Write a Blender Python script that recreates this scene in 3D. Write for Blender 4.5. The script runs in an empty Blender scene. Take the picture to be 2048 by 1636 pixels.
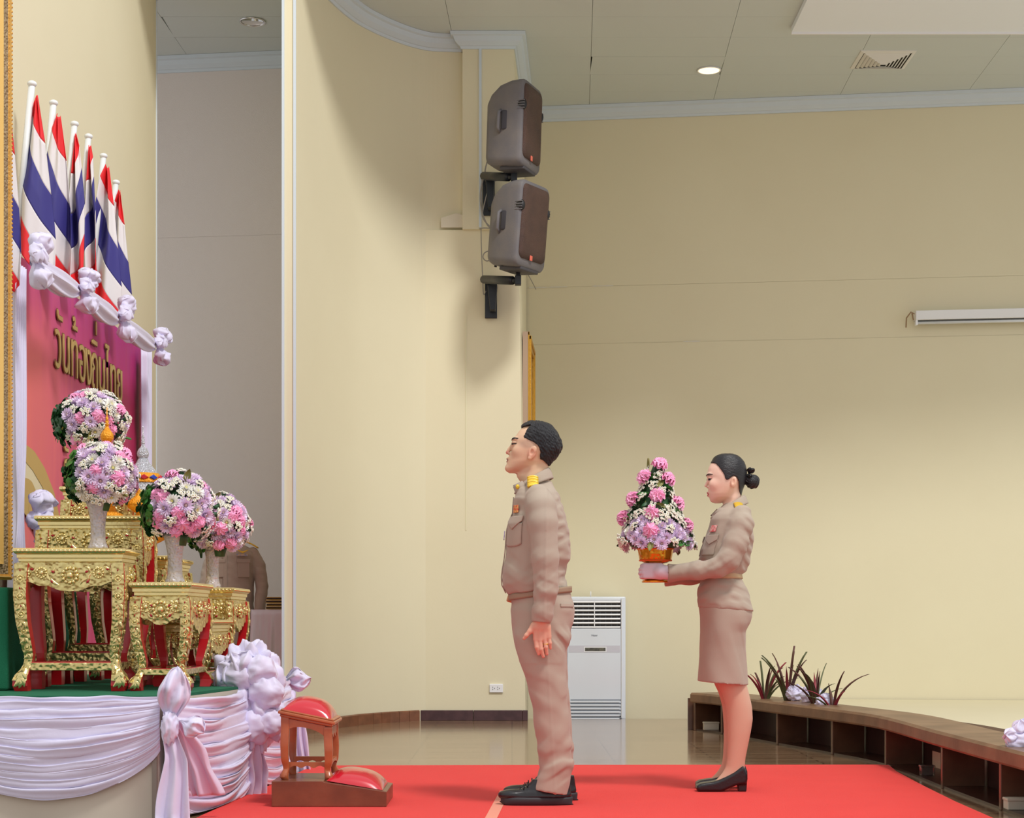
import bpy, math, random
import numpy as np
from mathutils import Vector, Matrix, noise

random.seed(7)
rng = np.random.default_rng(7)
scene = bpy.context.scene
COL = scene.collection
PI = math.pi

# ------------------------------------------------------------------ camera
F = 3400.0          # focal length in pixels of the 2048 x 1636 frame
CX, HY, CH = 1024.0, 1240.0, 0.83   # principal column, horizon row, camera height
cam = bpy.data.cameras.new('camera')
cam.sensor_fit = 'HORIZONTAL'
cam.sensor_width = 36.0
cam.lens = F / 2048.0 * 36.0
cam.shift_y = (HY - 818.0) / 2048.0
cam.clip_end = 200
cam_ob = bpy.data.objects.new('camera', cam)
cam_ob.location = (0, 0, CH)
cam_ob.rotation_euler = (PI / 2, 0, 0)
COL.objects.link(cam_ob)
scene.camera = cam_ob

# ------------------------------------------------------------------ world, lights, exposure
world = bpy.data.worlds.new('hall_ambient')
scene.world = world
world.use_nodes = True
bgn = world.node_tree.nodes['Background']
bgn.inputs[0].default_value = (0.985, 0.99, 1.0, 1)
bgn.inputs[1].default_value = 0.82

def area_light(name, loc, target, size, power, color=(1, 1, 1)):
    l = bpy.data.lights.new(name, 'AREA')
    l.shape = 'DISK'; l.size = size; l.energy = power; l.color = color
    o = bpy.data.objects.new(name, l)
    o.location = loc
    d = Vector(target) - Vector(loc)
    o.rotation_euler = d.to_track_quat('-Z', 'Y').to_euler()
    COL.objects.link(o)
    return o
area_light('hall_spotlight', (3.9, 3.0, 13.0), (-0.4, 13.0, 3.0), 2.4, 1360, (1.0, 0.98, 0.95))

vs = scene.view_settings
vs.view_transform = 'Standard'; vs.look = 'None'
vs.exposure = 0.0; vs.gamma = 1.0; vs.use_curve_mapping = False

# ------------------------------------------------------------------ helpers
def PX(px, Y): return (px - CX) * Y / F
def PZ(py, Y): return CH + (HY - py) * Y / F
def W(px, py, Y): return Vector((PX(px, Y), Y, PZ(py, Y)))

def lin(c):
    out = []
    for v in c[:3]:
        v = v / 255.0
        out.append(v / 12.92 if v <= 0.04045 else ((v + 0.055) / 1.055) ** 2.4)
    return (*out, 1.0)

MATS = {}
def M(name, rgb, rough=0.6, metal=0.0, bump=None, var=None, spec=0.5, coat=0.0, trans=0.0,
      sheen=0.0, emit=None, alpha=None, sss=0.0):
    """procedural material; bump=(kind, scale, strength); var=(scale, amount, rgb2)"""
    if name in MATS: return MATS[name]
    m = bpy.data.materials.new(name); m.use_nodes = True
    nt = m.node_tree; b = nt.nodes['Principled BSDF']
    b.inputs['Base Color'].default_value = lin(rgb)
    b.inputs['Roughness'].default_value = rough
    b.inputs['Metallic'].default_value = metal
    b.inputs['Specular IOR Level'].default_value = spec
    if coat: b.inputs['Coat Weight'].default_value = coat; b.inputs['Coat Roughness'].default_value = 0.08
    if trans: b.inputs['Transmission Weight'].default_value = trans
    if sheen: b.inputs['Sheen Weight'].default_value = sheen
    if sss:
        b.inputs['Subsurface Weight'].default_value = sss
        b.inputs['Subsurface Radius'].default_value = (0.012, 0.005, 0.003)
    if emit: b.inputs['Emission Color'].default_value = lin(emit[0]); b.inputs['Emission Strength'].default_value = emit[1]
    tc = nt.nodes.new('ShaderNodeTexCoord')
    if var:
        n = nt.nodes.new('ShaderNodeTexNoise'); n.inputs['Scale'].default_value = var[0]
        n.inputs['Detail'].default_value = 5
        nt.links.new(tc.outputs['Object'], n.inputs['Vector'])
        r = nt.nodes.new('ShaderNodeMapRange')
        r.inputs[1].default_value = 0.35; r.inputs[2].default_value = 0.65
        r.inputs[3].default_value = 0.0; r.inputs[4].default_value = var[1]
        nt.links.new(n.outputs[0], r.inputs[0])
        mx = nt.nodes.new('ShaderNodeMix'); mx.data_type = 'RGBA'
        mx.inputs[6].default_value = lin(rgb); mx.inputs[7].default_value = lin(var[2])
        nt.links.new(r.outputs[0], mx.inputs[0]); nt.links.new(mx.outputs[2], b.inputs['Base Color'])
    if bump:
        kind, sc, st = bump
        if kind == 'voronoi':
            n = nt.nodes.new('ShaderNodeTexVoronoi'); n.feature = 'SMOOTH_F1'; out = n.outputs['Distance']
        elif kind == 'wave':
            n = nt.nodes.new('ShaderNodeTexWave'); n.inputs['Distortion'].default_value = 3; out = n.outputs[1]
        else:
            n = nt.nodes.new('ShaderNodeTexNoise'); n.inputs['Detail'].default_value = 4; out = n.outputs[0]
        n.inputs['Scale'].default_value = sc
        nt.links.new(tc.outputs['Object'], n.inputs['Vector'])
        bp = nt.nodes.new('ShaderNodeBump'); bp.inputs['Strength'].default_value = st
        bp.inputs['Distance'].default_value = 0.01
        nt.links.new(out, bp.inputs['Height']); nt.links.new(bp.outputs[0], b.inputs['Normal'])
    MATS[name] = m
    return m

def world_offset(o):
    v = Vector((0, 0, 0))
    while o is not None:
        v += o.location; o = o.parent
    return v

class MB:
    """mesh collector: all coordinates in world space"""
    def __init__(s): s.v = []; s.f = []; s.mi = []; s.m = 0
    def add(s, vs_, fs_):
        n = len(s.v)
        s.v.extend([tuple(p) for p in vs_])
        for f in fs_: s.f.append(tuple(i + n for i in f)); s.mi.append(s.m)
        return s
    def box(s, c, d, rz=0.0, M4=None):
        x, y, z = d[0] / 2, d[1] / 2, d[2] / 2
        pts = [(-x, -y, -z), (x, -y, -z), (x, y, -z), (-x, y, -z), (-x, -y, z), (x, -y, z), (x, y, z), (-x, y, z)]
        R = M4 if M4 is not None else Matrix.Rotation(rz, 3, 'Z')
        return s.add([R @ Vector(p) + Vector(c) for p in pts],
                     [(0, 3, 2, 1), (4, 5, 6, 7), (0, 1, 5, 4), (1, 2, 6, 5), (2, 3, 7, 6), (3, 0, 4, 7)])
    def rings(s, R, cap=True, closed=True):
        n = len(R[0]); vs_ = [p for r in R for p in r]; fs_ = []
        for i in range(len(R) - 1):
            for j in range(n if closed else n - 1):
                a, b = i * n + j, i * n + (j + 1) % n
                fs_.append((a, b, b + n, a + n))
        if cap and closed:
            fs_.append(tuple(range(n - 1, -1, -1))); fs_.append(tuple((len(R) - 1) * n + j for j in range(n)))
        return s.add(vs_, fs_)
    def prism(s, poly, o, u, v, w):
        """polygon in the (u,v) plane at o, extruded by vector w"""
        o, u, v, w = Vector(o), Vector(u), Vector(v), Vector(w)
        n = len(poly)
        a = [o + u * p[0] + v * p[1] for p in poly]; b = [p + w for p in a]
        fs_ = [tuple(range(n)), tuple(range(2 * n - 1, n - 1, -1))]
        fs_ += [(i, i + n, (i + 1) % n + n, (i + 1) % n) for i in range(n)]
        return s.add(a + b, fs_)
    def tube(s, pts, r, n=8, cap=True):
        pts = [Vector(p) for p in pts]; R = []
        rr = r if isinstance(r, (list, tuple)) else [r] * len(pts)
        up = Vector((0.12, 0.31, 0.94))
        for i, p in enumerate(pts):
            t = (pts[min(i + 1, len(pts) - 1)] - pts[max(i - 1, 0)])
            if t.length < 1e-9: t = Vector((0, 0, 1))
            t.normalize()
            a = up - t * up.dot(t)
            if a.length < 0.05: a = Vector((1, 0, 0)) - t * t.x
            a.normalize(); b = t.cross(a); up = a
            R.append([p + (a * math.cos(2 * PI * k / n) + b * math.sin(2 * PI * k / n)) * rr[i] for k in range(n)])
        return s.rings(R, cap)
    def lathe(s, prof, c, n=24, lobes=0, la=0.0, axis=None):
        c = Vector(c); R = []
        Q = axis.to_track_quat('Z', 'Y').to_matrix() if axis is not None else Matrix.Identity(3)
        for r, z in prof:
            ring = []
            for k in range(n):
                a = 2 * PI * k / n
                q = r * (1 + la * math.cos(lobes * a)) if lobes else r
                ring.append(c + Q @ Vector((q * math.cos(a), q * math.sin(a), z)))
            R.append(ring)
        return s.rings(R, True)
    def grid(s, nu, nv, fn):
        vs_ = [fn(i / nu, j / nv) for i in range(nu + 1) for j in range(nv + 1)]
        fs_ = [(i * (nv + 1) + j, (i + 1) * (nv + 1) + j, (i + 1) * (nv + 1) + j + 1, i * (nv + 1) + j + 1)
               for i in range(nu) for j in range(nv)]
        return s.add(vs_, fs_)
    def ball(s, c, r, nu=12, nv=8, fn=None, Rm=None):
        r = (r, r, r) if not isinstance(r, (tuple, list)) else r
        c = Vector(c)
        def P(u, v):
            a, b = 2 * PI * u, PI * v
            d = Vector((math.sin(b) * math.cos(a), math.sin(b) * math.sin(a), math.cos(b)))
            k = fn(d) if fn else 1.0
            q = Vector((d.x * r[0] * k, d.y * r[1] * k, d.z * r[2] * k))
            return c + (Rm @ q if Rm is not None else q)
        return s.grid(nu, nv, P)
    def build(s, name, mat, parent=None, smooth=True, bevel=0.0, solid=0.0, subsurf=0, weld=False, at=None):
        me = bpy.data.meshes.new(name)
        arr = np.array(s.v, dtype=np.float64)
        if parent is None:
            lo, hi = arr.min(0), arr.max(0)
            base = Vector(at) if at is not None else Vector(((lo[0] + hi[0]) / 2, (lo[1] + hi[1]) / 2, lo[2]))
            off = base
        else:
            base = Vector((0, 0, 0)); off = world_offset(parent)
        arr = arr - np.array(off)
        me.from_pydata(arr.tolist(), [], s.f)
        mats = mat if isinstance(mat, (list, tuple)) else [mat]
        for q in mats: me.materials.append(q)
        if len(mats) > 1: me.polygons.foreach_set('material_index', s.mi)
        if smooth: me.polygons.foreach_set('use_smooth', [True] * len(me.polygons))
        me.validate(); me.update()
        o = bpy.data.objects.new(name, me); COL.objects.link(o)
        o.location = base
        if parent is not None: o.parent = parent
        if weld: o.modifiers.new('weld', 'WELD').merge_threshold = 1e-5
        if solid: md = o.modifiers.new('solid', 'SOLIDIFY'); md.thickness = solid; md.offset = 0
        if bevel:
            md = o.modifiers.new('bevel', 'BEVEL'); md.width = bevel; md.segments = 2; md.limit_method = 'ANGLE'
            md.harden_normals = False
        if subsurf: md = o.modifiers.new('sub', 'SUBSURF'); md.levels = subsurf; md.render_levels = subsurf
        return o

def thing(name, label, cat, loc=(0, 0, 0), group=None):
    o = bpy.data.objects.new(name, None); COL.objects.link(o)
    o.location = loc; o.empty_display_size = 0.1
    o['label'] = label; o['category'] = cat
    if group: o['group'] = group
    return o
def tag(o, label, cat, group=None, kind=None):
    o['label'] = label; o['category'] = cat
    if group: o['group'] = group
    if kind: o['kind'] = kind
    return o
def struct(o, label=None):
    o['kind'] = 'structure'
    if label: o['label'] = label
    return o
def lerp(a, b, t): return a + (b - a) * t
def sm(t): t = min(1, max(0, t)); return t * t * (3 - 2 * t)
def flat(o):
    for p in o.data.polygons: p.use_smooth = False
    return o

# ------------------------------------------------------------------ signed-distance modelling
class SDF:
    def __init__(s, xs, ys, zs):
        s.x, s.y, s.z = [np.asarray(a, dtype=np.float32) for a in (xs, ys, zs)]
        s.D = np.full((len(xs), len(ys), len(zs)), 0.3, dtype=np.float32)
    def _sl(s, b):
        out = []
        for ax, (lo, hi) in zip((s.x, s.y, s.z), b):
            i0 = max(0, int(np.searchsorted(ax, lo)) - 1); i1 = min(len(ax), int(np.searchsorted(ax, hi)) + 1)
            out.append(slice(i0, i1))
        return tuple(out)
    def _g(s, sl): return np.meshgrid(s.x[sl[0]], s.y[sl[1]], s.z[sl[2]], indexing='ij', sparse=True)
    def union(s, fn, b, k=0.0):
        sl = s._sl(b); X, Y, Z = s._g(sl)
        if min(len(s.x[sl[0]]), len(s.y[sl[1]]), len(s.z[sl[2]])) == 0: return
        d = fn(X, Y, Z).astype(np.float32); a = s.D[sl]
        if k > 0:
            h = np.clip(0.5 + 0.5 * (d - a) / k, 0, 1); s.D[sl] = d * (1 - h) + a * h - k * h * (1 - h)
        else: s.D[sl] = np.minimum(a, d)
    def cut(s, fn, b, k=0.0):
        sl = s._sl(b); X, Y, Z = s._g(sl); d = -fn(X, Y, Z).astype(np.float32); a = s.D[sl]
        if k > 0:
            h = np.clip(0.5 - 0.5 * (d - a) / k, 0, 1); s.D[sl] = d * (1 - h) + a * h + k * h * (1 - h)
        else: s.D[sl] = np.maximum(a, d)
    def keep(s, fn):
        X, Y, Z = np.meshgrid(s.x, s.y, s.z, indexing='ij', sparse=True)
        s.D = np.maximum(s.D, fn(X, Y, Z).astype(np.float32))
    def displace(s, fn):
        X, Y, Z = np.meshgrid(s.x, s.y, s.z, indexing='ij', sparse=True)
        s.D = s.D + fn(X, Y, Z).astype(np.float32)
    def cone(s, a, b, r1, r2, k=0.0):
        a = np.array(a, float); b = np.array(b, float); ba = b - a; L = max(1e-9, ba @ ba); m = max(r1, r2) + k + 0.012
        lo = np.minimum(a, b) - m; hi = np.maximum(a, b) + m
        def fn(X, Y, Z):
            t = np.clip(((X - a[0]) * ba[0] + (Y - a[1]) * ba[1] + (Z - a[2]) * ba[2]) / L, 0, 1)
            return np.sqrt((X - a[0] - t * ba[0]) ** 2 + (Y - a[1] - t * ba[1]) ** 2 + (Z - a[2] - t * ba[2]) ** 2) - (r1 + (r2 - r1) * t)
        s.union(fn, list(zip(lo, hi)), k)
    def chain(s, pts, rs, k=0.0):
        for i in range(len(pts) - 1): s.cone(pts[i], pts[i + 1], rs[i], rs[i + 1], k)
    @staticmethod
    def ell(c, r, rot=None):
        c = np.array(c, float); r = np.array(r, float)
        Rm = np.array(rot.to_matrix().inverted()) if rot is not None else np.eye(3)
        def fn(X, Y, Z):
            x, y, z = X - c[0], Y - c[1], Z - c[2]
            u = (Rm[0, 0] * x + Rm[0, 1] * y + Rm[0, 2] * z); v = (Rm[1, 0] * x + Rm[1, 1] * y + Rm[1, 2] * z)
            w = (Rm[2, 0] * x + Rm[2, 1] * y + Rm[2, 2] * z)
            k0 = np.sqrt((u / r[0]) ** 2 + (v / r[1]) ** 2 + (w / r[2]) ** 2)
            k1 = np.sqrt((u / r[0] ** 2) ** 2 + (v / r[1] ** 2) ** 2 + (w / r[2] ** 2) ** 2)
            return k0 * (k0 - 1) / np.maximum(k1, 1e-6)
        return fn
    def ellipsoid(s, c, r, k=0.0, rot=None, cut=False):
        m = max(r) + k + 0.012
        (s.cut if cut else s.union)(SDF.ell(c, r, rot), [(q - m, q + m) for q in c], k)
    @staticmethod
    def loft(rows, cy=0.0, n=2.0, smooth=4):
        """rows: (z, x_front, x_back, half_width[, y centre]) -> distance-like field of stacked super-ellipses"""
        rows = sorted(rows); A = np.array([list(r) + ([cy] if len(r) == 4 else []) for r in rows], float)
        zz = np.linspace(A[0, 0], A[-1, 0], 240)
        C = [np.interp(zz, A[:, 0], A[:, i]) for i in range(1, 5)]
        for _ in range(smooth):
            C = [np.convolve(np.pad(c, 2, 'edge'), np.ones(5) / 5, 'valid') for c in C]
        z0, z1 = A[0, 0], A[-1, 0]
        def fn(X, Y, Z):
            xf, xb, hw, yc = [np.interp(Z, zz, c) for c in C]
            ax = np.maximum(np.abs(xb - xf) / 2, 1e-3); mx = (xf + xb) / 2; hw = np.maximum(hw, 1e-3)
            q = (np.abs((X - mx) / ax) ** n + np.abs((Y - yc) / hw) ** n) ** (1.0 / n)
            d = (q - 1) * np.minimum(ax, hw)
            return np.maximum(d, np.maximum(Z - z1, z0 - Z))
        b = [(min(A[:, 1].min(), A[:, 2].min()) - .05, max(A[:, 1].max(), A[:, 2].max()) + .05),
             ((A[:, 4] - A[:, 3]).min() - .05, (A[:, 4] + A[:, 3]).max() + .05), (z0 - .03, z1 + .03)]
        return fn, b
    def addloft(s, rows, cy=0.0, n=2.0, k=0.0, smooth=4):
        fn, b = SDF.loft(rows, cy, n, smooth); s.union(fn, b, k)
    def mesh(s):
        D = s.D; S = D < 0
        nx, ny, nz = D.shape
        cnt = np.zeros((nx - 1, ny - 1, nz - 1), np.uint8)
        for a in (0, 1):
            for b in (0, 1):
                for c in (0, 1): cnt += S[a:nx - 1 + a, b:ny - 1 + b, c:nz - 1 + c]
        act = (cnt > 0) & (cnt < 8)
        I, J, K = np.nonzero(act); n = len(I)
        idx = -np.ones(act.shape, np.int64); idx[I, J, K] = np.arange(n)
        cor = np.array([(a, b, c) for a in (0, 1) for b in (0, 1) for c in (0, 1)])
        val = np.stack([D[I + a, J + b, K + c] for a, b, c in cor], 1)
        P = np.zeros((n, 3)); wsum = np.zeros(n)
        for e0 in range(8):
            for ax in range(3):
                if cor[e0][ax] == 0:
                    t = cor[e0].copy(); t[ax] = 1; e1 = t[0] * 4 + t[1] * 2 + t[2]
                    v0, v1 = val[:, e0], val[:, e1]; m = (v0 < 0) != (v1 < 0)
                    tt = np.where(m, v0 / np.where(m, v0 - v1, 1), 0)
                    q = np.repeat(cor[e0][None].astype(float), n, 0); q[:, ax] += tt
                    P += q * m[:, None]; wsum += m
        P /= wsum[:, None]
        def co(ax, i, f): return ax[i] * (1 - f) + ax[i + 1] * f
        V = np.stack([co(s.x, I, P[:, 0]), co(s.y, J, P[:, 1]), co(s.z, K, P[:, 2])], 1)
        Q = []
        sx = S[:-1, 1:-1, 1:-1] != S[1:, 1:-1, 1:-1]; i, j, k = np.nonzero(sx); j += 1; k += 1
        q = np.stack([idx[i, j - 1, k - 1], idx[i, j, k - 1], idx[i, j, k], idx[i, j - 1, k]], 1); fl = S[i, j, k]
        Q.append(np.where(fl[:, None], q, q[:, ::-1]))
        sx = S[1:-1, :-1, 1:-1] != S[1:-1, 1:, 1:-1]; i, j, k = np.nonzero(sx); i += 1; k += 1
        q = np.stack([idx[i - 1, j, k - 1], idx[i - 1, j, k], idx[i, j, k], idx[i, j, k - 1]], 1); fl = S[i, j, k]
        Q.append(np.where(fl[:, None], q, q[:, ::-1]))
        sx = S[1:-1, 1:-1, :-1] != S[1:-1, 1:-1, 1:]; i, j, k = np.nonzero(sx); i += 1; j += 1
        q = np.stack([idx[i - 1, j - 1, k], idx[i, j - 1, k], idx[i, j, k], idx[i - 1, j, k]], 1); fl = S[i, j, k]
        Q.append(np.where(fl[:, None], q, q[:, ::-1]))
        return V, np.concatenate(Q)
    def build(s, name, mat, parent, color=None):
        V, Q = s.mesh()
        off = np.array(world_offset(parent)) if parent is not None else np.zeros(3)
        me = bpy.data.meshes.new(name)
        me.from_pydata((V - off).tolist(), [], Q.tolist())
        me.polygons.foreach_set('use_smooth', [True] * len(me.polygons))
        me.materials.append(mat)
        if color is not None:
            at = me.color_attributes.new('tint', 'FLOAT_COLOR', 'POINT')
            at.data.foreach_set('color', color(V).astype(np.float32).ravel())
        me.update()
        o = bpy.data.objects.new(name, me); COL.objects.link(o)
        if parent is not None: o.parent = parent
        return o
def axis(*seg):
    """piecewise grid axis: (start, stop, step), (stop, step) ..."""
    out = [np.arange(seg[0][0], seg[0][1], seg[0][2])]; cur = seg[0][1]
    for st, h in seg[1:]: out.append(np.arange(cur, st, h)); cur = st
    return np.concatenate(out)
def polysd(poly):
    """signed distance to a polygon in the XZ plane"""
    p = np.array(poly, float)
    def fn(X, Y, Z):
        X2, Z2 = np.broadcast_arrays(X[:, 0, :], Z[:, 0, :]) if X.ndim == 3 else np.broadcast_arrays(X, Z)
        d = np.full(X2.shape, 1e9); sgn = np.zeros(X2.shape, bool)
        for a, b in zip(p, np.roll(p, -1, 0)):
            e = b - a; wx, wz = X2 - a[0], Z2 - a[1]
            t = np.clip((wx * e[0] + wz * e[1]) / (e @ e), 0, 1)
            d = np.minimum(d, (wx - e[0] * t) ** 2 + (wz - e[1] * t) ** 2)
            c = (a[1] > Z2) != (b[1] > Z2)
            sgn ^= c & (X2 < (b[0] - a[0]) * (Z2 - a[1]) / np.where(c, b[1] - a[1], 1) + a[0])
        return np.where(sgn, -np.sqrt(d), np.sqrt(d))[:, None, :]
    return fn
# ------------------------------------------------------------------ materials of the room
m_yel = M('yellow_wall_paint', (226, 218, 188), 0.75, bump=('noise', 60, 0.05), var=(1.3, 0.35, (220, 211, 180)))
m_grey = M('beige_fabric_wall', (222, 214, 208), 0.9, bump=('noise', 220, 0.25))
m_ceil = M('ceiling_board_paint', (206, 214, 212), 0.9, bump=('noise', 150, 0.1))
m_joint = M('ceiling_joint', (205, 198, 170), 0.9)
m_corn = M('blue_white_cornice', (205, 216, 224), 0.7)
m_wpl = M('white_plastic', (235, 236, 238), 0.35)
m_blk = M('black_plastic', (22, 22, 24), 0.5)
m_wood = M('dark_wood', (105, 72, 52), 0.35, bump=('noise', 30, 0.1), var=(9, 0.7, (80, 52, 38)), coat=0.2)
m_skirt_b = M('brown_tile', (132, 84, 58), 0.3, var=(14, 0.7, (104, 64, 44)))
m_skirt_p = M('purple_brown_tile', (82, 56, 58), 0.25, var=(14, 0.7, (60, 40, 44)))

def floor_material():
    m = bpy.data.materials.new('polished_wood_floor'); m.use_nodes = True
    nt = m.node_tree; b = nt.nodes['Principled BSDF']
    tc = nt.nodes.new('ShaderNodeTexCoord'); mp = nt.nodes.new('ShaderNodeMapping')
    mp.inputs['Scale'].default_value = (0.5, 9, 1)
    nt.links.new(tc.outputs['Object'], mp.inputs[0])
    n = nt.nodes.new('ShaderNodeTexNoise'); n.inputs['Scale'].default_value = 2.2; n.inputs['Detail'].default_value = 6
    nt.links.new(mp.outputs[0], n.inputs['Vector'])
    br = nt.nodes.new('ShaderNodeTexBrick'); br.inputs['Scale'].default_value = 1
    br.inputs['Brick Width'].default_value = 1.2; br.inputs['Row Height'].default_value = 0.09
    br.inputs['Mortar Size'].default_value = 0.004
    br.inputs[1].default_value = lin((166, 136, 106)); br.inputs[2].default_value = lin((144, 114, 88)); br.inputs[3].default_value = lin((62, 44, 32))
    nt.links.new(tc.outputs['Object'], br.inputs['Vector'])
    mx = nt.nodes.new('ShaderNodeMix'); mx.data_type = 'RGBA'; mx.blend_type = 'MULTIPLY'; mx.inputs[0].default_value = 0.55
    rp = nt.nodes.new('ShaderNodeValToRGB'); rp.color_ramp.elements[0].position = 0.3; rp.color_ramp.elements[1].position = 0.7
    rp.color_ramp.elements[0].color = (0.22, 0.18, 0.15, 1); rp.color_ramp.elements[1].color = (1, 1, 1, 1)
    nt.links.new(n.outputs[0], rp.inputs[0])
    nt.links.new(br.outputs[0], mx.inputs[6]); nt.links.new(rp.outputs[0], mx.inputs[7])
    nt.links.new(mx.outputs[2], b.inputs['Base Color'])
    b.inputs['Roughness'].default_value = 0.12
    b.inputs['Specular IOR Level'].default_value = 0.7
    bp = nt.nodes.new('ShaderNodeBump'); bp.inputs['Strength'].default_value = 0.12; bp.inputs['Distance'].default_value = 0.004
    nt.links.new(n.outputs[0], bp.inputs['Height']); nt.links.new(bp.outputs[0], b.inputs['Normal'])
    return m
m_floor = floor_material()

# ------------------------------------------------------------------ room shell
WT = 0.129                                   # the rear walls run slightly towards the right front
def YR(X): return 16.07 - WT * (X - 0.13)     # rear wall of the stage
def YG(X): return 14.62 - 0.13 * (X + 3.0)    # corridor wall behind the opening

b = MB()
b.add([(-7, 1.5, 0), (9, 1.5, 0), (9, 14.12, 0), (-7, 14.12, 0)], [(0, 1, 2, 3)])
b.add([(-7, 14.12, 0), (9, 14.12, 0), (9, 16.6, -0.13), (-7, 16.6, -0.13)], [(0, 1, 2, 3)])
b.add([(-7, 1.5, -0.3), (9, 1.5, -0.3), (9, 16.6, -0.3), (-7, 16.6, -0.3)], [(3, 2, 1, 0)])
fl = struct(b.build('floor', m_floor, None, smooth=False, at=(0, 8, 0)), 'polished brown wooden stage floor')

ZC = 5.65
# ceiling: slab with boards and recessed joints
b = MB(); b.box((1.2, 14.4, ZC + 0.29), (12.4, 5.4, 0.28))
ce = struct(b.build('ceiling', m_joint, None, smooth=False), 'pale ceiling boards with thin joints')
ROW, CW = 0.48, 1.15
HOLES = []
for px_, py_ in ((1418, 140), (505, 43)):
    Y_ = (ZC - CH) * F / (HY - py_); HOLES.append((PX(px_, Y_), Y_))
bm_ = MB(); bm_.box((0, 0, 0), (CW - 0.003, ROW - 0.002, 0.02)); bm_.v = [(p[0] + .035 * p[1], p[1], p[2]) for p in bm_.v]
proto = None
for r in range(9):
    for c in range(11):
        x = -4.0 + CW * (c + 0.5) + 0.035 * r * ROW
        y = 12.15 + ROW * (r + 0.5)
        hole = [h for h in HOLES if abs(h[0] - x) < CW / 2 and abs(h[1] - y) < ROW / 2]
        if hole:                                  # board with a round cut-out for the downlight
            hx, hy = hole[0]; n = 48; R = []
            ang = sorted([2 * PI * k / n for k in range(n)] + [math.atan2(y + sy * (ROW - .007) / 2 - hy, x + sx * (CW - .01) / 2 - hx) % (2 * PI) for sx in (-1, 1) for sy in (-1, 1)])
            def ray(a):
                dx, dy = math.cos(a), math.sin(a); t = 9
                if abs(dx) > 1e-6: t = min(t, ((x + math.copysign((CW - .01) / 2, dx)) - hx) / dx)
                if abs(dy) > 1e-6: t = min(t, ((y + math.copysign((ROW - .007) / 2, dy)) - hy) / dy)
                return hx + dx * t, hy + dy * t
            out = [ray(a) for a in ang]; inn = [(hx + .088 * math.cos(a), hy + .088 * math.sin(a)) for a in ang]
            b = MB(); z0, z1 = ZC + .002, ZC + .022
            b.rings([[(p[0], p[1], z1) for p in out], [(p[0], p[1], z0) for p in out], [(p[0], p[1], z0) for p in inn], [(p[0], p[1], z1) for p in inn]], False)
            b.build('ceiling_board', m_ceil, ce, smooth=False)
            continue
        if proto is None:
            proto = o = bm_.build('ceiling_board', m_ceil, ce, smooth=False)
            o.data.transform(Matrix.Translation(world_offset(ce)))
        else:
            o = bpy.data.objects.new('ceiling_board', proto.data); COL.objects.link(o); o.parent = ce
        o.location = Vector((x, y, ZC + 0.012)) - ce.location

# rear wall of the stage, three bands of board with thin joints
zb = [(-0.25, 3.4282), (3.4298, 3.9682), (3.9698, ZC + 0.1)]
wr = None
for i, (z0, z1) in enumerate(zb):
    b = MB(); x0, x1 = -0.4, 8.4
    d = 0.0 if i == 0 else 0.004
    pts = [(x0, YR(x0) + d), (x1, YR(x1) + d), (x1, YR(x1) + 0.25), (x0, YR(x0) + 0.25)]
    b.prism([(p[0], p[1]) for p in pts], (0, 0, z0), (1, 0, 0), (0, 1, 0), (0, 0, z1 - z0))
    if wr is None:
        wr = struct(b.build('wall_back', m_yel, None, smooth=False), 'long yellow rear wall of the stage')
    else: b.build('wall_board', m_yel, wr, smooth=False)
b = MB()
b.prism([(-0.4, YR(-0.4) + 0.03), (8.4, YR(8.4) + 0.03), (8.4, YR(8.4) + 0.2), (-0.4, YR(-0.4) + 0.2)], (0, 0, 3.3), (1, 0, 0), (0, 1, 0), (0, 0, 1.0))
b.build('joint_backing', M('joint_shade', (205, 190, 140), .9), wr, smooth=False)
mf = M('white_filler', (222, 218, 204), 0.9)
for (a0, a1, zz) in ((0.16, 0.52, 3.969), (0.75, 0.95, 3.969), (1.6, 1.75, 3.43)):
    b = MB()
    b.grid(12, 1, lambda u, v: (lerp(a0, a1, u), YR(lerp(a0, a1, u)) - 0.002, zz + (v - 0.4) * 0.02 * (0.5 + 0.6 * noise.noise((u * 9, zz, a0)))))
    b.build('filler_patch', mf, wr)

# curved wall with its end face, and the pier beside it
curve = [(-1.53, 12.05), (-1.492, 12.35), (-1.445, 12.65), (-1.385, 12.92), (-1.31, 13.18), (-1.225, 13.4),
         (-1.126, 13.58), (-1.03, 13.72), (-0.924, 13.85), (-0.80, 13.97), (-0.66, 14.05), (-0.40, 14.08)]
def fine(pts, n=6):
    P = [Vector(p) for p in pts]; out = []
    for i in range(len(P) - 1):
        p0, p1, p2, p3 = P[max(i - 1, 0)], P[i], P[i + 1], P[min(i + 2, len(P) - 1)]
        for k in range(n):
            u = k / n
            out.append(tuple(0.5 * ((2 * p1) + (p2 - p0) * u + (2 * p0 - 5 * p1 + 4 * p2 - p3) * u * u + (3 * p1 - p0 - 3 * p2 + p3) * u ** 3)))
    return out + [tuple(P[-1])]
curve = fine(curve)
poly = curve + [(-0.3, 14.08), (-0.3, 14.75), (-1.63, 14.75), (-1.63, 12.05)]
b = MB(); b.prism(poly, (0, 0, 0), (1, 0, 0), (0, 1, 0), (0, 0, ZC))
wc = b.build('wall_middle', m_yel, None, smooth=False)
struct(wc, 'curved yellow wall with a narrow end face')
for p in wc.data.polygons:
    if abs(p.normal.z) < 0.5 and p.normal.x > 0.05: p.use_smooth = True
b = MB(); b.box((-1.622, 12.045, ZC / 2), (0.018, 0.014, ZC)); b.build('corner_bead', m_corn, wc, smooth=False)
b = MB(); b.box((-1.54, 12.045, ZC / 2), (0.02, 0.014, ZC)); b.build('corner_bead', m_corn, wc, smooth=False)

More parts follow.
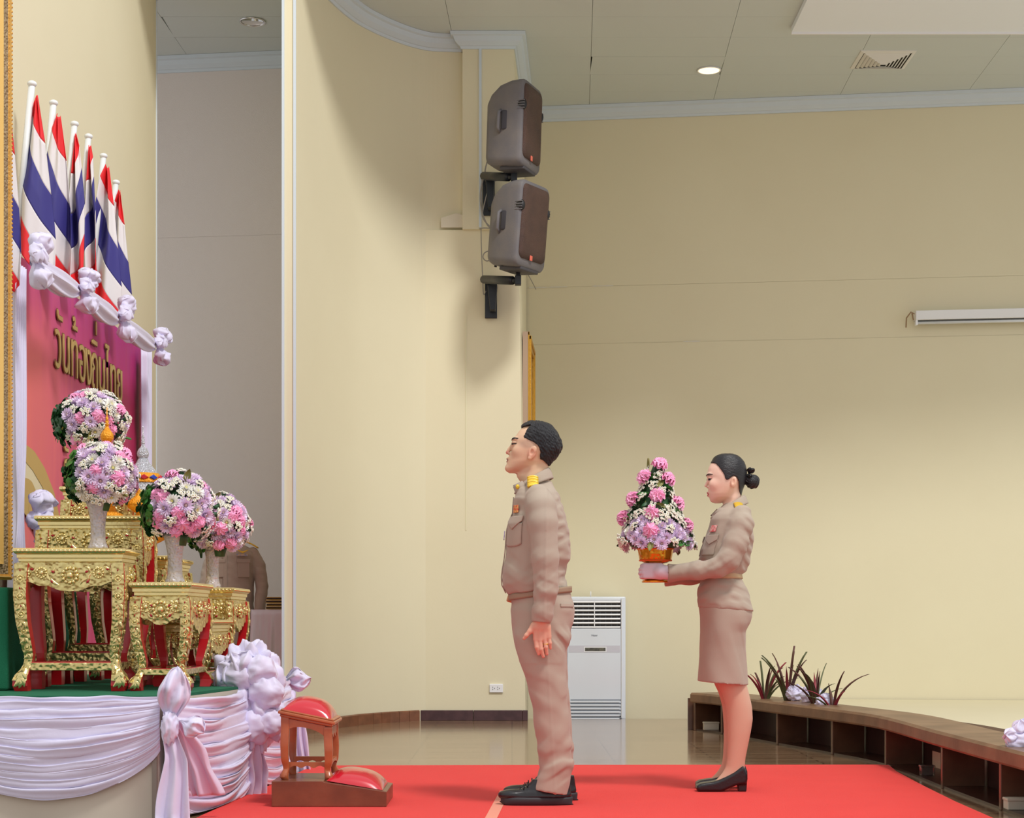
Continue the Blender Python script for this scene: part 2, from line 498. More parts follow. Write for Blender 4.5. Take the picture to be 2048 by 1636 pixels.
zl = PZ(460, 14.03)
fr = [(-0.748, 0), (0.112, 0), (0.095, 1.2), (0.066, 3.3), (0.052, zl), (-0.748, zl)]
bk = [(-0.748, -0.1), (0.150, -0.1), (0.140, 1.2), (0.135, 3.3), (0.135, zl), (-0.748, zl)]
b = MB(); b.rings([[(x, 14.03, z) for x, z in fr], [(x, 16.05, z) for x, z in bk]])
wp = struct(b.build('wall_pier', m_yel, None, smooth=False), 'yellow pier with a wider lower half')
b = MB(); b.rings([[(-0.408, 14.0, zl), (0.052, 14.0, zl), (0.014, 14.0, ZC), (-0.408, 14.0, ZC)],
                   [(-0.408, 16.05, zl), (0.135, 16.05, zl), (0.11, 16.05, ZC), (-0.408, 16.05, ZC)]])
b.build('upper_pier', m_yel, wp, smooth=False)
b = MB(); b.grid(10, 6, lambda u, v: (PX(lerp(882, 926, u), 14.02), 14.022, PZ(lerp(455, 426 + 14 * abs(u - .7), v), 14.02)))
b.build('bare_plaster_patch', M('bare_plaster', (216, 208, 188), .9), wp)

# left wall carrying the backdrop, corridor walls
XW = -2.70
b = MB(); b.prism([(XW, 8.6), (XW, 12.9), (-3.0, 12.9), (-3.0, 12.75), (XW - 0.15, 12.75), (XW - 0.15, 8.6)], (0, 0, 0), (1, 0, 0), (0, 1, 0), (0, 0, 6.6))  # short unseen return at the far end, added to limit corridor light
wl = struct(b.build('wall_left', m_yel, None, smooth=False), 'yellow wall behind the pink backdrop')
b = MB(); b.box((XW + 0.002, 12.897, 3.3), (0.012, 0.012, 6.6)); b.build('corner_bead', m_corn, wl, smooth=False)
b = MB(); b.prism([(-4.6, YG(-4.6)), (-1.5, YG(-1.5)), (-1.5, YG(-1.5) + .15), (-4.6, YG(-4.6) + .15)], (0, 0, 0), (1, 0, 0), (0, 1, 0), (0, 0, PZ(475, 14.6)))
wg = struct(b.build('wall_corridor', m_grey, None, smooth=False), 'dim beige wall seen through the opening')
b = MB(); b.prism([(-4.6, YG(-4.6)), (-1.5, YG(-1.5)), (-1.5, YG(-1.5) + .15), (-4.6, YG(-4.6) + .15)], (0, 0.0, PZ(475, 14.6) + .0012), (1, 0, 0), (0, 1, 0), (0, 0, ZC - PZ(475, 14.6)))
b.build('wall_board', m_grey, wg, smooth=False)
def sweep(path, prof, z, side=1, closed=False):
    """profile (out, dz) swept along a floor-plan path; side picks the outward normal"""
    R = []
    for i, p in enumerate(path):
        a = Vector(path[max(i - 1, 0)]); c = Vector(path[min(i + 1, len(path) - 1)]); p = Vector(p)
        if 0 < i < len(path) - 1:
            t1 = (p - a).normalized(); t2 = (c - p).normalized(); t = (t1 + t2).normalized()
            k = 1 / max(0.4, t.dot(t1))
        else: t = (c - a).normalized(); k = 1
        n = Vector((t.y, -t.x)) * side * k
        R.append([(p.x + n.x * o, p.y + n.y * o, z + dz) for o, dz in prof])
    return MB().rings(R)
cp = [(0, 0), (0.012, 0), (0.02, 0.02), (0.03, 0.022), (0.06, 0.05), (0.075, 0.085), (0.095, 0.092), (0.10, 0.12), (0, 0.12)]
cz = ZC - 0.12
struct(sweep([(0.12, YR(0.12)), (8.3, YR(8.3))], cp, cz).build('trim_1', m_corn, None, smooth=False), 'pale cornice of the rear wall')
struct(sweep(curve[4:], cp, cz).build('trim_2', m_corn, None, smooth=False), 'pale cornice of the curved wall')
struct(sweep([(-0.408, 14.12), (-0.408, 14.0), (0.014, 14.0), (0.11, 16.0)], cp, cz).build('trim_3', m_corn, None, smooth=False), 'pale cornice around the pier top')
struct(sweep([(-4.5, YG(-4.5)), (-1.63, YG(-1.63))], cp, cz).build('trim_4', m_corn, None, smooth=False), 'pale cornice of the corridor')
struct(sweep([(XW, 12.0), (XW, 12.9)], cp, cz).build('trim_5', m_corn, None, smooth=False), 'pale cornice at the end of the left wall')

# baseboard: separate blocks along the curve, straight dark boards on the pier
bb = None
cum = [(-1.53, 12.05)]
stops = [(-1.53, 12.05), (-1.47, 12.5), (-1.385, 12.92), (-1.225, 13.4), (-1.12, 13.58), (-1.06, 13.67), (-1.0, 13.76), (-0.93, 13.84), (-0.85, 13.92), (-0.77, 14.0)]
bp_ = [(0, 0), (0.018, 0), (0.018, 0.08), (0.012, 0.088), (0, 0.088)]
for i in range(len(stops) - 1):
    a, c = Vector(stops[i]), Vector(stops[i + 1]); d = (c - a).normalized() * 0.002
    mb_ = sweep([tuple(a + d), tuple(c - d)], bp_, 0.0)
    if bb is None:
        bb = struct(mb_.build('baseboard_middle', m_skirt_b, None, smooth=False), 'brown tile skirting along the curved wall and pier')
    else: mb_.build('skirting_tile', m_skirt_b, bb, smooth=False)
for x0, x1 in ((-0.765, -0.32), (-0.316, 0.085), (0.087, 0.13)):
    b = MB(); b.box(((x0 + x1) / 2, 14.02, 0.043), (x1 - x0, 0.03, 0.086)); b.build('skirting_tile', m_skirt_p, bb, smooth=False, bevel=0.003)

# ------------------------------------------------------------------ red carpet and tape
def carpet_mat():
    m = M('red_carpet_pile', (244, 58, 50), 0.95, bump=('noise', 400, 0.6), var=(3.0, 0.5, (236, 50, 44)), sheen=0.2, spec=0.1)
    return m
b = MB()
edge = [(-1.33, 6.6), (-1.30, 7.13), (-1.22, 8.2), (-1.16, 8.9), (-1.12, 9.56), (0.2, 9.60), (2.08, 9.62), (2.125, 9.58), (2.08, 9.2), (2.03, 8.35), (2.0, 7.67), (1.99, 7.1), (1.98, 5.6), (-1.35, 5.6)]
b.prism(edge, (0, 0, 0.001), (1, 0, 0), (0, 1, 0), (0, 0, 0.011))
tag(b.build('red_carpet', carpet_mat(), None, smooth=False), 'bright red carpet laid across the stage floor', 'carpet')
b = MB(); b.prism([(-0.165, 5.9), (-0.115, 5.9), (-0.008, 8.13), (-0.057, 8.14)], (0, 0, 0.0125), (1, 0, 0), (0, 1, 0), (0, 0, 0.0015))
tag(b.build('tape_strip', M('beige_tape', (232, 150, 128), 0.7), None, smooth=False), 'faded beige tape strip on the red carpet before the standing man', 'tape')

# ------------------------------------------------------------------ ceiling fittings
m_cream_e = M('lamp_glow', (255, 240, 200), 0.5, emit=((255, 232, 186), 1.6))
m_refl = M('bright_reflector', (235, 235, 235), 0.12, metal=1.0)
def downlight(px, py, lit, label):
    Y = (ZC - CH) * F / (HY - py); X = PX(px, Y)
    t = thing('downlight', label, 'ceiling light', (X, Y, ZC))
    b = MB(); b.lathe([(0.105, -0.004), (0.107, -0.010), (0.098, -0.014), (0.09, -0.006), (0.09, 0.0)], (X, Y, ZC + 0.004), 32)
    b.build('trim_ring', m_wpl if lit else m_refl, t)
    b = MB()
    n = 32; R = []
    for r, z in ((0.09, -0.006), (0.086, 0.03), (0.074, 0.075), (0.05, 0.11), (0.02, 0.12)):
        R.append([(X + r * math.cos(-2 * PI * k / n) * (1 + (0.02 if k % 4 == 0 else 0)), Y + r * math.sin(-2 * PI * k / n), ZC + z) for k in range(n)])
    b.rings(R, False); b.build('reflector', m_cream_e if lit else m_refl, t)
    b = MB(); b.lathe([(0.004, 0.0), (0.03, 0.012), (0.034, 0.04), (0.018, 0.09), (0.01, 0.11)], (X, Y, ZC + 0.012), 16)
    b.build('bulb', m_cream_e if lit else M('frosted_bulb', (225, 225, 220), 0.3), t)
    if lit:
        b = MB(); b.lathe([(0, -.004), (.084, -.004), (.084, -.002), (0, -.002)], (X, Y, ZC), 32); b.build('glowing_lens', m_cream_e, t)
    return t
downlight(1418, 140, True, 'glowing round downlight in the ceiling left of the square vent')
downlight(505, 43, False, 'unlit silver downlight above the dim corridor')

def vent():
    Y0, X0 = 14.62, 3.19
    t = thing('ceiling_vent', 'square louvred air vent in the ceiling', 'vent', (X0, Y0, ZC))
    mv = M('vent_white', (226, 226, 220), 0.6); mdk = M('vent_dark', (70, 68, 62), 0.8)
    def frame(b, s0, s1, z0, z1):
        o = [(-s0, -s0), (s0, -s0), (s0, s0), (-s0, s0)]; i = [(-s1, -s1), (s1, -s1), (s1, s1), (-s1, s1)]
        b.rings([[(X0 + x, Y0 + y, ZC + z0) for x, y in o], [(X0 + x, Y0 + y, ZC + z1) for x, y in i]], False)
    b = MB(); b.box((X0, Y0, ZC + 0.001), (0.44, 0.44, 0.004)); b.build('backing', mdk, t, smooth=False)
    b = MB(); frame(b, 0.235, 0.205, -0.004, -0.012); frame(b, 0.235, 0.235, 0.002, -0.004); b.build('frame', mv, t, smooth=False, solid=0.004)
    for k in range(6):
        s0 = 0.195 - 0.03 * k
        b = MB(); frame(b, s0, s0 - 0.022, -0.006 - 0.006 * k, -0.022 - 0.006 * k)
        b.build('louvre', mv, t, smooth=False, solid=0.002)
vent()
b = MB(); b.box((4.6, 12.75, ZC - 0.025), (4.66, 2.1, 0.05))
cpn = thing('ceiling_panel', 'broad bluish white panel on the ceiling at the upper right', 'panel', (4.6, 12.75, ZC - 0.05))
b.build('board', M('white_panel', (240, 247, 255), 0.5), cpn, smooth=False)
b = MB(); b.box((4.6, 13.81, ZC - 0.03), (4.66, 0.02, 0.065)); b.build('edge_strip', m_wpl, cpn, smooth=False)

# ------------------------------------------------------------------ fluorescent batten
def batten():
    x0, x1 = PX(1829, 15.55), 6.2
    zc = PZ(634, 15.52)
    t = thing('fluorescent_batten', 'long white unlit fluorescent batten on the rear wall', 'wall light', ((x0 + x1) / 2, YR(4.9) - .1, zc - .06))
    def bar(nm, dz, h, out, d, mat, r=False):
        b = MB()
        pts = []
        for x in (x0, x1):
            y = YR(x) - out
            if r: pts.append((x, y, zc + dz))
            else: b_ = [(x, y - d / 2, zc + dz - h / 2), (x, y + d / 2, zc + dz - h / 2), (x, y + d / 2, zc + dz + h / 2), (x, y - d / 2, zc + dz + h / 2)]; pts.append(b_)
        if r: b.tube(pts, h / 2, 12)
        else: b.rings(pts)
        b.build(nm, mat, t, smooth=r, bevel=0 if r else 0.004)
    bar('body', 0.012, 0.085, 0.07, 0.10, m_wpl)
    bar('tube', -0.055, 0.026, 0.09, 0.026, M('milky_tube', (222, 228, 234), 0.25), True)
    bar('thin_strip', -0.036, 0.010, 0.075, 0.05, M('gap_shade_grey', (90, 92, 90), 0.7))  # dark strip painted as the shade in the gap above the tube
    b = MB(); b.box((x0 + 0.01, YR(x0) - 0.085, zc - 0.05), (0.02, 0.05, 0.05)); b.build('tube_holder', m_wpl, t, smooth=False)
    b = MB()
    b.tube([W(1829, 628, 15.5), W(1822, 624, 15.5), W(1813, 636, 15.52), W(1812, 655, 15.52)], 0.006, 6); b.tube([W(1824, 626, 15.5), W(1827, 640, 15.5)], 0.006, 6)
    b.build('loose_wire', M('brown_wire', (150, 120, 88), 0.6), t)
batten()

# ------------------------------------------------------------------ air conditioner
def aircon():
    Yf = 15.62
    x0, x1 = PX(1126, Yf), PX(1252, Yf); z0 = -0.088; z1 = PZ(1193, Yf)
    t = thing('air_conditioner', 'white floor standing air conditioner against the rear wall', 'air conditioner', ((x0 + x1) / 2, Yf + .15, z0))
    mw = M('glossy_white_casing', (222, 228, 236), 0.12, coat=0.5)
    gz0, gz1 = PZ(1256, Yf), PZ(1203, Yf); gx0, gx1 = PX(1137, Yf), PX(1241, Yf)
    b = MB()
    b.box(((x0 + x1) / 2, Yf + .17, (z0 + z1) / 2), (x1 - x0, .28, z1 - z0))
    b.build('casing', mw, t, smooth=False, bevel=0.012)
    def face(nm, xa, xb, za, zb_, d, mat, bev=0.004):
        b = MB(); b.box(((xa + xb) / 2, Yf + .03 - d / 2, (za + zb_) / 2), (xb - xa, d, zb_ - za)); return b.build(nm, mat, t, smooth=False, bevel=bev)
    face('front_panel', x0 + .04, x1 - .045, PZ(1432, Yf), gz0 - 0.004, 0.03, mw, 0.006)
    face('head_panel', x0 + .04, x1 - .045, gz1 + 0.004, z1 - .012, 0.03, mw, 0.006)
    face('grille_recess', gx0, gx1, gz0, gz1, 0.012, m_blk, 0)
    for i in range(7):
        z = lerp(gz0 + 0.006, gz1 - 0.006, i / 6)
        b = MB(); b.box(((gx0 + gx1) / 2, Yf + .008, z), (gx1 - gx0, .022, .012), M4=Matrix.Rotation(-0.35, 3, 'X')); b.build('grille_slat', m_wpl, t, smooth=False)
    face('grille_divider', (gx0 + gx1) / 2 - .004, (gx0 + gx1) / 2 + .004, gz0, gz1, .036, m_wpl, 0)
    for i in range(9):
        x = lerp(gx0 + .03, gx1 - .03, i / 8)
        if abs(x - (gx0 + gx1) / 2) < .01: continue
        face('inner_vane', x - .003, x + .003, gz0, gz1, .014, M('vane_grey', (70, 74, 80), .5), 0)
    face('display_band', x0 + .05, x1 - .055, PZ(1305, Yf), PZ(1291, Yf), .0315, M('pale_band', (205, 204, 214), .25), 0)
    face('display_window', PX(1170, Yf), PX(1211, Yf), PZ(1302, Yf), PZ(1295.5, Yf), .034, M('display_dark', (60, 62, 58), .2, var=(30, .8, (120, 118, 100))), 0)
    face('display_frame', PX(1168, Yf), PX(1213, Yf), PZ(1304, Yf), PZ(1293.5, Yf), .033, m_wpl, 0)
    for i in range(6):
        z = PZ(1400 + 6.9 * i, Yf)
        face('lower_louvre_gap', PX(1141, Yf), PX(1243, Yf), z - .005, z + .005, .0325, M('louvre_shadow', (120, 128, 138), .5), 0)
        b = MB(); b.box(((x0 + x1) / 2, Yf - .004, z - .015), (.46, .012, .018)); b.build('lower_louvre', mw, t, smooth=False, bevel=.003)
    for sx in (x0 + .035, x1 - .04): face('side_trim', sx - .004, sx + .004, z0 + .02, z1 - .02, .036, m_wpl, .001)
    b = MB(); b.tube([(PX(1183, Yf), Yf + .15, z1), (PX(1183, Yf), Yf + .15, z1 + .05)], .005, 8); b.build('drain_stub', m_wpl, t)
    c = bpy.data.curves.new('brand_text', 'FONT'); c.body = 'Haier'; c.size = 0.026; c.align_x = 'CENTER'; c.extrude = 0.0005
    o = bpy.data.objects.new('brand_text', c); COL.objects.link(o); bpy.context.view_layer.update()
    me = bpy.data.meshes.new_from_object(o.evaluated_get(bpy.context.evaluated_depsgraph_get()))
    bpy.data.objects.remove(o); me.materials.append(M('logo_grey', (120, 124, 130), .4))
    o = bpy.data.objects.new('brand_text', me); COL.objects.link(o); o.parent = t
    o.rotation_euler = (PI / 2, 0, 0); o.location = Vector((PX(1189, Yf), Yf - .002, PZ(1272.5, Yf))) - t.location
aircon()

# wall socket
t = thing('wall_socket', 'white double power socket low on the pier', 'socket', (PX(992.5, 14.02), 14.02, PZ(1385, 14.02)))
b = MB(); b.box((PX(992.5, 14.02), 14.022, PZ(1376.5, 14.02)), (.112, .02, .07)); b.build('plate', m_wpl, t, smooth=False, bevel=.004)
for dx in (-.022, .018):
    for q in ((-.006, .009), (-.006, -.009), (.008, 0)):
        b = MB(); b.box((PX(992.5, 14.02) + dx + q[0], 14.011, PZ(1376.5, 14.02) + q[1]), (.004, .003, .007)); b.build('slot', m_blk, t, smooth=False)
# trunking on the pier
t = thing('cable_trunking', 'thin pale trunking running down the upper pier', 'trunking', (PX(960, 14), 13.99, PZ(455, 14)))
b = MB(); b.box((PX(960.5, 14), 13.995, (PZ(86, 14) + PZ(455, 14)) / 2), (.022, .012, PZ(86, 14) - PZ(455, 14))); b.build('thin_strip', m_corn, t, smooth=False)
b = MB(); b.box((PX(932, 14.03), 14.028, (PZ(630, 14) + PZ(1060, 14)) / 2), (.006, .006, PZ(630, 14) - PZ(1060, 14))); b.build('lower_strip', M('pale_seam', (226, 222, 190), .7), t, smooth=False)

# picture frame on the side of the pier
t = thing('picture_frame', 'gold picture frame seen edge on, hanging on the side of the pier', 'picture frame', (.12, 14.95, 2.05))
def fx(y): return .084 + .052 * (y - 14.45)
zt, zb2 = PZ(663, 14.5), 2.05
ya, yb = 14.5, 15.45
b = MB(); b.rings([[(fx(ya) + .004, ya, zb2), (fx(ya) + .05, ya, zb2), (fx(ya) + .05, ya, zt), (fx(ya) + .004, ya, zt)],
                   [(fx(yb) + .004, yb, zb2), (fx(yb) + .05, yb, zb2), (fx(yb) + .05, yb, zt), (fx(yb) + .004, yb, zt)]])
b.build('backing_box', M('brown_side', (176, 150, 128), .6), t, smooth=False)
m_gfr = M('gilt_frame', (200, 150, 52), .35, metal=.6, bump=('noise', 60, .3))
for o0, o1, h in ((0, .03, .012), (.03, .06, .028), (.06, .10, .016)):
    b = MB()
    for (pa, pb) in ((('v', ya), 0), (('v', yb), 0), (('h', zt), 0), (('h', zb2), 0)):
        k, q = pa; sgn = 1 if q in (ya, zb2) else -1
        if k == 'v':
            y0, y1 = q + sgn * o0, q + sgn * o1
            b.rings([[(fx(y0) + .05, y0, zb2 + o0), (fx(y0) + .05 + h, y0, zb2 + o0), (fx(y0) + .05 + h, y0, zt - o0), (fx(y0) + .05, y0, zt - o0)],
                     [(fx(y1) + .05, y1, zb2 + o0), (fx(y1) + .05 + h, y1, zb2 + o0), (fx(y1) + .05 + h, y1, zt - o0), (fx(y1) + .05, y1, zt - o0)]])
        else:
            z0, z1 = sorted((q + sgn * o0, q + sgn * o1))
            b.rings([[(fx(ya) + .05, ya + o0, z0), (fx(ya) + .05 + h, ya + o0, z0), (fx(ya) + .05 + h, ya + o0, z1), (fx(ya) + .05, ya + o0, z1)],
                     [(fx(yb) + .05, yb - o0, z0), (fx(yb) + .05 + h, yb - o0, z0), (fx(yb) + .05 + h, yb - o0, z1), (fx(yb) + .05, yb - o0, z1)]])
    b.build('moulding', m_gfr, t, smooth=False, bevel=.003)

# ------------------------------------------------------------------ loudspeakers, brackets, cables
m_spk = M('dusty_grey_plastic', (104, 102, 107), .65, bump=('noise', 200, .2), var=(7, .6, (122, 116, 112)))
m_gril = M('dusty_brown_grille', (86, 62, 52), .6, bump=('voronoi', 260, .6), var=(8, .6, (66, 48, 44)))
def speaker(px, py, Y, ang, tilt, label):
    c = W(px, py, Y)
    t = thing('loudspeaker', label, 'loudspeaker', c - Vector((0, 0, .33)), 'loudspeakers on the pier')
    Rm = Matrix.Rotation(-ang, 3, 'Z') @ Matrix.Rotation(tilt, 3, 'Y')
    def T(x, y, z): return c + Rm @ Vector((x, y, z))
    def rr(x, hy, z0, z1, r, n=6):
        pts = []
        for (cy, cz_, a0) in ((hy - r, z1 - r, 0), (-hy + r, z1 - r, 90), (-hy + r, z0 + r, 180), (hy - r, z0 + r, 270)):
            for k in range(n + 1):
                a = math.radians(a0 + 90 * k / n); pts.append(T(x, cy + r * math.cos(a), cz_ + r * math.sin(a)))
        return pts
    b = MB()
    b.rings([rr(x, hy, z0, z1, r) for x, hy, z0, z1, r in ((-.17, .09, -.25, .17, .04), (-.165, .115, -.28, .2, .05), (-.13, .14, -.30, .255, .06),
             (-.05, .17, -.315, .31, .06), (.05, .2, -.325, .33, .06), (.12, .21, -.33, .333, .06), (.15, .21, -.33, .333, .06), (.165, .2, -.32, .325, .06))])
    b.build('cabinet', m_spk, t)
    b = MB(); R = []
    for x, s in ((.150, 1.0), (.176, .97), (.186, .8)): R.append(rr(x, .192 * s, -.27 * s, .31 * s, .05))
    b.rings(R); b.build('grille', m_gril, t)
    for sy in (-1, 1):
        # waist notch with black ribs near the front edge
        b = MB(); b.ball(T(.145, sy * .186, .13), (.045, .028, .05), 16, 10, Rm=Rm); b.build('side_port', m_blk, t)
        for k in range(4):
            b = MB(); b.box(T(.148, sy * .208, .098 + .02 * k), (.06, .012, .006), M4=Rm); b.build('port_rib', m_spk, t, smooth=False)
        # handle pocket
        b = MB(); b.box(T(.02, sy * .186, .02), (.07, .02, .15), M4=Rm @ Matrix.Rotation(-.17 * sy, 3, 'Z')); b.build('handle_pocket', M('pocket_dark', (52, 50, 58), .6), t, bevel=.012)
        b = MB(); b.tube([T(-.03, sy * .17, .10), T(-.035, sy * .2, .08), T(-.04, sy * .2, -.04), T(-.035, sy * .17, -.07)], .014, 8); b.build('handle', m_spk, t)
    b = MB(); b.box(T(.06, 0, -.335), (.2, .26, .03), M4=Rm); b.build('pole_mount', M('mount_dark', (70, 68, 72), .6), t, bevel=.006)
    b = MB(); b.box(T(.183, -.03, -.25), (.008, .035, .04), M4=Rm); b.build('badge', M('badge_red', (226, 110, 90), .4), t, bevel=.003)
    return t, T
s1, T1 = speaker(1024, 258, 13.3, math.radians(21), math.radians(2), 'upper grey loudspeaker bracketed to the pier near the ceiling')
s2, T2 = speaker(1031, 455, 13.3, math.radians(32), math.radians(5), 'lower grey loudspeaker bracketed to the pier, tilted slightly down')
m_brk = M('black_bracket_paint', (30, 34, 40), .45)
def bracket(pole, y_arm, xw, xs, label, wedge):
    Y = 13.3
    t = thing('wall_bracket', label, 'bracket', W((xw + xs) / 2, y_arm + 40, 13.6), 'speaker brackets')
    b = MB(); b.tube([W(xs, pole[0], Y), W(xs, pole[1], Y)], .018, 12); b.build('pole', m_brk, t)
    b = MB(); b.box((W(xs, y_arm, Y)), (.05, .06, .075)); b.build('clamp', m_brk, t, smooth=False, bevel=.006)
    a, c = W(xw + 5, y_arm - 2, 13.9), W(xs - 12, y_arm, Y)
    b = MB(); b.tube([a, c], .035, 10); b.build('arm', m_brk, t)
    b = MB(); b.tube([c, W(xs, y_arm, Y)], .018, 8); b.build('arm_neck', m_brk, t)
    x0, y0, x1, y1 = wedge
    b = MB(); b.prism([(PX(x0, 13.9), PZ(y0, 13.9)), (PX(x1, 13.9), PZ(y0, 13.9)), (PX(x1 - 4, 13.9), PZ(y1, 13.9)), (PX(x0 + 5, 13.9), PZ(y1, 13.9))], (0, 13.84, 0), (1, 0, 0), (0, 0, 1), (0, .12, 0))
    b.build('wedge', m_brk, t, smooth=False, bevel=.006)
    b = MB(); b.box(W((x0 + x1) / 2 - 3, (y_arm + y1) / 2 + 4, 13.985), (.10, .03, .34)); b.build('wall_plate', m_brk, t, smooth=False, bevel=.004)
bracket((332, 372), 354, 963, 1028, 'black wall bracket under the upper loudspeaker', (971, 362, 990, 418))
bracket((533, 570), 561, 963, 1036, 'black wall bracket under the lower loudspeaker', (975, 572, 995, 622))
m_cab = M('grey_cable', (150, 145, 138), .6)
def cable(pts, label, r=.006, Y=13.85, mat=None):
    P = [W(x, y, Y) for x, y in pts]
    Q = []
    for i in range(len(P) - 1):
        p0, p1, p2, p3 = P[max(i - 1, 0)], P[i], P[i + 1], P[min(i + 2, len(P) - 1)]
        for k in range(6):
            u = k / 6
            Q.append(0.5 * ((2 * p1) + (p2 - p0) * u + (2 * p0 - 5 * p1 + 4 * p2 - p3) * u * u + (3 * p1 - p0 - 3 * p2 + p3) * u ** 3))
    Q.append(P[-1])
    b = MB(); b.tube(Q, r, 6); tag(b.build('speaker_cable', mat or m_cab, None), label, 'cable')
cable([(980, 305), (974, 325), (970, 345), (975, 368), (990, 362), (1012, 350)], 'grey cable from the upper loudspeaker looping over its bracket')
cable([(968, 352), (961, 385), (963, 420), (972, 445), (980, 456)], 'grey cable sagging in a long loop left of the upper bracket')
cable([(978, 372), (972, 395), (965, 425), (968, 440), (979, 452)], 'grey cable hanging inside the loop behind the lower loudspeaker', .005)
cable([(958, 458), (968, 456), (982, 457)], 'short grey cable entering the pier left of the lower loudspeaker', .005, 13.95)
cable([(962, 458), (963, 500), (965, 550), (967, 588), (972, 582)], 'thin grey cable dropping to the lower bracket', .004, 13.95)
cable([(985, 500), (970, 505), (966, 515), (974, 522), (988, 516)], 'small grey cable loop beside the lower loudspeaker', .005)
cable([(1050, 540), (1060, 556), (1072, 579)], 'thin grey cable from the lower loudspeaker to the rear wall joint', .004, 15.9)
cable([(992, 524), (991, 534)], 'black plug dangling behind the lower loudspeaker', .012, 13.6, m_blk)

# ------------------------------------------------------------------ curved planter with ledge
def planter():
    post_px = [(1390, 1461), (1444, 1468), (1555, 1489), (1665, 1509), (1772, 1532), (1885, 1576), (2002, 1620)]
    base = []
    for x, y in post_px:
        Y = CH * F / (y - HY); base.append(Vector((PX(x, Y), Y)))
    base.append(Vector((2.15, 6.5))); base.append(Vector((2.16, 5.6)))
    pts = []
    for i in range(len(base) - 1):
        p0, p1, p2, p3 = base[max(i - 1, 0)], base[i], base[i + 1], base[min(i + 2, len(base) - 1)]
        for k in range(6):
            u = k / 6
            pts.append(0.5 * ((2 * p1) + (p2 - p0) * u + (2 * p0 - 5 * p1 + 4 * p2 - p3) * u * u + (3 * p1 - p0 - 3 * p2 + p3) * u ** 3))
    pts.append(base[-1])
    pts = [(p.x, p.y) for p in pts]
    t = thing('curved_planter', 'long curved dark wooden planter along the right of the stage', 'planter', (2.2, 10, 0))
    prof = [(-.26, 0), (.035, 0), (.042, .01), (.042, .062), (.03, .075), (-.26, .075)]
    sweep(pts, prof, .21, 1).build('ledge', M('worn_ledge_wood', (134, 102, 76), .4, bump=('noise', 14, .15), var=(5, .8, (98, 70, 50))), t, smooth=False)
    mdk = M('dark_brown_panel', (66, 42, 34), .3, var=(6, .6, (50, 32, 28)))
    sweep(pts, [(-.25, 0), (-.215, 0), (-.215, .21), (-.25, .21)], 0.0, 1).build('back_panel', mdk, t, smooth=False)
    sweep(pts, [(-.25, 0), (.0, 0), (.0, .012), (-.25, .012)], 0.0, 1).build('plinth_board', mdk, t, smooth=False)
    for i, p in enumerate(base):
        a = base[max(i - 1, 0)]; c = base[min(i + 1, len(base) - 1)]; d = (c - a).normalized(); n = Vector((d.y, -d.x))
        q = p - n * .1
        b = MB(); b.box((q.x, q.y, .105), (.03, .21, .21), rz=math.atan2(n.y, n.x) + PI / 2)
        b.build('divider_post', m_wood, t, smooth=False, bevel=.003)
    # end board and soil bed behind
    b = MB(); b.box((1.5, 12.86, .12), (.34, .03, .24)); b.build('end_board', m_wood, t, smooth=False)
    bed = [(pts[i][0] + .22, pts[i][1] + .02) for i in range(0, len(pts), 3)]
    bed = bed + [(6.5, 5.6), (6.5, YR(6.5) - .02), (1.9, YR(1.9) - .02), (1.9, 13.0)]
    b = MB(); b.prism(bed, (0, 0, .0), (1, 0, 0), (0, 1, 0), (0, 0, .1)); b.build('painted_bed', m_yel, t, smooth=False)
    sweep(pts[4:30], [(-.62, 0), (-.26, 0), (-.26, .12), (-.62, .12)], .1, 1).build('soil_strip', M('dry_soil', (96, 72, 52), .95, bump=('noise', 40, .6)), t, smooth=False)
planter()
mjunk = M('pale_box_card', (206, 198, 178), .7)
def small_box(px, py, Y, w, h, d, label, mat=mjunk):
    t = thing('small_box', label, 'box', (PX(px, Y), Y, 0.012))
    b = MB(); b.box((PX(px, Y), Y, .012 + h / 2), (w, d, h)); b.build('body', mat, t, smooth=False, bevel=.004)
    b = MB(); b.box((PX(px, Y), Y, .012 + h + .004), (w + .006, d + .006, .012)); b.build('lid', mat, t, smooth=False, bevel=.003)
small_box(1422, 1460, 12.66, .115, .05, .05, 'pale box in the first planter compartment')
small_box(1854, 1545, 8.95, .07, .045, .05, 'clear plastic box in a planter compartment', M('clear_plastic', (150, 140, 132), .1, trans=.7))
small_box(2034, 1625, 7.35, .10, .04, .07, 'pale socket box at the near end of the planter')
def plant(px, Y, n, h, spread, label, seed):
    r = random.Random(seed)
    c = Vector((PX(px, Y), Y, .221))
    t = thing('red_leaf_plant', label, 'plant', c, 'red leaved plants in the planter')
    cols = [M('leaf_red', (150, 48, 62), .5), M('leaf_green', (92, 98, 62), .5), M('leaf_maroon', (98, 60, 52), .5)]
    for i in range(n):
        a = r.uniform(0, 2 * PI); L = h * r.uniform(.6, 1.15); lean = r.uniform(.1, 1.0) * spread
        d = Vector((math.cos(a), math.sin(a), 0)); side = Vector((-d.y, d.x, 0)); wd = r.uniform(.008, .014)
        face = Vector((math.cos(a + r.uniform(-1, 1)), .3, 0))
        def P(u, v):
            o = d * (lean * u ** 1.8 * L) + Vector((0, 0, L * (u - .35 * lean * u ** 3)))
            wv = wd * (math.sin(PI * min(1, u * .9 + .1)) ** .7) * (1 - u ** 6)
            s_ = (side + Vector((.5, 0, 0))).normalized()
            return c + o + s_ * (v - .5) * 2 * wv + d * .012 * ((v - .5) ** 2) * 4
        b = MB(); b.grid(9, 2, P); b.build('leaf', cols[r.choice([0, 1, 1, 2, 0, 2])], t, solid=.0012)
plant(1530, 11.75, 13, .33, .8, 'red leaved plant nearest the woman, left in the planter', 1)
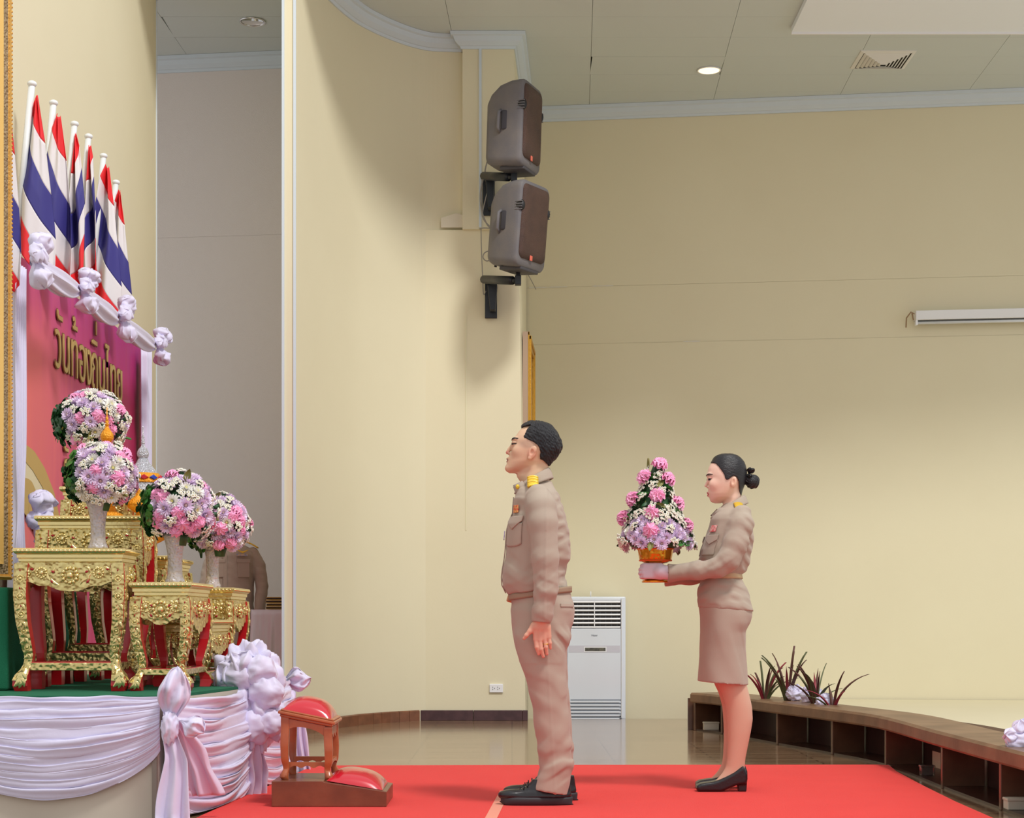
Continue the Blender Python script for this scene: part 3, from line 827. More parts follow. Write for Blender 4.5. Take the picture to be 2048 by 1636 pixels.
plant(1575, 11.5, 15, .40, .6, 'tallest red leaved plant in the planter', 2)
plant(1632, 11.1, 13, .34, .9, 'red leaved plant beside the lavender cloth in the planter', 3)
plant(1665, 10.9, 7, .32, 1.5, 'sparse red leaved plant leaning right in the planter', 4)
# ================================================================== altar side of the stage
PT = 0.52                                             # platform top
m_lav = M('lavender_white_satin', (222, 218, 243), .5, bump=('noise', 25, .15), sheen=.3, spec=.35)
m_green = M('green_felt', (18, 104, 72), .95, bump=('noise', 300, .4))
m_cream = M('cream_board', (214, 204, 188), .7, var=(3, .6, (196, 184, 168)))
m_gold = M('carved_gilt', (224, 206, 142), .28, metal=.8, bump=('voronoi', 60, .9), var=(40, .6, (182, 160, 96)))
m_gold2 = M('smooth_gilt', (230, 210, 146), .25, metal=.8, bump=('noise', 50, .2))
m_red = M('red_lacquer', (196, 18, 30), .3, coat=.3)
m_redglass = M('red_glass_inlay', (168, 12, 34), .15)
m_og = M('orange_gold', (240, 160, 30), .45, metal=.25, bump=('voronoi', 180, .6))
m_silver = M('silver_sequins', (214, 216, 224), .3, metal=.55, bump=('voronoi', 240, .9))

plat = [(-2.69, 6.93), (-1.44, 6.93), (-1.36, 7.25), (-1.29, 7.7), (-1.25, 8.1), (-1.22, 8.6), (-1.225, 9.0), (-1.24, 9.35), (-1.45, 9.6), (-2.69, 9.7)]
pl = thing('altar_platform', 'low altar platform covered with green felt at the left', 'platform', (-2.2, 8.4, 0))
b = MB(); b.prism(plat, (0, 0, .012), (1, 0, 0), (0, 1, 0), (0, 0, PT - .024)); b.build('cream_body', m_cream, pl, smooth=False)
b = MB(); b.prism([(x * 1.0, y) for x, y in plat], (0, 0, PT - .011), (1, 0, 0), (0, 1, 0), (0, 0, .012)); b.build('felt_top', m_green, pl, smooth=False)
b = MB(); b.box((-1.455, 6.925, .25), (.02, .02, .48)); b.build('corner_strip', M('grey_corner', (150, 140, 128), .6), pl, smooth=False)
tag((lambda b: (b.box((-2.44, 8.05, PT + .003 + .225), (.48, 1.26, .45)), b.build('green_riser', m_green, None, smooth=False, bevel=.01))[1])(MB()),
    'green felt covered riser behind the gilded tables', 'riser')

# ------------------------------------------------------------------ drapery helpers
def fold_noise(a, b_, c=0.0): return noise.noise((a, b_, c))
def swag(b, A, B, out, z0, g0, sag, seed, nf=9, depth=.03, nu=44, nv=72, plan=None, topdip=.006, zmin=.02):
    """pleated swag between floor-plan points A and B; out = outward normal (x,y)"""
    A, B = Vector(A), Vector(B); o = Vector((out[0], out[1])).normalized()
    def P(u, v):
        p = plan(u) if plan else A.lerp(B, u)
        c = 4 * u * (1 - u)
        gath = g0 * (1 - c) + g0 * 0.9 * c
        z = z0 - topdip * c - v * gath - sag * (v ** 1.15) * c ** .8
        ph = v * nf * 2 * PI + 2.6 * fold_noise(u * 1.8, v * 3, seed) + seed + 2.2 * math.sin(v * 4 + seed)
        w_ = abs(math.sin(ph / 2)) ** .6 * .7 + .3 * abs(math.sin(ph * 1.27 + 2 * fold_noise(u * 2.2, v * 5, seed + 4))) ** .7
        amp = depth * (.35 + .65 * c) * (.55 + .8 * fold_noise(u * 3 + 5, v * 7, seed + 3))
        off = .012 + amp * w_ + .012 * math.sin(PI * v) + .02 * c * math.sin(PI * min(1, v * 1.1))
        z += -.010 * math.cos(ph) * c + .006 * fold_noise(u * 7, v * 14, seed + 9)
        return (p.x + o.x * off, p.y + o.y * off, max(zmin, z))
    b.grid(nu, nv, P)
def lobe(b, c, d, L, wid, thick, seed, side=None, pleats=5, n=26):
    """puffed, pleated bow loop that opens from the knot c along d"""
    c, d = Vector(c), Vector(d).normalized()
    s_ = Vector(side).normalized() if side is not None else d.cross(Vector((0, 1, 0.2))).normalized()
    s_ = (s_ - d * s_.dot(d)).normalized(); nrm = d.cross(s_)
    def P(u, v):
        a = v * 2 * PI
        env = .14 + .86 * sm(u / .6) if u < .6 else math.sqrt(max(0, 1 - ((u - .6) / .4) ** 2))
        w_ = wid * env * math.cos(a); th = thick * env * math.sin(a)
        pl_ = .46 * wid * env * (.5 - abs(fold_noise(math.cos(a) * 1.9 + seed, u * 1.7 + math.sin(a) * .9, seed)) * 2.2)
        r = fold_noise(u * 4 + seed, math.cos(a) * 2, math.sin(a) * 2) * .35 * wid * u * env
        return c + d * (L * u * (1 - .12 * math.cos(a) ** 2) + .15 * L * u * fold_noise(math.cos(a) * 2, seed, 1)) + s_ * w_ + nrm * (th + pl_ + r)
    b.grid(n, 40, P)
def crumple(b, c, r, seed, nu=56, nv=40, k=.35, fr=1.7):
    def fn(d):
        q = Vector((d.x * fr + seed, d.y * fr, d.z * fr))
        r1 = 1 - abs(noise.noise(q)) * 2; r2 = 1 - abs(noise.noise(q * 2.1)) * 2
        return .82 + k * (.6 * r1 + .16 * r2)
    b.ball(c, r, nu, nv, fn)
def tail(b, pts, wid, seed, nf=4, side=(1, 0, 0), out=(0, -1, 0), amp=.025, nu=30, nv=44, flare=1.0):
    P0 = [Vector(p) for p in pts]; s_ = Vector(side); o = Vector(out)
    def path(u):
        x = u * (len(P0) - 1); i = min(int(x), len(P0) - 2); return P0[i].lerp(P0[i + 1], x - i)
    def P(u, v):
        w_ = wid * (.45 + .55 * sm(u * 1.6)) * (1 + (flare - 1) * u)
        ph = v * nf * 2 * PI + seed + .8 * fold_noise(u * 2, v * 2, seed)
        return path(u) + s_ * (v - .5) * w_ + o * (amp * (.3 + .7 * u) * math.sin(ph) + amp) + s_ * .02 * fold_noise(u * 3, v * 3, seed)
    b.grid(nu, nv, P)

sk = thing('platform_skirt', 'lavender white swagged cloth draped around the altar platform', 'drapery', (-1.7, 7.6, 0))
b = MB(); swag(b, (-2.37, 6.925), (-1.43, 6.925), (0, -1), PT - .002, .22, .21, 2.0, nf=12, depth=.024, nu=70, nv=150); b.build('front_swag', m_lav, sk, solid=.003)
b = MB(); swag(b, (-2.69, 6.925), (-2.38, 6.925), (0, -1), PT - .002, .22, .1, 5.0, nf=12, depth=.024); b.build('front_swag', m_lav, sk, solid=.003)
def plan_side(k0, k1):
    pts = [Vector(p) for p in plat[k0:k1 + 1]]
    def f(u):
        x = u * (len(pts) - 1); i = min(int(x), len(pts) - 2); return pts[i].lerp(pts[i + 1], x - i)
    return f
b = MB(); swag(b, plat[1], plat[4], (1, -.16), PT - .01, .40, .16, 3.3, nf=10, depth=.05, plan=plan_side(1, 4), nu=70, nv=140, topdip=.02, zmin=.014); b.build('side_swag', m_lav, sk, solid=.003)
b = MB(); swag(b, plat[4], plat[7], (1, -.05), PT - .01, .42, .12, 7.3, nf=10, depth=.05, plan=plan_side(4, 7), nu=70, nv=140, topdip=.02, zmin=.014); b.build('side_swag', m_lav, sk, solid=.003)

def bow_thing(name, label, c): return thing(name, label, 'bow', c, 'lavender bows on the altar platform')
# near corner bow
c0 = W(340, 1440, 6.86)
t = bow_thing('cloth_bow', 'lavender cloth bow with long tails at the near corner of the platform', c0)
b = MB(); lobe(b, c0 - Vector((0, 0, .03)), (.14, -.1, 1), .245, .066, .04, 1.7, side=(1, .2, 0)); b.build('upper_loop', m_lav, t)
b = MB(); lobe(b, c0 + Vector((.05, -.03, .0)), (1, -.1, -.5), .105, .05, .04, 4.0, side=(.4, 0, 1)); b.build('side_loop', m_lav, t)
b = MB(); crumple(b, c0 + Vector((.005, -.03, -.03)), (.036, .035, .07), 2.0, 40, 30); b.build('knot', m_lav, t)
b = MB(); tail(b, [c0, W(352, 1520, 6.85), W(352, 1636, 6.84), W(352, 1643, 6.84)], .135, 1.5, nf=2, amp=.022); b.build('tail', m_lav, t, solid=.003)
b = MB(); tail(b, [c0 + Vector((.03, 0, 0)), W(385, 1500, 6.95), W(420, 1590, 7.05)], .12, 3.5, nf=2, side=(.9, .4, 0), amp=.02); b.build('tail', m_lav, t, solid=.003)
# big ruffle in the middle of the side
c1 = W(497, 1385, 8.05)
t = bow_thing('cloth_rosette', 'large crumpled lavender cloth rosette on the side of the platform', c1)
def ruffle(b, c, r, seed):
    def fn(d):
        q = Vector((d.x * 2.2 + seed, d.y * 2.2, d.z * 1.0 + .5 * d.x))
        a = noise.noise(q * 1.4); bq = noise.noise(q * 3.1 + Vector((3, 1, 2)))
        return .80 + .42 * (abs(a) ** .7) * (1 if a > 0 else -.6) + .09 * (1 - 2 * abs(bq))
    b.ball(c, r, 90, 60, fn)
b = MB(); ruffle(b, c1 + Vector((0, -.02, .07)), (.16, .12, .17), 4.2); b.build('ruffle', m_lav, t)
b = MB(); ruffle(b, W(510, 1432, 8.0), (.14, .11, .17), 9.7); b.build('ruffle', m_lav, t)
for q, (dx, dz, L, w_, sd) in enumerate(((-.8, .9, .19, .09, 1.3), (.1, 1, .21, .11, 2.2), (.75, .7, .19, .09, 3.1), (-.3, 1, .21, .09, 4.4), (.9, -.1, .17, .08, 5.2), (-.9, .2, .15, .07, 6.1), (.5, -1, .2, .09, 7.7), (-.2, -1, .18, .09, 8.6))):
    b = MB(); lobe(b, c1 + Vector((0, -.06, .0)), (dx, -.35, dz), L, w_, .04, sd, side=(dz, 0, -dx)); b.build('loop', m_lav, t)
for q, (px, py, r, sd) in enumerate(((470, 1400, .08, 2.0), (532, 1385, .085, 6.0), (508, 1455, .085, 8.0), (538, 1445, .07, 11.0), (480, 1350, .08, 14.0), (520, 1345, .08, 17.0))):
    b = MB(); crumple(b, W(px, py, 7.93), (r, r * .8, r), sd, 44, 32, .34, 1.25); b.build('puff', m_lav, t)
b = MB(); tail(b, [W(505, 1470, 7.95), W(500, 1540, 7.98), W(495, 1600, 8.0)], .17, 2.5, nf=4, side=(.75, .6, 0), out=(.7, -.7, 0), amp=.02); b.build('tail', m_lav, t, solid=.003)
# far corner bow
c2 = W(566, 1362, 9.3)
t = bow_thing('cloth_bow', 'smaller lavender cloth bow at the far corner of the platform', c2)
b = MB(); lobe(b, c2, (1, -.1, .12), .15, .07, .05, 2.4, side=(0, 0, 1)); b.build('loop', m_lav, t)
b = MB(); lobe(b, c2, (.2, -.5, -1), .16, .06, .04, 5.4, side=(1, 0, 0)); b.build('loop', m_lav, t)
b = MB(); crumple(b, c2, (.03, .03, .03), 3.0, 24, 16); b.build('knot', m_lav, t)
b = MB(); tail(b, [c2, W(585, 1440, 9.32), W(596, 1548, 9.34)], .15, 2.0, nf=4, side=(1, .2, 0), amp=.02); b.build('tail', m_lav, t, solid=.003)

# ------------------------------------------------------------------ gilded altar tables
def rosette(b, c, u, v, r):
    c, u, v = Vector(c), Vector(u), Vector(v); n = u.cross(v).normalized()
    def dome(cc, rr, h, k=10):
        R = [[cc + (u * math.cos(2 * PI * i / k) + v * math.sin(2 * PI * i / k)) * rr * q + n * h * e for i in range(k)] for q, e in ((1, 0), (.9, .55), (.6, .9), (.15, 1.0))]
        b.rings(R)
    dome(c, r * .42, r * .42)
    for i in range(12):
        a = 2 * PI * i / 12; p = c + (u * math.cos(a) + v * math.sin(a)) * r * .78
        dome(p, r * .24, r * .25, 6)
def leafrelief(b, c, u, v, L, ang, wd=.3):
    c, u, v = Vector(c), Vector(u), Vector(v); n = u.cross(v).normalized()
    d = u * math.cos(ang) + v * math.sin(ang); s_ = -u * math.sin(ang) + v * math.cos(ang)
    R = []
    for t_, w_ in ((0, .1), (.25, .8), (.55, 1), (.85, .5), (1, .05)):
        o = c + d * L * t_ + s_ * L * .18 * math.sin(PI * t_)
        ww = L * wd * w_ * .5
        R.append([o - s_ * ww, o + n * L * .14 * (w_ * .8 + .2), o + s_ * ww])
    b.rings(R, False, False)
def gem(b, c, u, v, a, r):
    c, u, v = Vector(c), Vector(u), Vector(v); n = u.cross(v).normalized()
    d = u * math.cos(a) + v * math.sin(a); s_ = -u * math.sin(a) + v * math.cos(a)
    R = [[c + d * r, c + s_ * r * .6, c - d * r, c - s_ * r * .6], [c + d * r * .7 + n * r * .4, c + s_ * r * .4 + n * r * .4, c - d * r * .7 + n * r * .4, c - s_ * r * .4 + n * r * .4]]
    b.rings(R)
TABLES = 0
def table(x0, x1, y0, d, h, label, ap=.135, fringe=True):
    """gilded table: top, carved aprons, cabriole legs with gilt plates, stretchers"""
    global TABLES
    y1 = y0 + d; z0 = PT + .002; zt = z0 + h; cx, cy = (x0 + x1) / 2, (y0 + y1) / 2
    w = x1 - x0
    t = thing('altar_table', label, 'table', (cx, cy, z0), 'gilded altar tables')
    ap = min(ap, h * .3)
    # moulded top
    b = MB(); R = []
    for e, z in ((.0, -.062), (.004, -.058), (.004, -.045), (.010, -.042), (.010, -.028), (.018, -.022), (.024, -.014), (.024, -.004), (.020, 0)):
        R.append([(x0 - e + .012, y0 - e + .012, zt + z), (x1 + e - .012, y0 - e + .012, zt + z), (x1 + e - .012, y1 + e - .012, zt + z), (x0 - e + .012, y1 + e - .012, zt + z)])
    b.rings(R); top = b.build('top', m_gold2, t, smooth=False)
    b = MB()                                            # bead row under the rim
    for k in range(int(w / .018)):
        x = lerp(x0, x1, (k + .5) / int(w / .018)); b.ball((x, y0 - .012, zt - .012), (.007, .005, .006), 6, 4)
    for k in range(int(d / .018)):
        y = lerp(y0, y1, (k + .5) / int(d / .018)); b.ball((x1 + .012, y, zt - .012), (.005, .007, .006), 6, 4)
    b.build('bead_row', m_gold2, top)['kind'] = 'stuff'
    zc = zt - .062
    # aprons with scalloped lower edge
    def apron(o, u, length, lobes, nm):
        n_ = 24; poly = [(0, 0)]
        for k in range(n_ + 1):
            q = k / n_
            if lobes == 'swag': dep = ap * (.62 + .38 * (1 - abs(2 * q - 1)) ** 1.1 - .07 * abs(math.sin(q * PI * 5)))
            else: dep = ap * (.72 + .5 * (1 - abs(2 * q - 1)) + .05 * math.sin(q * PI * 14))
            poly.append((length * q, -dep))
        poly.append((length, 0))
        u = Vector(u); n = u.cross(Vector((0, 0, 1)))
        b = MB(); b.prism(poly, Vector(o) - n * .012, u, (0, 0, 1), n * .014)
        a_ = b.build(nm, m_gold, t, smooth=False)
        b = MB(); o2 = Vector(o) + n * .002; v = Vector((0, 0, 1))
        rosette(b, o2 + u * length * .5 - v * ap * .42, u, v, ap * .30)
        for sg in (-1, 1):
            if length > .2: rosette(b, o2 + u * length * (.5 + sg * .27) - v * ap * .34, u, v, ap * .2)
            rosette(b, o2 + u * length * (.5 + sg * .44) - v * ap * .38, u, v, ap * .22)
            for k in range(4):
                leafrelief(b, o2 + u * length * (.5 + sg * (.10 + .075 * k)) - v * ap * (.72 - .1 * k), u, v, ap * .34, (PI / 2 if sg > 0 else PI / 2) + sg * (-.9 + .5 * k))
                leafrelief(b, o2 + u * length * (.5 + sg * (.14 + .09 * k)) - v * ap * .12, u, v, ap * .3, -PI / 2 + sg * .7)
        b.build('carving', m_gold2, a_)['kind'] = 'stuff'
        b = MB()
        for sg in (-1, 1):
            for (q, zz, an) in (((.16, .30, .5), (.17, .62, 1.0), (.36, .22, 0)) if length > .2 else ((.22, .3, 0),)):
                gem(b, o2 + n * .003 + u * length * (.5 + sg * q) - v * ap * zz, u, v, an * sg, ap * .075)
        b.build('red_inlay', m_redglass, a_)['kind'] = 'stuff'
    apron((x0 + .004, y0 + .004, zc), (1, 0, 0), w - .008, 'swag', 'apron')
    apron((x1 - .004, y0 + .004, zc), (0, 1, 0), d - .008, 'fringe' if fringe else 'swag', 'apron')
    apron((x1 - .004, y1 - .004, zc), (-1, 0, 0), w - .008, 'swag', 'apron')
    apron((x0 + .004, y1 - .004, zc), (0, -1, 0), d - .008, 'swag', 'apron')
    # cabriole legs
    lw = .055 if w > .35 else .046
    def offs(q):     # q = 0 floor .. 1 top : outward offset and half width
        o = np.interp(q, [0, .06, .12, .2, .27, .36, .55, .75, .9, 1], [.004, .010, .004, -.016, -.022, -.014, .002, .008, .006, .002])
        s_ = np.interp(q, [0, .05, .11, .17, .24, .34, .6, 1], [.028, .033, .030, .018, .016, .022, .026, .029])
        return float(o), float(s_) * lw / .055
    hl = h - .066
    for sx, xc in ((-1, x0 + lw / 2), (1, x1 - lw / 2)):
        for sy, yc in ((-1, y0 + lw / 2), (1, y1 - lw / 2)):
            R = []; PXs = []; PYs = []
            for k in range(25):
                q = k / 24; o, s_ = offs(q); z = z0 + hl * q
                X, Y = xc + sx * o, yc + sy * o
                R.append([(X - s_, Y - s_, z), (X + s_, Y - s_, z), (X + s_, Y + s_, z), (X - s_, Y + s_, z)])
                if q > .045:
                    e = .004; r_ = s_ * .94
                    yy = Y + sy * s_; xx = X + sx * s_
                    PYs.append([(X - r_, yy, z), (X - r_, yy + sy * e, z), (X, yy + sy * e * 2, z), (X + r_, yy + sy * e, z), (X + r_, yy, z)])
                    PXs.append([(xx, Y - r_, z), (xx + sx * e, Y - r_, z), (xx + sx * e * 2, Y, z), (xx + sx * e, Y + r_, z), (xx, Y + r_, z)])
            b = MB(); b.rings(R); lg = b.build('leg', m_red, t, smooth=False)
            b = MB(); b.rings(PYs); b.build('gilt_plate', m_gold, lg, smooth=False)
            b = MB(); b.rings(PXs); b.build('gilt_plate', m_gold, lg, smooth=False)
            if sy == -1 or sx == 1:
                b = MB(); g2 = MB()
                for q in (.88, .74, .6, .47, .34):
                    o, s_ = offs(q); X, Y = xc + sx * o, yc + sy * o; z = z0 + hl * q
                    if sy == -1:
                        rosette(b, (X, Y - s_ - .005, z), (1, 0, 0), (0, 0, 1), s_ * .62)
                        for sg in (-1, 1): leafrelief(b, (X, Y - s_ - .004, z - s_ * 1.2), (1, 0, 0), (0, 0, 1), s_ * 1.3, -PI / 2 + sg * .6, .4)
                        gem(g2, (X, Y - s_ - .009, z + hl * .065), (1, 0, 0), (0, 0, 1), PI / 2, .0065)
                    if sx == 1: rosette(b, (X + s_ + .005, Y, z), (0, 1, 0), (0, 0, 1), s_ * .6)
                for q in (.1, .06):
                    o, s_ = offs(q); X, Y = xc + sx * o, yc + sy * o
                    if sy == -1:
                        for a in (-.5, 0, .5): leafrelief(b, (X, Y - s_ - .004, z0 + hl * (q + .05)), (1, 0, 0), (0, 0, 1), s_ * 1.5, -PI / 2 + a, .45)
                b.build('carving', m_gold2, lg)['kind'] = 'stuff'
                if g2.v: g2.build('red_inlay', m_redglass, lg).__setitem__('kind', 'stuff')
    # stretchers
    zs = z0 + h * .17
    for (a, c_, dx, dy) in ((cx, y0 + lw * .55, w - lw * 1.3, .016), (cx, y1 - lw * .55, w - lw * 1.3, .016), (x0 + lw * .55, cy, .016, d - lw * 1.3), (x1 - lw * .55, cy, .016, d - lw * 1.3)):
        b = MB(); b.box((a, c_, zs), (dx, dy, h * .055)); st = b.build('stretcher', m_gold, t, smooth=False, bevel=.003)
        b = MB(); b.box((a, c_, zs + h * .03), (max(dx - .006, .01), max(dy - .004, .01), .004)); b.build('red_edge', m_red, st, smooth=False)
    TABLES += 1
    return t, zt
tA, zA = table(-2.15, -1.685, 7.37, .27, .62, 'tall gilded table in front, under the nearest full vase')
tB, zB = table(-1.655, -1.405, 7.40, .52, .473, 'small low gilded table at the near right, bearing a crystal vase')
tC, zC_ = table(-2.195, -1.71, 7.86, .28, .79, 'taller gilded table behind the front one, bearing the golden bud offering')
tT, zT = table(-2.18, -1.84, 8.24, .3, .955, 'tallest gilded table at the back of the altar')
tN, zN = table(-1.815, -1.675, 8.24, .27, .62, 'narrow gilded table in the middle of the altar')
tM, zM = table(-1.645, -1.425, 8.0, .6, .31, 'lowest gilded table between the two small ones')
tB2, zB2 = table(-1.665, -1.425, 8.66, .5, .473, 'small gilded table at the far right of the altar')
tA2, zA2 = table(-2.15, -1.695, 8.70, .27, .62, 'gilded table at the far side under the silver bud offering')

# ------------------------------------------------------------------ crystal vases
m_cry = M('cut_crystal', (250, 244, 248), .08, trans=.55, bump=('voronoi', 90, .9), spec=.9)
def vase(px, zb_, Y, h, label):
    X = PX(px, Y); z = zb_ + .001
    t = thing('crystal_vase', label, 'vase', (X, Y, z), 'crystal vases on the altar')
    pr = [(.0, 0), (.042, 0), (.043, .01), (.038, .02), (.033, .035), (.031, .09), (.034, .13), (.042, .17), (.050, .195), (.053, .21)]
    k = h / .21
    b = MB(); b.lathe([(r, q * k) for r, q in pr] + [(.049, .207 * k), (.038, .17 * k), (.028, .12 * k), (.025, .05 * k), (.0, .045 * k)], (X, Y, z), 40, 20, .02)
    b.build('glass_body', m_cry, t)
    b = MB(); b.lathe([(0, .05 * k), (.024, .05 * k), (.027, .12 * k), (.034, .165 * k), (0, .165 * k)], (X, Y, z), 20); b.build('stems_in_water', M('pinkish_water', (196, 160, 158), .2, trans=.3), t)
    return Vector((X, Y, z + h))
# ------------------------------------------------------------------ flowers (shared meshes)
m_pink = M('carnation_pink', (255, 184, 220), .6, var=(60, .7, (255, 140, 196)), sheen=.3)
m_lil = M('mum_lilac', (242, 224, 246), .6, var=(45, .6, (230, 206, 240)))
m_whi = M('mum_white', (248, 246, 240), .6)
m_ctr = M('mum_centre', (214, 205, 130), .7)
m_ast = M('aster_white', (240, 238, 226), .7)
m_leaf = M('leaf_mid_green', (62, 128, 48), .45, var=(20, .6, (40, 92, 40)))
m_leafd = M('leaf_dark_green', (34, 74, 40), .5, var=(30, .6, (48, 96, 52)))
m_leafb = M('leaf_olive', (130, 128, 66), .5)
def petal(b, a, r0, r1, w, z0, z1, curl=.3):
    d = Vector((math.cos(a), math.sin(a), 0)); s_ = Vector((-d.y, d.x, 0))
    R = []
    for q, ww in ((0, .35), (.5, 1), (.85, .8), (1, .15)):
        r = lerp(r0, r1, q); z = lerp(z0, z1, q) + curl * (r1 - r0) * q * (1 - q)
        R.append([d * r - s_ * w * ww + Vector((0, 0, z + w * .25)), d * r + Vector((0, 0, z)), d * r + s_ * w * ww + Vector((0, 0, z + w * .25))])
    b.rings(R, False, False)
def mk_mum(seed):
    r = random.Random(seed); b = MB()
    for ring, (n, r1, z1) in enumerate(((17, .036, .004), (15, .030, .016), (11, .021, .024), (7, .012, .026))):
        for k in range(n): petal(b, 2 * PI * k / n + ring * .5 + r.uniform(-.08, .08), .003, r1 * r.uniform(.88, 1.08), .0042, 0, z1, .25)
    b.m = 1; b.ball((0, 0, .012), (.006, .006, .008), 8, 5)
    return b
def mk_carn(seed):
    r = random.Random(seed); b = MB()
    for ring, (R1, z1, am) in enumerate(((.034, .006, .006), (.032, .018, .008), (.026, .028, .009), (.017, .034, .008), (.008, .038, .005))):
        ph = r.uniform(0, 6)
        def P(u, v):
            a = 2 * PI * u; q = .15 + .85 * v
            rr = R1 * q * (1 + .10 * math.sin(7 * a + ph) * v + .05 * math.sin(17 * a + ph) * v)
            return (rr * math.cos(a), rr * math.sin(a), z1 * (1 - .25 * v * v) + am * v * math.sin(9 * a + ph * 2) + .003 * v * math.sin(23 * a))
        b.grid(40, 3, P)
    return b
def mk_aster(seed):
    r = random.Random(seed); b = MB()
    for k in range(9):
        a = k * 2.4; q = .021 * math.sqrt(k / 9); c = Vector((q * math.cos(a), q * math.sin(a), .02 - q * .35 + r.uniform(-.003, .004)))
        s_ = r.uniform(.8, 1.15); b.m = 0
        for j in range(7):
            an = 2 * PI * j / 7; d = Vector((math.cos(an), math.sin(an), 0))
            p = c + d * .0042 * s_; b.ball(p, (.0032 * s_, .0032 * s_, .0026 * s_), 5, 4)
        b.m = 1; b.ball(c + Vector((0, 0, .001)), .0024 * s_, 5, 4)
    b.m = 2; b.tube([(0, 0, -.012), (0, 0, .014)], [.004, .012], 6)
    return b
def mk_leaf():
    b = MB()
    b.grid(8, 4, lambda u, v: ((v - .5) * .036 * (math.sin(PI * min(1, .06 + .94 * u)) ** .8), .075 * u, .018 * u * u - .012 * u + .022 * (v - .5) ** 2 * 4 * .5))
    return b
def mk_ivy():
    b = MB()
    rr = random.Random(3)
    for k in range(9):
        a = rr.uniform(0, 6.28); q = rr.uniform(0, .03); c = Vector((q * math.cos(a), q * math.sin(a), rr.uniform(-.006, .02))); s_ = rr.uniform(.009, .014); al = rr.uniform(0, 6)
        n = Vector((rr.uniform(-.6, .6), rr.uniform(-.6, .6), 1)).normalized(); Q = n.to_track_quat('Z', 'Y').to_matrix()
        pts = [c + Q @ Vector((s_ * math.cos(al + i * 2 * PI / 7) * (1.25 if i == 0 else .9 + .2 * (i % 2)), s_ * math.sin(al + i * 2 * PI / 7), .002 * (i % 2))) for i in range(7)]
        b.add([c + Q @ Vector((0, 0, .003))] + pts, [(0, i + 1, (i + 1) % 7 + 1) for i in range(7)])
    return b
HIDE = []
def proto_mesh(mb, name, mats, smooth=True):
    me = bpy.data.meshes.new(name); me.from_pydata([tuple(p) for p in mb.v], [], mb.f)
    for q in mats: me.materials.append(q)
    if len(mats) > 1: me.polygons.foreach_set('material_index', mb.mi)
    me.polygons.foreach_set('use_smooth', [smooth] * len(me.polygons)); me.update(); return me
FM = {
    'carnation': [proto_mesh(mk_carn(s_), 'carnation', [m_pink]) for s_ in (1, 2)],
    'lilac_mum': [proto_mesh(mk_mum(s_), 'lilac_mum', [m_lil, M('lilac_centre', (186, 160, 150), .7)]) for s_ in (1, 2)],
    'white_mum': [proto_mesh(mk_mum(s_ + 5), 'white_mum', [m_whi, m_ctr]) for s_ in (1, 2)],
    'aster_sprig': [proto_mesh(mk_aster(s_), 'aster_sprig', [m_ast, M('aster_eye', (190, 176, 120), .7), m_leafd]) for s_ in (1, 2)],
    'leaf': [proto_mesh(mk_leaf(), 'leaf', [q]) for q in (m_leaf, m_leafd, m_leafb)],
    'ivy_sprig': [proto_mesh(mk_ivy(), 'ivy_sprig', [q], False) for q in (m_leafd, m_leafd, m_leaf)],
}
def put(kind, p, n, sc, parent, rnd):
    o = bpy.data.objects.new(kind, rnd.choice(FM[kind])); COL.objects.link(o); o.parent = parent
    q = Vector(n).to_track_quat('Z', 'Y') @ Matrix.Rotation(rnd.uniform(0, 6.28), 3, 'Z').to_quaternion()
    o.location = Vector(p) - parent.location; o.rotation_mode = 'QUATERNION'; o.rotation_quaternion = q
    o.scale = (sc,) * 3
    return o
def bouquet(c, r, label, seed, n=112, greens=True, tint=0):
    rnd = random.Random(seed); c = Vector(c)
    t = thing('flower_bouquet', label, 'flowers', c - Vector((0, 0, r[2])), 'round bouquets on the altar')
    b = MB(); b.ball(c, (r[0] * .74, r[1] * .74, r[2] * .72), 20, 14, lambda d: 1 + .06 * noise.noise(d * 4)); b.build('foliage_core', m_leafd, t)
    b = MB(); b.tube([c - Vector((0, 0, r[2] * .7)), c - Vector((0, 0, r[2] + .02))], [.05, .032], 10); b.build('stem_bundle', m_leafd, t)
    kinds = []
    for k in range(n):
        z = 1 - 1.78 * (k + .5) / n; a = k * 2.39996 + seed
        q = math.sqrt(max(0, 1 - z * z)); d = Vector((q * math.cos(a), q * math.sin(a), z))
        p = c + Vector((d.x * r[0], d.y * r[1], d.z * r[2])) * rnd.uniform(.86, 1.0)
        nrm = (d + Vector((rnd.uniform(-.25, .25), rnd.uniform(-.25, .25), rnd.uniform(-.15, .25)))).normalized()
        if greens and d.x < -.62: put('ivy_sprig', p, nrm, rnd.uniform(1.0, 1.5), t, rnd); continue
        u = rnd.random()
        if u < .17: put('carnation', p, nrm, rnd.uniform(.9, 1.1), t, rnd)
        elif u < .5: put('lilac_mum', p, nrm, rnd.uniform(1.0, 1.3), t, rnd)
        elif u < .7: put('white_mum', p, nrm, rnd.uniform(1.0, 1.25), t, rnd)
        else: put('aster_sprig', p + nrm * .012, nrm, rnd.uniform(1.1, 1.4), t, rnd)
    for k in range(30):
        z = rnd.uniform(-.85, .95); a = rnd.uniform(0, 6.28); q = math.sqrt(1 - z * z); d = Vector((q * math.cos(a), q * math.sin(a), z))
        if greens and k < 14: d = Vector((-rnd.uniform(.7, 1), rnd.uniform(-.6, .6), rnd.uniform(-.7, .5))).normalized()
        p = c + Vector((d.x * r[0], d.y * r[1], d.z * r[2])) * (.98 if k < 14 else .95)
        if k < 14: put('ivy_sprig', p, d, rnd.uniform(1.1, 1.6), t, rnd)
        else: put('leaf', p, (d + Vector((rnd.uniform(-.8, .8), rnd.uniform(-.8, .8), rnd.uniform(-.8, .8)))).normalized(), rnd.uniform(.7, 1.0), t, rnd)
    return t
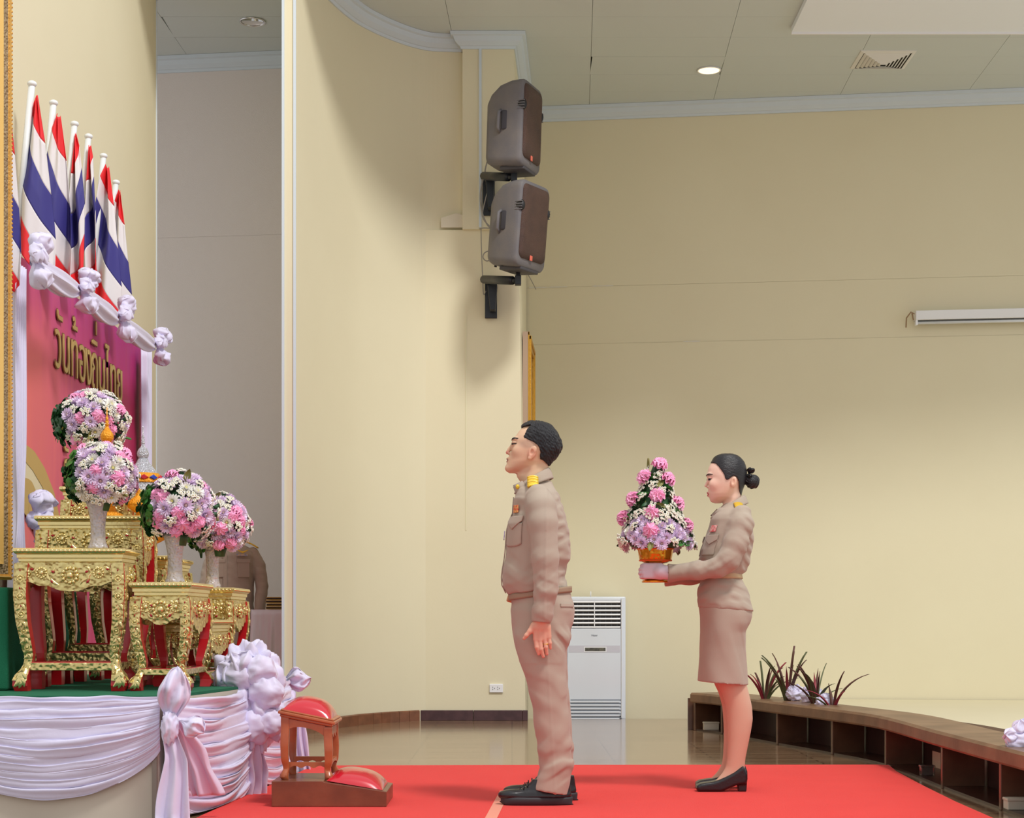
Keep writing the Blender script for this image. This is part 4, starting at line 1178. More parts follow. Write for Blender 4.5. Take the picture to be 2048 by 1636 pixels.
v1 = vase(196, zA, 7.50, .215, 'crystal vase standing on the tall front table')
bouquet(W(203, 953, 7.50), (.135, .135, .133), 'pink, lilac and white bouquet above the tall front table', 11)
v0 = vase(185, zT, 8.39, .2, 'crystal vase on the tallest table, mostly behind flowers')
bouquet(W(184, 843, 8.39), (.165, .15, .135), 'pink and white bouquet before the pink backdrop, highest of the four', 23)
v2 = vase(350, zB, 7.62, .22, 'crystal vase on the small near table')
bouquet(W(358, 1018, 7.62), (.15, .14, .145), 'bouquet with dark ivy on the small near table', 37)
v3 = vase(425, zB2, 8.86, .255, 'crystal vase on the far small table before the background man')
bouquet(W(437, 1050, 8.86), (.145, .14, .145), 'bouquet hiding the face of the background man', 41)

# ------------------------------------------------------------------ lotus bud offerings
def phum(px, zb_, Y, H, rmax, mat, band, label, cat='offering', hf=.69):
    X = PX(px, Y); z = zb_ + .001
    t = thing('bud_offering', label, cat, (X, Y, z))
    hb = H * hf
    b = MB(); b.lathe([(0, 0), (rmax * .6, 0), (rmax * .62, .012), (rmax * .35, .03), (rmax * .3, H * .10), (rmax * .7, H * .15), (rmax * .85, H * .18), (0, H * .18)], (X, Y, z), 28, 14, .04); b.build('pedestal_bowl', m_og, t)
    z0 = H * .17; L = hb - z0
    pr = [(0, z0)] + [(rmax * (1 - q ** 2.2) ** .75 * (.8 + .2 * min(1, q / .3)), z0 + L * q) for q in [i / 16 for i in range(16)]] + [(rmax * .14, hb), (0, hb)]
    b = MB(); b.lathe(pr, (X, Y, z), 36, 18, .012); b.build('bud_body', mat, t)
    rb = .031
    b = MB(); b.lathe([(0, 0), (rb * .6, 0.0), (rb * .93, rb * .45), (rb, rb * .85), (rb * .92, rb * 1.25), (rb * .68, rb * 1.65), (rb * .4, rb * 2.0), (rb * .2, rb * 2.5), (0, rb * 2.5)], (X, Y, z + hb - .004), 24); b.build('finial_bulb', mat, t)
    zf = hb + rb * 2.3
    b = MB(); b.lathe([(0, 0), (.007, 0), (.012, .008), (.006, .014), (.010, .022), (.005, .03), (.008, .038), (.003, .046), (.0022, .09), (.001, H - zf + .0), (0, H - zf)], (X, Y, z + zf), 12); b.build('finial_needle', mat, t)
    if band:
        zq = z0 + L * .74
        def rad(zz): return float(np.interp(zz, [p[1] for p in pr[1:-1]], [p[0] for p in pr[1:-1]])) + .004
        tl = .30
        def P(u, v):
            a = 2 * PI * u; zz = zq + (v - .5) * .05
            r_ = rad(zz); x_, y_ = r_ * math.cos(a), r_ * math.sin(a)
            return Vector((X + x_, Y + y_, z + zz - 0 * tl * x_))
        b = MB(); b.grid(48, 4, P); bd = b.build('orange_band', m_og, t, solid=.004)
        cols = [M('badge_blue', (30, 60, 170), .4), M('badge_ruby', (190, 20, 40), .4)]
        for k in range(12):
            a = 2 * PI * (k + .5) / 12; r_ = rad(zq) + .004
            c = Vector((X + r_ * math.cos(a), Y + r_ * math.sin(a), z + zq)); u = Vector((-math.sin(a), math.cos(a), 0))
            b = MB(); gem(b, c, u, Vector((0, 0, 1)), 0, .026); b.build('diamond_badge', cols[k % 2], bd, smooth=False)
    return t
phum(214, zC_, 8.0, PZ(815, 8.0) - zC_, .12, m_og, False, 'golden lotus bud offering with a needle finial')
phum(286, zA2, 8.83, PZ(852, 8.83) - zA2, .155, m_silver, True, 'silver lotus bud offering with an orange band of badges', hf=.76)
def small_bud():
    Y = 8.0; X = PX(277, Y); z = zC_ + .001
    t = thing('golden_cup', 'small golden lidded cup beside the golden bud offering', 'cup', (X, Y, z))
    b = MB(); b.lathe([(0, 0), (.026, 0), (.026, .006), (.012, .012), (.011, .02), (.03, .03), (.05, .046), (.052, .056), (0, .056)], (X, Y, z), 28); b.build('cup', m_og, t)
    b = MB(); b.lathe([(0, .056), (.053, .056), (.05, .066), (.034, .085), (.018, .097), (.012, .104), (.014, .110), (.006, .118), (.009, .124), (.003, .14), (0, .142)], (X, Y, z), 28); b.build('lid', m_og, t)
small_bud()
# ================================================================== backdrop, flags, portrait, kneeler, corridor table
def grad_mat():
    m = bpy.data.materials.new('printed_banner'); m.use_nodes = True
    nt = m.node_tree; b_ = nt.nodes['Principled BSDF']; b_.inputs['Roughness'].default_value = .55
    tc = nt.nodes.new('ShaderNodeTexCoord'); sp = nt.nodes.new('ShaderNodeSeparateXYZ'); nt.links.new(tc.outputs['Generated'], sp.inputs[0])
    n = nt.nodes.new('ShaderNodeTexNoise'); n.inputs['Scale'].default_value = 2.4; nt.links.new(tc.outputs['Generated'], n.inputs['Vector'])
    ad = nt.nodes.new('ShaderNodeMath'); ad.operation = 'MULTIPLY_ADD'; ad.inputs[1].default_value = .35
    nt.links.new(n.outputs[0], ad.inputs[0]); nt.links.new(sp.outputs['Y'], ad.inputs[2])
    rp = nt.nodes.new('ShaderNodeValToRGB'); e = rp.color_ramp.elements
    e[0].position = .1; e[0].color = lin((236, 118, 110)); e[1].position = 1.2; e[1].color = lin((176, 30, 84))
    for p, c in ((.35, (226, 108, 118)), (.55, (206, 84, 124)), (.85, (190, 52, 98)), (1.0, (186, 40, 90))):
        q = e.new(min(p, 1)); q.color = lin(c)
    nt.links.new(ad.outputs[0], rp.inputs[0])
    # magenta patches printed near the top edge
    n2 = nt.nodes.new('ShaderNodeTexNoise'); n2.inputs['Scale'].default_value = 4.0; nt.links.new(tc.outputs['Generated'], n2.inputs['Vector'])
    mr = nt.nodes.new('ShaderNodeMapRange'); mr.inputs[1].default_value = .78; mr.inputs[2].default_value = 1.0; nt.links.new(sp.outputs['Z'], mr.inputs[0])
    ml = nt.nodes.new('ShaderNodeMath'); ml.operation = 'MULTIPLY'; nt.links.new(n2.outputs[0], ml.inputs[0]); nt.links.new(mr.outputs[0], ml.inputs[1])
    mx = nt.nodes.new('ShaderNodeMix'); mx.data_type = 'RGBA'; nt.links.new(ml.outputs[0], mx.inputs[0])
    nt.links.new(rp.outputs[0], mx.inputs[6]); mx.inputs[7].default_value = lin((190, 50, 170))
    nt.links.new(mx.outputs[2], b_.inputs['Base Color'])
    return m
BX = -2.66; BY0, BY1 = 9.02, 12.55; BZ0, BZ1 = .55, 2.80
bn = thing('stage_banner', 'pink and red fabric banner with gold Thai lettering on the left wall', 'banner', (BX, (BY0 + BY1) / 2, BZ0))
b = MB(); b.grid(90, 30, lambda u, v: (BX + .008 * math.sin(u * 60 + 3 * fold_noise(u * 6, v)) * (1 - .6 * v) * (.3 + .7 * abs(fold_noise(u * 4, 2))), lerp(BY0, BY1, u), lerp(BZ0, BZ1, v)))
b.build('printed_cloth', grad_mat(), bn)
m_let = M('gold_letter', (212, 188, 118), .4, metal=.35)
m_lets = M('letter_dark_edge', (120, 84, 40), .5)
def glyph_mesh(ch, size, off, ext):
    c = bpy.data.curves.new('g', 'FONT'); c.body = ch; c.size = size; c.offset = off; c.extrude = ext
    o = bpy.data.objects.new('g', c); COL.objects.link(o); bpy.context.view_layer.update()
    me = bpy.data.meshes.new_from_object(o.evaluated_get(bpy.context.evaluated_depsgraph_get()))
    bpy.data.objects.remove(o); bpy.data.curves.remove(c); return me
def letters(seq, y0, zb_, size, sx):
    """seq: (char, advance from the start, lift)"""
    for ch, ad, up in seq:
        for off, ext, dx, mat in ((.005, .002, .004, m_lets), (-.001, .003, .007, m_let)):
            me = glyph_mesh(ch, size, off, ext); me.materials.clear(); me.materials.append(mat)
            o = bpy.data.objects.new('letter' if mat is m_let else 'letter_backing', me); COL.objects.link(o); o.parent = bn
            o.matrix_local = Matrix.Translation(Vector((BX + dx + .006, y0 + ad * size * sx, zb_ + up)) - bn.location) @ Matrix(((0, 0, 1, 0), (sx, 0, 0, 0), (0, 1, 0, 0), (0, 0, 0, 1)))
letters([('ว', 0, 0), ('ั', .50, .03), ('น', .50, 0), ('ท', 1.10, 0), ('้', 1.66, .03), ('อ', 1.70, 0), ('ง', 2.22, 0), ('ถ', 2.66, 0), ('ิ', 3.24, .02), ('่', 3.20, .09),
         ('น', 3.24, 0), ('ไ', 3.85, 0), ('ท', 4.20, 0), ('ย', 4.80, 0)], 9.84, 2.30, .40, .80)
letters([('ร', 0, 0), ('ั', .35, .02)], 10.05, 1.62, .30, .8)
m_sw1 = M('printed_cream', (226, 214, 176), .5); m_sw2 = M('printed_gold', (196, 164, 96), .5)
def ribbon(nm, p, wd, mat, dx):
    b = MB(); P = [Vector(q) for q in p]
    def path(u):
        x = u * (len(P) - 1); i = min(int(x), len(P) - 2); return P[i].lerp(P[i + 1], x - i)
    def G(u, v):
        c = path(u); t_ = (path(min(1, u + .02)) - path(max(0, u - .02))).normalized(); n = Vector((-t_.y, t_.x)); w_ = wd * (.25 + .75 * math.sin(PI * min(1, .15 + u * .85)) ** .5)
        q = c + n * (v - .5) * w_; return (BX + .012 + dx, max(BY0, q.x), max(BZ0, q.y))
    b.grid(30, 2, G); b.build(nm, mat, bn)
def bpt(px, py): Y = -BX * F / (CX - px); return (Y, PZ(py, Y))
ribbon('printed_swoosh', [bpt(45, 905), bpt(62, 922), bpt(82, 955), bpt(100, 1000), bpt(112, 1050), bpt(118, 1110)], .12, m_sw2, .003)
ribbon('printed_swoosh', [bpt(45, 938), bpt(60, 955), bpt(78, 990), bpt(90, 1030), bpt(98, 1090)], .2, m_sw1, .001)
ribbon('printed_swoosh', [bpt(40, 985), bpt(55, 1000), bpt(70, 1035), bpt(80, 1080)], .22, m_sw2, .002)
# curtains and garland
m_lav2 = m_lav
cu = thing('backdrop_garland', 'lavender cloth garland and side drapes framing the pink banner', 'drapery', (BX + .05, 10.8, .6))
knots = [(52, 518), (152, 580), (231, 636), (305, 690)]
KP = []
for px, py in knots:
    Y = 2.46 * F / (CX - px); KP.append(Vector((-2.46, Y, PZ(py, Y))))
for i in range(3):
    A, B_ = KP[i], KP[i + 1]
    def G(u, v, A=A, B_=B_, i=i):
        p = A.lerp(B_, u); c = 4 * u * (1 - u); a = v * 2 * PI
        r = .028 + .034 * c; pl_ = .008 * math.sin(6 * a + 3 * u + i) * (.4 + c)
        return p + Vector((.045 * c * math.cos(a) + .02 + pl_, 0, -.035 * c + (r + pl_) * math.sin(a)))
    b = MB(); b.grid(30, 36, G); b.build('garland_swag', m_lav2, cu)
for i, p in enumerate(KP):
    for (d, L, w_, sd) in (((.3, .35, .9), .14, .075, 1.1 + i), ((.3, .15, -.9), .14, .06, 3.3 + i), ((.5, -.5, .35), .08, .05, 6.0 + i)):
        b = MB(); lobe(b, p + Vector((.04, 0, 0)), d, L * (1.15 if i in (0, 2) else 1), w_, .05, sd, side=(.25, 1, 0)); b.build('bow_loop', m_lav2, cu)
    b = MB(); crumple(b, p + Vector((.05, 0, 0)), (.03, .035, .03), 1.0 + i, 24, 16); b.build('bow_knot', m_lav2, cu)
def drape(px, y_top, y_bot, wpx, nm, seed, tie=None, flare=1.0):
    Y = 2.58 * F / (CX - px); z1, z0 = PZ(y_top, Y), PZ(y_bot, Y)
    wd = wpx * Y / F / .26
    def G(u, v):
        z = lerp(z1, z0, u); w_ = wd * (1 - (.45 * math.exp(-((u - tie) / .12) ** 2) if tie else 0)) * (1 + (flare - 1) * sm((u - .6) / .4))
        ph = v * 5 * 2 * PI + seed + 1.2 * fold_noise(u * 2, v * 3, seed)
        return (-2.60 + .022 * math.sin(ph) + .01, Y + (v - .5) * w_, z)
    b = MB(); b.grid(30, 60, G); b.build(nm, m_lav2, cu, solid=.003)
drape(39, 530, 1230, 20, 'side_drape', 1.0, .72, 1.5)
drape(296, 700, 1240, 13, 'side_drape', 4.0)
pk = W(48, 1040, 9.0)
pk.x += .06
for (d, L, w_, sd) in (((.35, .2, 1), .17, .085, 2.0), ((.5, .3, -.8), .15, .08, 4.0), ((.9, 0, -.2), .10, .06, 5.0)):
    b = MB(); lobe(b, pk, d, L, w_, .05, sd, side=(.3, 1, 0)); b.build('tie_loop', m_lav2, cu)
b = MB(); crumple(b, pk, (.05, .05, .05), 7.0, 24, 16); b.build('tie_knot', m_lav2, cu)

# ------------------------------------------------------------------ flags
m_fr = M('flag_red', (232, 42, 50), .6, bump=('noise', 30, .1)); m_fw = M('flag_white', (226, 222, 224), .6); m_fb = M('flag_blue', (56, 52, 130), .6)
m_pole = M('white_pole', (226, 230, 232), .4)
LEFT = [(0, 2, 0), (1 / 6, -10, 30), (1 / 3, -18, 78), (2 / 3, -31, 160), (5 / 6, -30, 228), (1, -27, 305)]
RIGHT = [(0, 6, 2), (1 / 6, 18, 94), (1 / 3, 27, 192), (2 / 3, 34, 278), (5 / 6, 33, 338), (1, 20, 352)]
def flag(px, py, label, mir=1, seed=0.0, wf=1.0, hf=1.0, x0=-2.58):
    Y = -x0 * F / (CX - px); k = Y / F * 9.6 / 9.6
    top = Vector((x0, Y, PZ(py, Y)))
    t = thing('flag', label, 'flag', (x0, Y, 2.8), 'flags above the banner')
    b = MB(); base = Vector((-2.66, Y - .02, 2.86))
    b.tube([base, top], .018, 10); pole = b.build('pole', m_pole, t)
    b = MB(); b.ball(top, (.026, .026, .018), 12, 8); b.build('pole_cap', m_pole, pole)
    sc = 9.35 / F          # metres per pixel of the nearest flag
    def LR(tab, u):
        return Vector((np.interp(u, [q[0] for q in tab], [q[1] for q in tab]) * sc * wf * mir, 0, -(np.interp(u, [q[0] for q in tab], [q[2] for q in tab]) + 22) * sc * hf))
    bounds = [0, 1 / 6, 1 / 3, 2 / 3, 5 / 6, 1]
    mats = [m_fr, m_fw, m_fb, m_fw, m_fr]
    names = ['red_stripe', 'white_stripe', 'blue_stripe', 'white_stripe', 'red_stripe']
    for i in range(5):
        def G(a, v, i=i):
            u = lerp(bounds[i], bounds[i + 1], a)
            l, r = LR(LEFT, u), LR(RIGHT, u)
            sagc = Vector((0, 0, -.03 * math.sin(PI * v)))
            p = l.lerp(r, v) + sagc
            dep = .045 * math.sin(v * 2.2 * PI + seed + 2 * u) * (.3 + .7 * min(1, u * 2)) + .02 * math.sin(v * 11 + seed * 2 + u * 3)
            along = p.x / .27                        # the cloth hangs in a plane turned towards the hall
            return top + Vector((p.x, dep - .02 + .25 * p.x, p.z)) + Vector((.02, 0, 0))
        b = MB(); b.grid(14, 30, G); b.build(names[i], mats[i], t, solid=.002)
    return t
flag(64, 168, 'nearest large striped flag, its blue stripe beside the gold frame', 1, 0.3)
flag(107, 206, 'second striped flag from the gold portrait frame', 1, 1.6, .95)
flag(149, 248, 'third striped flag, folded so that red shows along its left edge', -1, 2.5, .55, .95)
flag(177, 273, 'fourth striped flag, folded narrow', -1, 3.9, .45, .92)
flag(207, 312, 'fifth striped flag, hanging widest at the right', 1, 5.1, .98, 1.0)
flag(232, 365, 'sixth and lowest striped flag, farthest from the gold frame', 1, 6.0, .8, .88)
flag(8, 185, 'striped flag mostly hidden behind the gold portrait frame', 1, 7.0, .62, 1.0, -2.62)

# ------------------------------------------------------------------ large gilded portrait frame on the riser
def portrait():
    far = Vector((-2.368, 7.97)); d = Vector((-.42, -.9)).normalized(); n = Vector((d.y, -d.x)) * -1
    n = Vector((.9, -.42)).normalized()
    Wd = .92; z0, z1 = PZ(1160, 7.97), 4.05
    t = thing('portrait_frame', 'tall ornate gilded portrait frame at the left edge, standing on the green riser', 'picture frame', (far.x, far.y - .4, z0))
    mo = M('frame_ochre_gilt', (206, 152, 66), .45, metal=.45, bump=('noise', 70, .4), var=(30, .5, (178, 124, 48)))
    mi_ = M('frame_grey_relief', (168, 146, 112), .6, metal=.2, bump=('voronoi', 90, 1.0), var=(60, .8, (126, 106, 78)))
    mb_ = M('frame_bright_gilt', (232, 190, 110), .4, metal=.4)
    def seg(nm, o0, o1, h0, h1, mat):
        b = MB()
        def pt(a, z, h): p = far + d * a; return (p.x + n.x * h, p.y + n.y * h, z)
        rect = lambda o, h: [pt(o, z0 + o, h), pt(Wd - o, z0 + o, h), pt(Wd - o, z1 - o, h), pt(o, z1 - o, h)]
        b.rings([rect(o0, 0), rect(o0, h0), rect(o1, h1), rect(o1, 0)], False)
        b.build(nm, mat, t, smooth=False)
    seg('outer_moulding', 0, .012, .03, .034, mo)
    seg('bright_bead', .012, .018, .038, .038, mb_)
    seg('inner_cove', .018, .026, .034, .03, mo)
    seg('relief_band', .026, .072, .030, .036, mi_)
    seg('inner_moulding', .072, .13, .045, .03, mb_)
    b = MB(); 
    def pt(a, z, h): p = far + d * a; return (p.x + n.x * h, p.y + n.y * h, z)
    b.rings([[pt(.12, z0 + .12, .0), pt(Wd - .12, z0 + .12, .0), pt(Wd - .12, z1 - .12, .0), pt(.12, z1 - .12, .0)], [pt(.12, z0 + .12, .02), pt(Wd - .12, z0 + .12, .02), pt(Wd - .12, z1 - .12, .02), pt(.12, z1 - .12, .02)]])
    b.build('plain_canvas', M('plain_canvas', (214, 190, 140), .7), t, smooth=False)
    b = MB()
    for k in range(150):
        z = lerp(z0, z1, (k + .5) / 150); p = far + d * .003
        b.ball((p.x + n.x * .032, p.y + n.y * .032, z), .006, 6, 4)
    b.build('bead_edge', mo, t)['kind'] = 'stuff'
    b = MB(); p = far + d * .3; b.box((p.x - .03, p.y, (PT + .455 + z0) / 2), (.1, .3, z0 - PT - .455), rz=-.44); b.build('support_block', M('dark_green_felt', (8, 58, 44), .95), t, smooth=False)
portrait()

# ------------------------------------------------------------------ kneeling stool
def kneeler():
    m_or = M('orange_teak', (186, 104, 60), .35, bump=('noise', 30, .08), var=(7, .8, (150, 78, 44)), coat=.3)
    m_dk = M('brown_teak', (132, 76, 50), .4, bump=('noise', 30, .08), var=(7, .8, (104, 58, 38)), coat=.2)
    m_cu = M('red_vinyl', (204, 22, 44), .22, coat=.7)
    z0 = .0125; y0, y1 = 7.44, 7.84
    x0, x1 = PX(543, 7.44), PX(773, 7.44)
    xs = PX(648, 7.44)
    t = thing('kneeling_stool', 'wooden kneeling stool with two red cushions on the carpet edge', 'kneeler', ((x0 + x1) / 2, (y0 + y1) / 2, z0))
    hA, hB = .112, .066
    b = MB(); b.prism([(x0, z0), (x1, z0), (x1, z0 + hB), (xs, z0 + hA - .004), (xs - .004, z0 + hA), (x0, z0 + hA)], (0, y0, 0), (1, 0, 0), (0, 0, 1), (0, y1 - y0, 0))
    b.build('base', m_dk, t, smooth=False, bevel=.004)
    def cushion(nm, c, rx, ry, h, rot):
        Rm = Matrix.Rotation(rot, 3, 'Y')
        def G(u, v):
            a = (u - .5) * 2; e = (v - .5) * 2
            prof = max(0, (1 - abs(a) ** 3.2)) ** .55 * max(0, (1 - abs(e) ** 3.2)) ** .55
            return Vector(c) + Rm @ Vector((a * rx, e * ry, h * prof * (1 - .22 * a * a - .18 * e * e) + .004 * math.sin(e * 9) * prof * 0))
        b = MB(); b.grid(36, 36, G); b.add([Vector(c) + Rm @ Vector((sx * rx, sy * ry, -.004)) for sx, sy in ((-1, -1), (1, -1), (1, 1), (-1, 1))], [(3, 2, 1, 0)])
        return b.build(nm, m_cu, t)
    sl = math.atan2(hA - hB, x1 - xs)
    cc = Vector(((xs + x1) / 2 - .006, (y0 + y1) / 2, z0 + (hA + hB) / 2 + .002))
    cushion('low_cushion', cc, (x1 - xs) / 2 - .012, .175, .062, sl)
    # tall stool
    sx0, sx1 = PX(561, 7.5), PX(664, 7.5); sy0, sy1 = 7.5, 7.80; zt0, zt1 = PZ(1428, 7.5), PZ(1449, 7.5)     # left high, right low
    zb_ = z0 + hA
    def offs(q): return float(np.interp(q, [0, .05, .1, .16, .22, .32, .55, .8, 1], [0, .006, .003, -.004, -.003, .002, .003, 0, 0])), float(np.interp(q, [0, .05, .1, .15, .2, .3, .6, 1], [.015, .0195, .018, .0125, .013, .016, .0185, .0185]))
    for ix, xc in ((0, sx0 + .019), (1, sx1 - .019)):
        zt = (zt0, zt1)[ix] - .012
        for iy, yc in ((0, sy0 + .019), (1, sy1 - .019)):
            R = []
            for k in range(25):
                q = k / 24; o, s_ = offs(q); X = xc + (-1, 1)[ix] * o; Y = yc + (-1, 1)[iy] * o; z = lerp(zb_, zt, q)
                if q < .13: R.append([(X + s_ * math.cos(a) * 1.05, Y + s_ * math.sin(a) * 1.05, z) for a in [2 * PI * j / 12 + PI / 12 for j in range(12)]])
                else: R.append([(X + s_ * max(-1, min(1, 1.35 * math.cos(a))), Y + s_ * max(-1, min(1, 1.35 * math.sin(a))), z) for a in [2 * PI * j / 12 + PI / 12 for j in range(12)]])
            b = MB(); b.rings(R); b.build('leg', m_or, t, bevel=.001)
    def rail(p0, p1, zA, zB, drop, nm, th=.018, arch=True):
        p0, p1 = Vector(p0), Vector(p1); d = (p1 - p0); L = d.length; d.normalize(); n = Vector((d.y, -d.x, 0))
        poly = [(0, zA)]
        N = 20
        for k in range(N + 1):
            q = k / N; zz = lerp(zA, zB, q)
            poly.append((L * q, zz - drop * ((1 - .55 * math.sin(PI * q) ** .5) if arch else (.8 + .2 * math.cos(q * 6 * PI))) ))
        poly.append((L, zB))
        b = MB(); b.prism(poly, p0 - n * th / 2, d, (0, 0, 1), n * th); b.build(nm, m_or, t, smooth=False)
    a0, a1 = sx0 + .03, sx1 - .03
    rail((a0, sy0 + .014, 0), (a1, sy0 + .014, 0), zt0 - .02, zt1 - .008, .055, 'apron_rail')
    rail((a0, sy1 - .014, 0), (a1, sy1 - .014, 0), zt0 - .02, zt1 - .008, .055, 'apron_rail')
    rail((sx0 + .014, sy0 + .03, 0), (sx0 + .014, sy1 - .03, 0), zt0 - .014, zt0 - .014, .05, 'apron_rail', arch=False)
    rail((sx1 - .014, sy0 + .03, 0), (sx1 - .014, sy1 - .03, 0), zt1 - .014, zt1 - .014, .05, 'apron_rail', arch=False)
    zs = zb_ + .085
    rail((a0, (sy0 + sy1) / 2 + .09, 0), (a1, (sy0 + sy1) / 2 + .09, 0), zs, zs, .028, 'stretcher', arch=False)
    rail((a0, sy0 + .05, 0), (a1, sy0 + .05, 0), zs - .01, zs - .01, .026, 'stretcher', arch=False)
    rail((sx1 - .014, sy0 + .03, 0), (sx1 - .014, sy1 - .03, 0), zs, zs, .03, 'stretcher', arch=True)
    ang = math.atan2(zt0 - zt1, sx1 - sx0); Rm = Matrix.Rotation(ang, 3, 'Y')
    mc = Vector(((sx0 + sx1) / 2, (sy0 + sy1) / 2, (zt0 + zt1) / 2))
    for dz, ex, th in ((-.004, .004, .014), (.008, .014, .014), (.019, .006, .009)):
        b = MB(); b.box(mc + Rm @ Vector((0, 0, dz)), (sx1 - sx0 + ex * 2, sy1 - sy0 + ex * 2, th), M4=Rm); b.build('top_moulding', m_or, t, smooth=False, bevel=.004)
    cushion('high_cushion', mc + Rm @ Vector((-.002, 0, .022)), (sx1 - sx0) / 2 - .004, .145, .072, ang)
kneeler()

# ------------------------------------------------------------------ corridor table with satin cloth, gold edged trays
Yt = 12.62
def ctable():
    X0, X1 = PX(503, Yt), -1.65; zt = PZ(1219, Yt)
    t = thing('cloth_covered_table', 'table under a glossy white satin cloth behind the curved wall end', 'table', ((X0 + X1) / 2, Yt + .2, 0))
    m_sat = M('white_satin', (222, 222, 226), .25, bump=('noise', 8, .2), sheen=.3, spec=.6)
    b = MB(); b.box(((X0 + X1) / 2, Yt + .16, zt - .008), (X1 - X0, .32, .016)); b.build('top_cloth', m_sat, t, smooth=False, bevel=.006)
    def G(u, v):
        x = lerp(X0 - .03 * v, X1 + .01, u); f = .022 * v * math.sin(u * 17 + 2 * fold_noise(u * 3, v * 2)) + .012 * v * math.sin(u * 41)
        return (x, Yt - .006 - f - .03 * v, lerp(zt, .012, v))
    b = MB(); b.grid(60, 20, G); b.build('front_drop', m_sat, t, solid=.003)
    def G2(u, v): return (X0 - .004 - .02 * v * (1 + math.sin(u * 15)), lerp(Yt, Yt + .32, u), lerp(zt, .012, v))
    b = MB(); b.grid(30, 16, G2); b.build('side_drop', m_sat, t, solid=.003)
    for sx in (X0 + .04, X1 - .04):
        for sy in (Yt + .04, Yt + .28):
            b = MB(); b.tube([(sx, sy, 0), (sx, sy, zt - .016)], .02, 8); b.build('leg', m_blk, t)
    return zt
ztab = ctable()
for k in range(4):
    z = ztab + .001 + .0235 * k; x0, x1 = PX(531 + (k % 2), Yt), -1.66
    pos = ['bottom', 'second', 'third', 'top'][k]
    t = thing('gold_edged_folder', f'black folder with gold edge on the satin table, {pos} of the stack', 'folder', ((x0 + x1) / 2, Yt + .2, z), 'gold edged folders')
    b = MB(); b.box(((x0 + x1) / 2, Yt + .16, z + .010), (x1 - x0, .26, .013)); b.build('pages', M('folder_black', (40, 36, 24), .6), t, smooth=False)
    for zz in (.0175, .002):
        b = MB(); b.box(((x0 + x1) / 2, Yt + .16, z + zz + .001), (x1 - x0 + .008, .268, .004)); b.build('gilt_cover', M('folder_gilt', (196, 158, 56), .4, metal=.5), t, smooth=False, bevel=.001)

# ------------------------------------------------------------------ lavender cloth on and in the planter
def bundle(px, py, Y, r, label, seed, z=None):
    c = W(px, py, Y)
    t = thing('cloth_bundle', label, 'cloth', c - Vector((0, 0, r)), 'lavender cloth bundles on the planter')
    b = MB(); crumple(b, c, (r, r * .8, r * .8), seed, 50, 36, .4, 1.6); b.build('crumpled_cloth', m_lav, t)
    for k in range(4):
        a = k * 1.7 + seed
        b = MB(); lobe(b, c, (math.cos(a), -.4, abs(math.sin(a)) + .2), r * 1.2, r * .55, r * .3, seed + k, side=(-math.sin(a), 0, math.cos(a))); b.build('fold', m_lav, t)
bundle(2046, 1482, 7.35, .085, 'big lavender cloth bow on the near end of the planter ledge', 3.0)
bundle(1590, 1388, 11.45, .06, 'lavender cloth among the leaves of the tallest plant', 5.0)
bundle(1622, 1392, 11.25, .07, 'lavender cloth in the middle of the planter leaves', 7.0)
bundle(1652, 1410, 11.0, .07, 'lavender cloth lying on the ledge right of the leaves', 9.0)
# ================================================================== people
def skin_mat(name):
    m = bpy.data.materials.new(name); m.use_nodes = True; nt = m.node_tree; b_ = nt.nodes['Principled BSDF']
    a = nt.nodes.new('ShaderNodeAttribute'); a.attribute_name = 'tint'
    nt.links.new(a.outputs['Color'], b_.inputs['Base Color'])
    b_.inputs['Roughness'].default_value = .5; b_.inputs['Specular IOR Level'].default_value = .4
    b_.inputs['Subsurface Weight'].default_value = .12; b_.inputs['Subsurface Radius'].default_value = (.01, .004, .002)
    n = nt.nodes.new('ShaderNodeTexNoise'); n.inputs['Scale'].default_value = 180
    tc = nt.nodes.new('ShaderNodeTexCoord'); nt.links.new(tc.outputs['Object'], n.inputs['Vector'])
    bp = nt.nodes.new('ShaderNodeBump'); bp.inputs['Strength'].default_value = .06; bp.inputs['Distance'].default_value = .005
    nt.links.new(n.outputs[0], bp.inputs['Height']); nt.links.new(bp.outputs[0], b_.inputs['Normal'])
    return m
m_skin = skin_mat('skin')
m_kh = M('khaki_uniform', (180, 164, 148), .8, bump=('noise', 500, .12), var=(5, .35, (172, 156, 140)), sheen=.15, spec=.2)
m_kh2 = M('khaki_uniform_shadow_thread', (150, 130, 112), .8)
def hair_mat(name, rgb, sc, st, rough=.38):
    m = M(name, rgb, rough, bump=('noise', 160, st)); nt = m.node_tree
    mp = nt.nodes.new('ShaderNodeMapping'); mp.inputs['Scale'].default_value = sc
    tx = [n for n in nt.nodes if n.type == 'TEX_NOISE'][0]; tc = [n for n in nt.nodes if n.type == 'TEX_COORD'][0]
    nt.links.new(tc.outputs['Object'], mp.inputs[0]); nt.links.new(mp.outputs[0], tx.inputs['Vector']); return m
m_hair = hair_mat('black_hair', (26, 25, 30), (1.6, .5, .35), .9, .45)
m_hairw = hair_mat('glossy_black_hair', (30, 28, 32), (.3, .5, 2.2), .38, .34)
m_shoe = M('black_leather', (24, 24, 28), .35, bump=('noise', 80, .1), coat=.2)
m_sole = M('dark_rubber', (48, 46, 50), .6)
m_yg = M('gold_braid', (236, 196, 60), .4, metal=.35, bump=('noise', 160, .4))
m_glove = M('white_glove', (228, 216, 228), .75, bump=('noise', 120, .1))

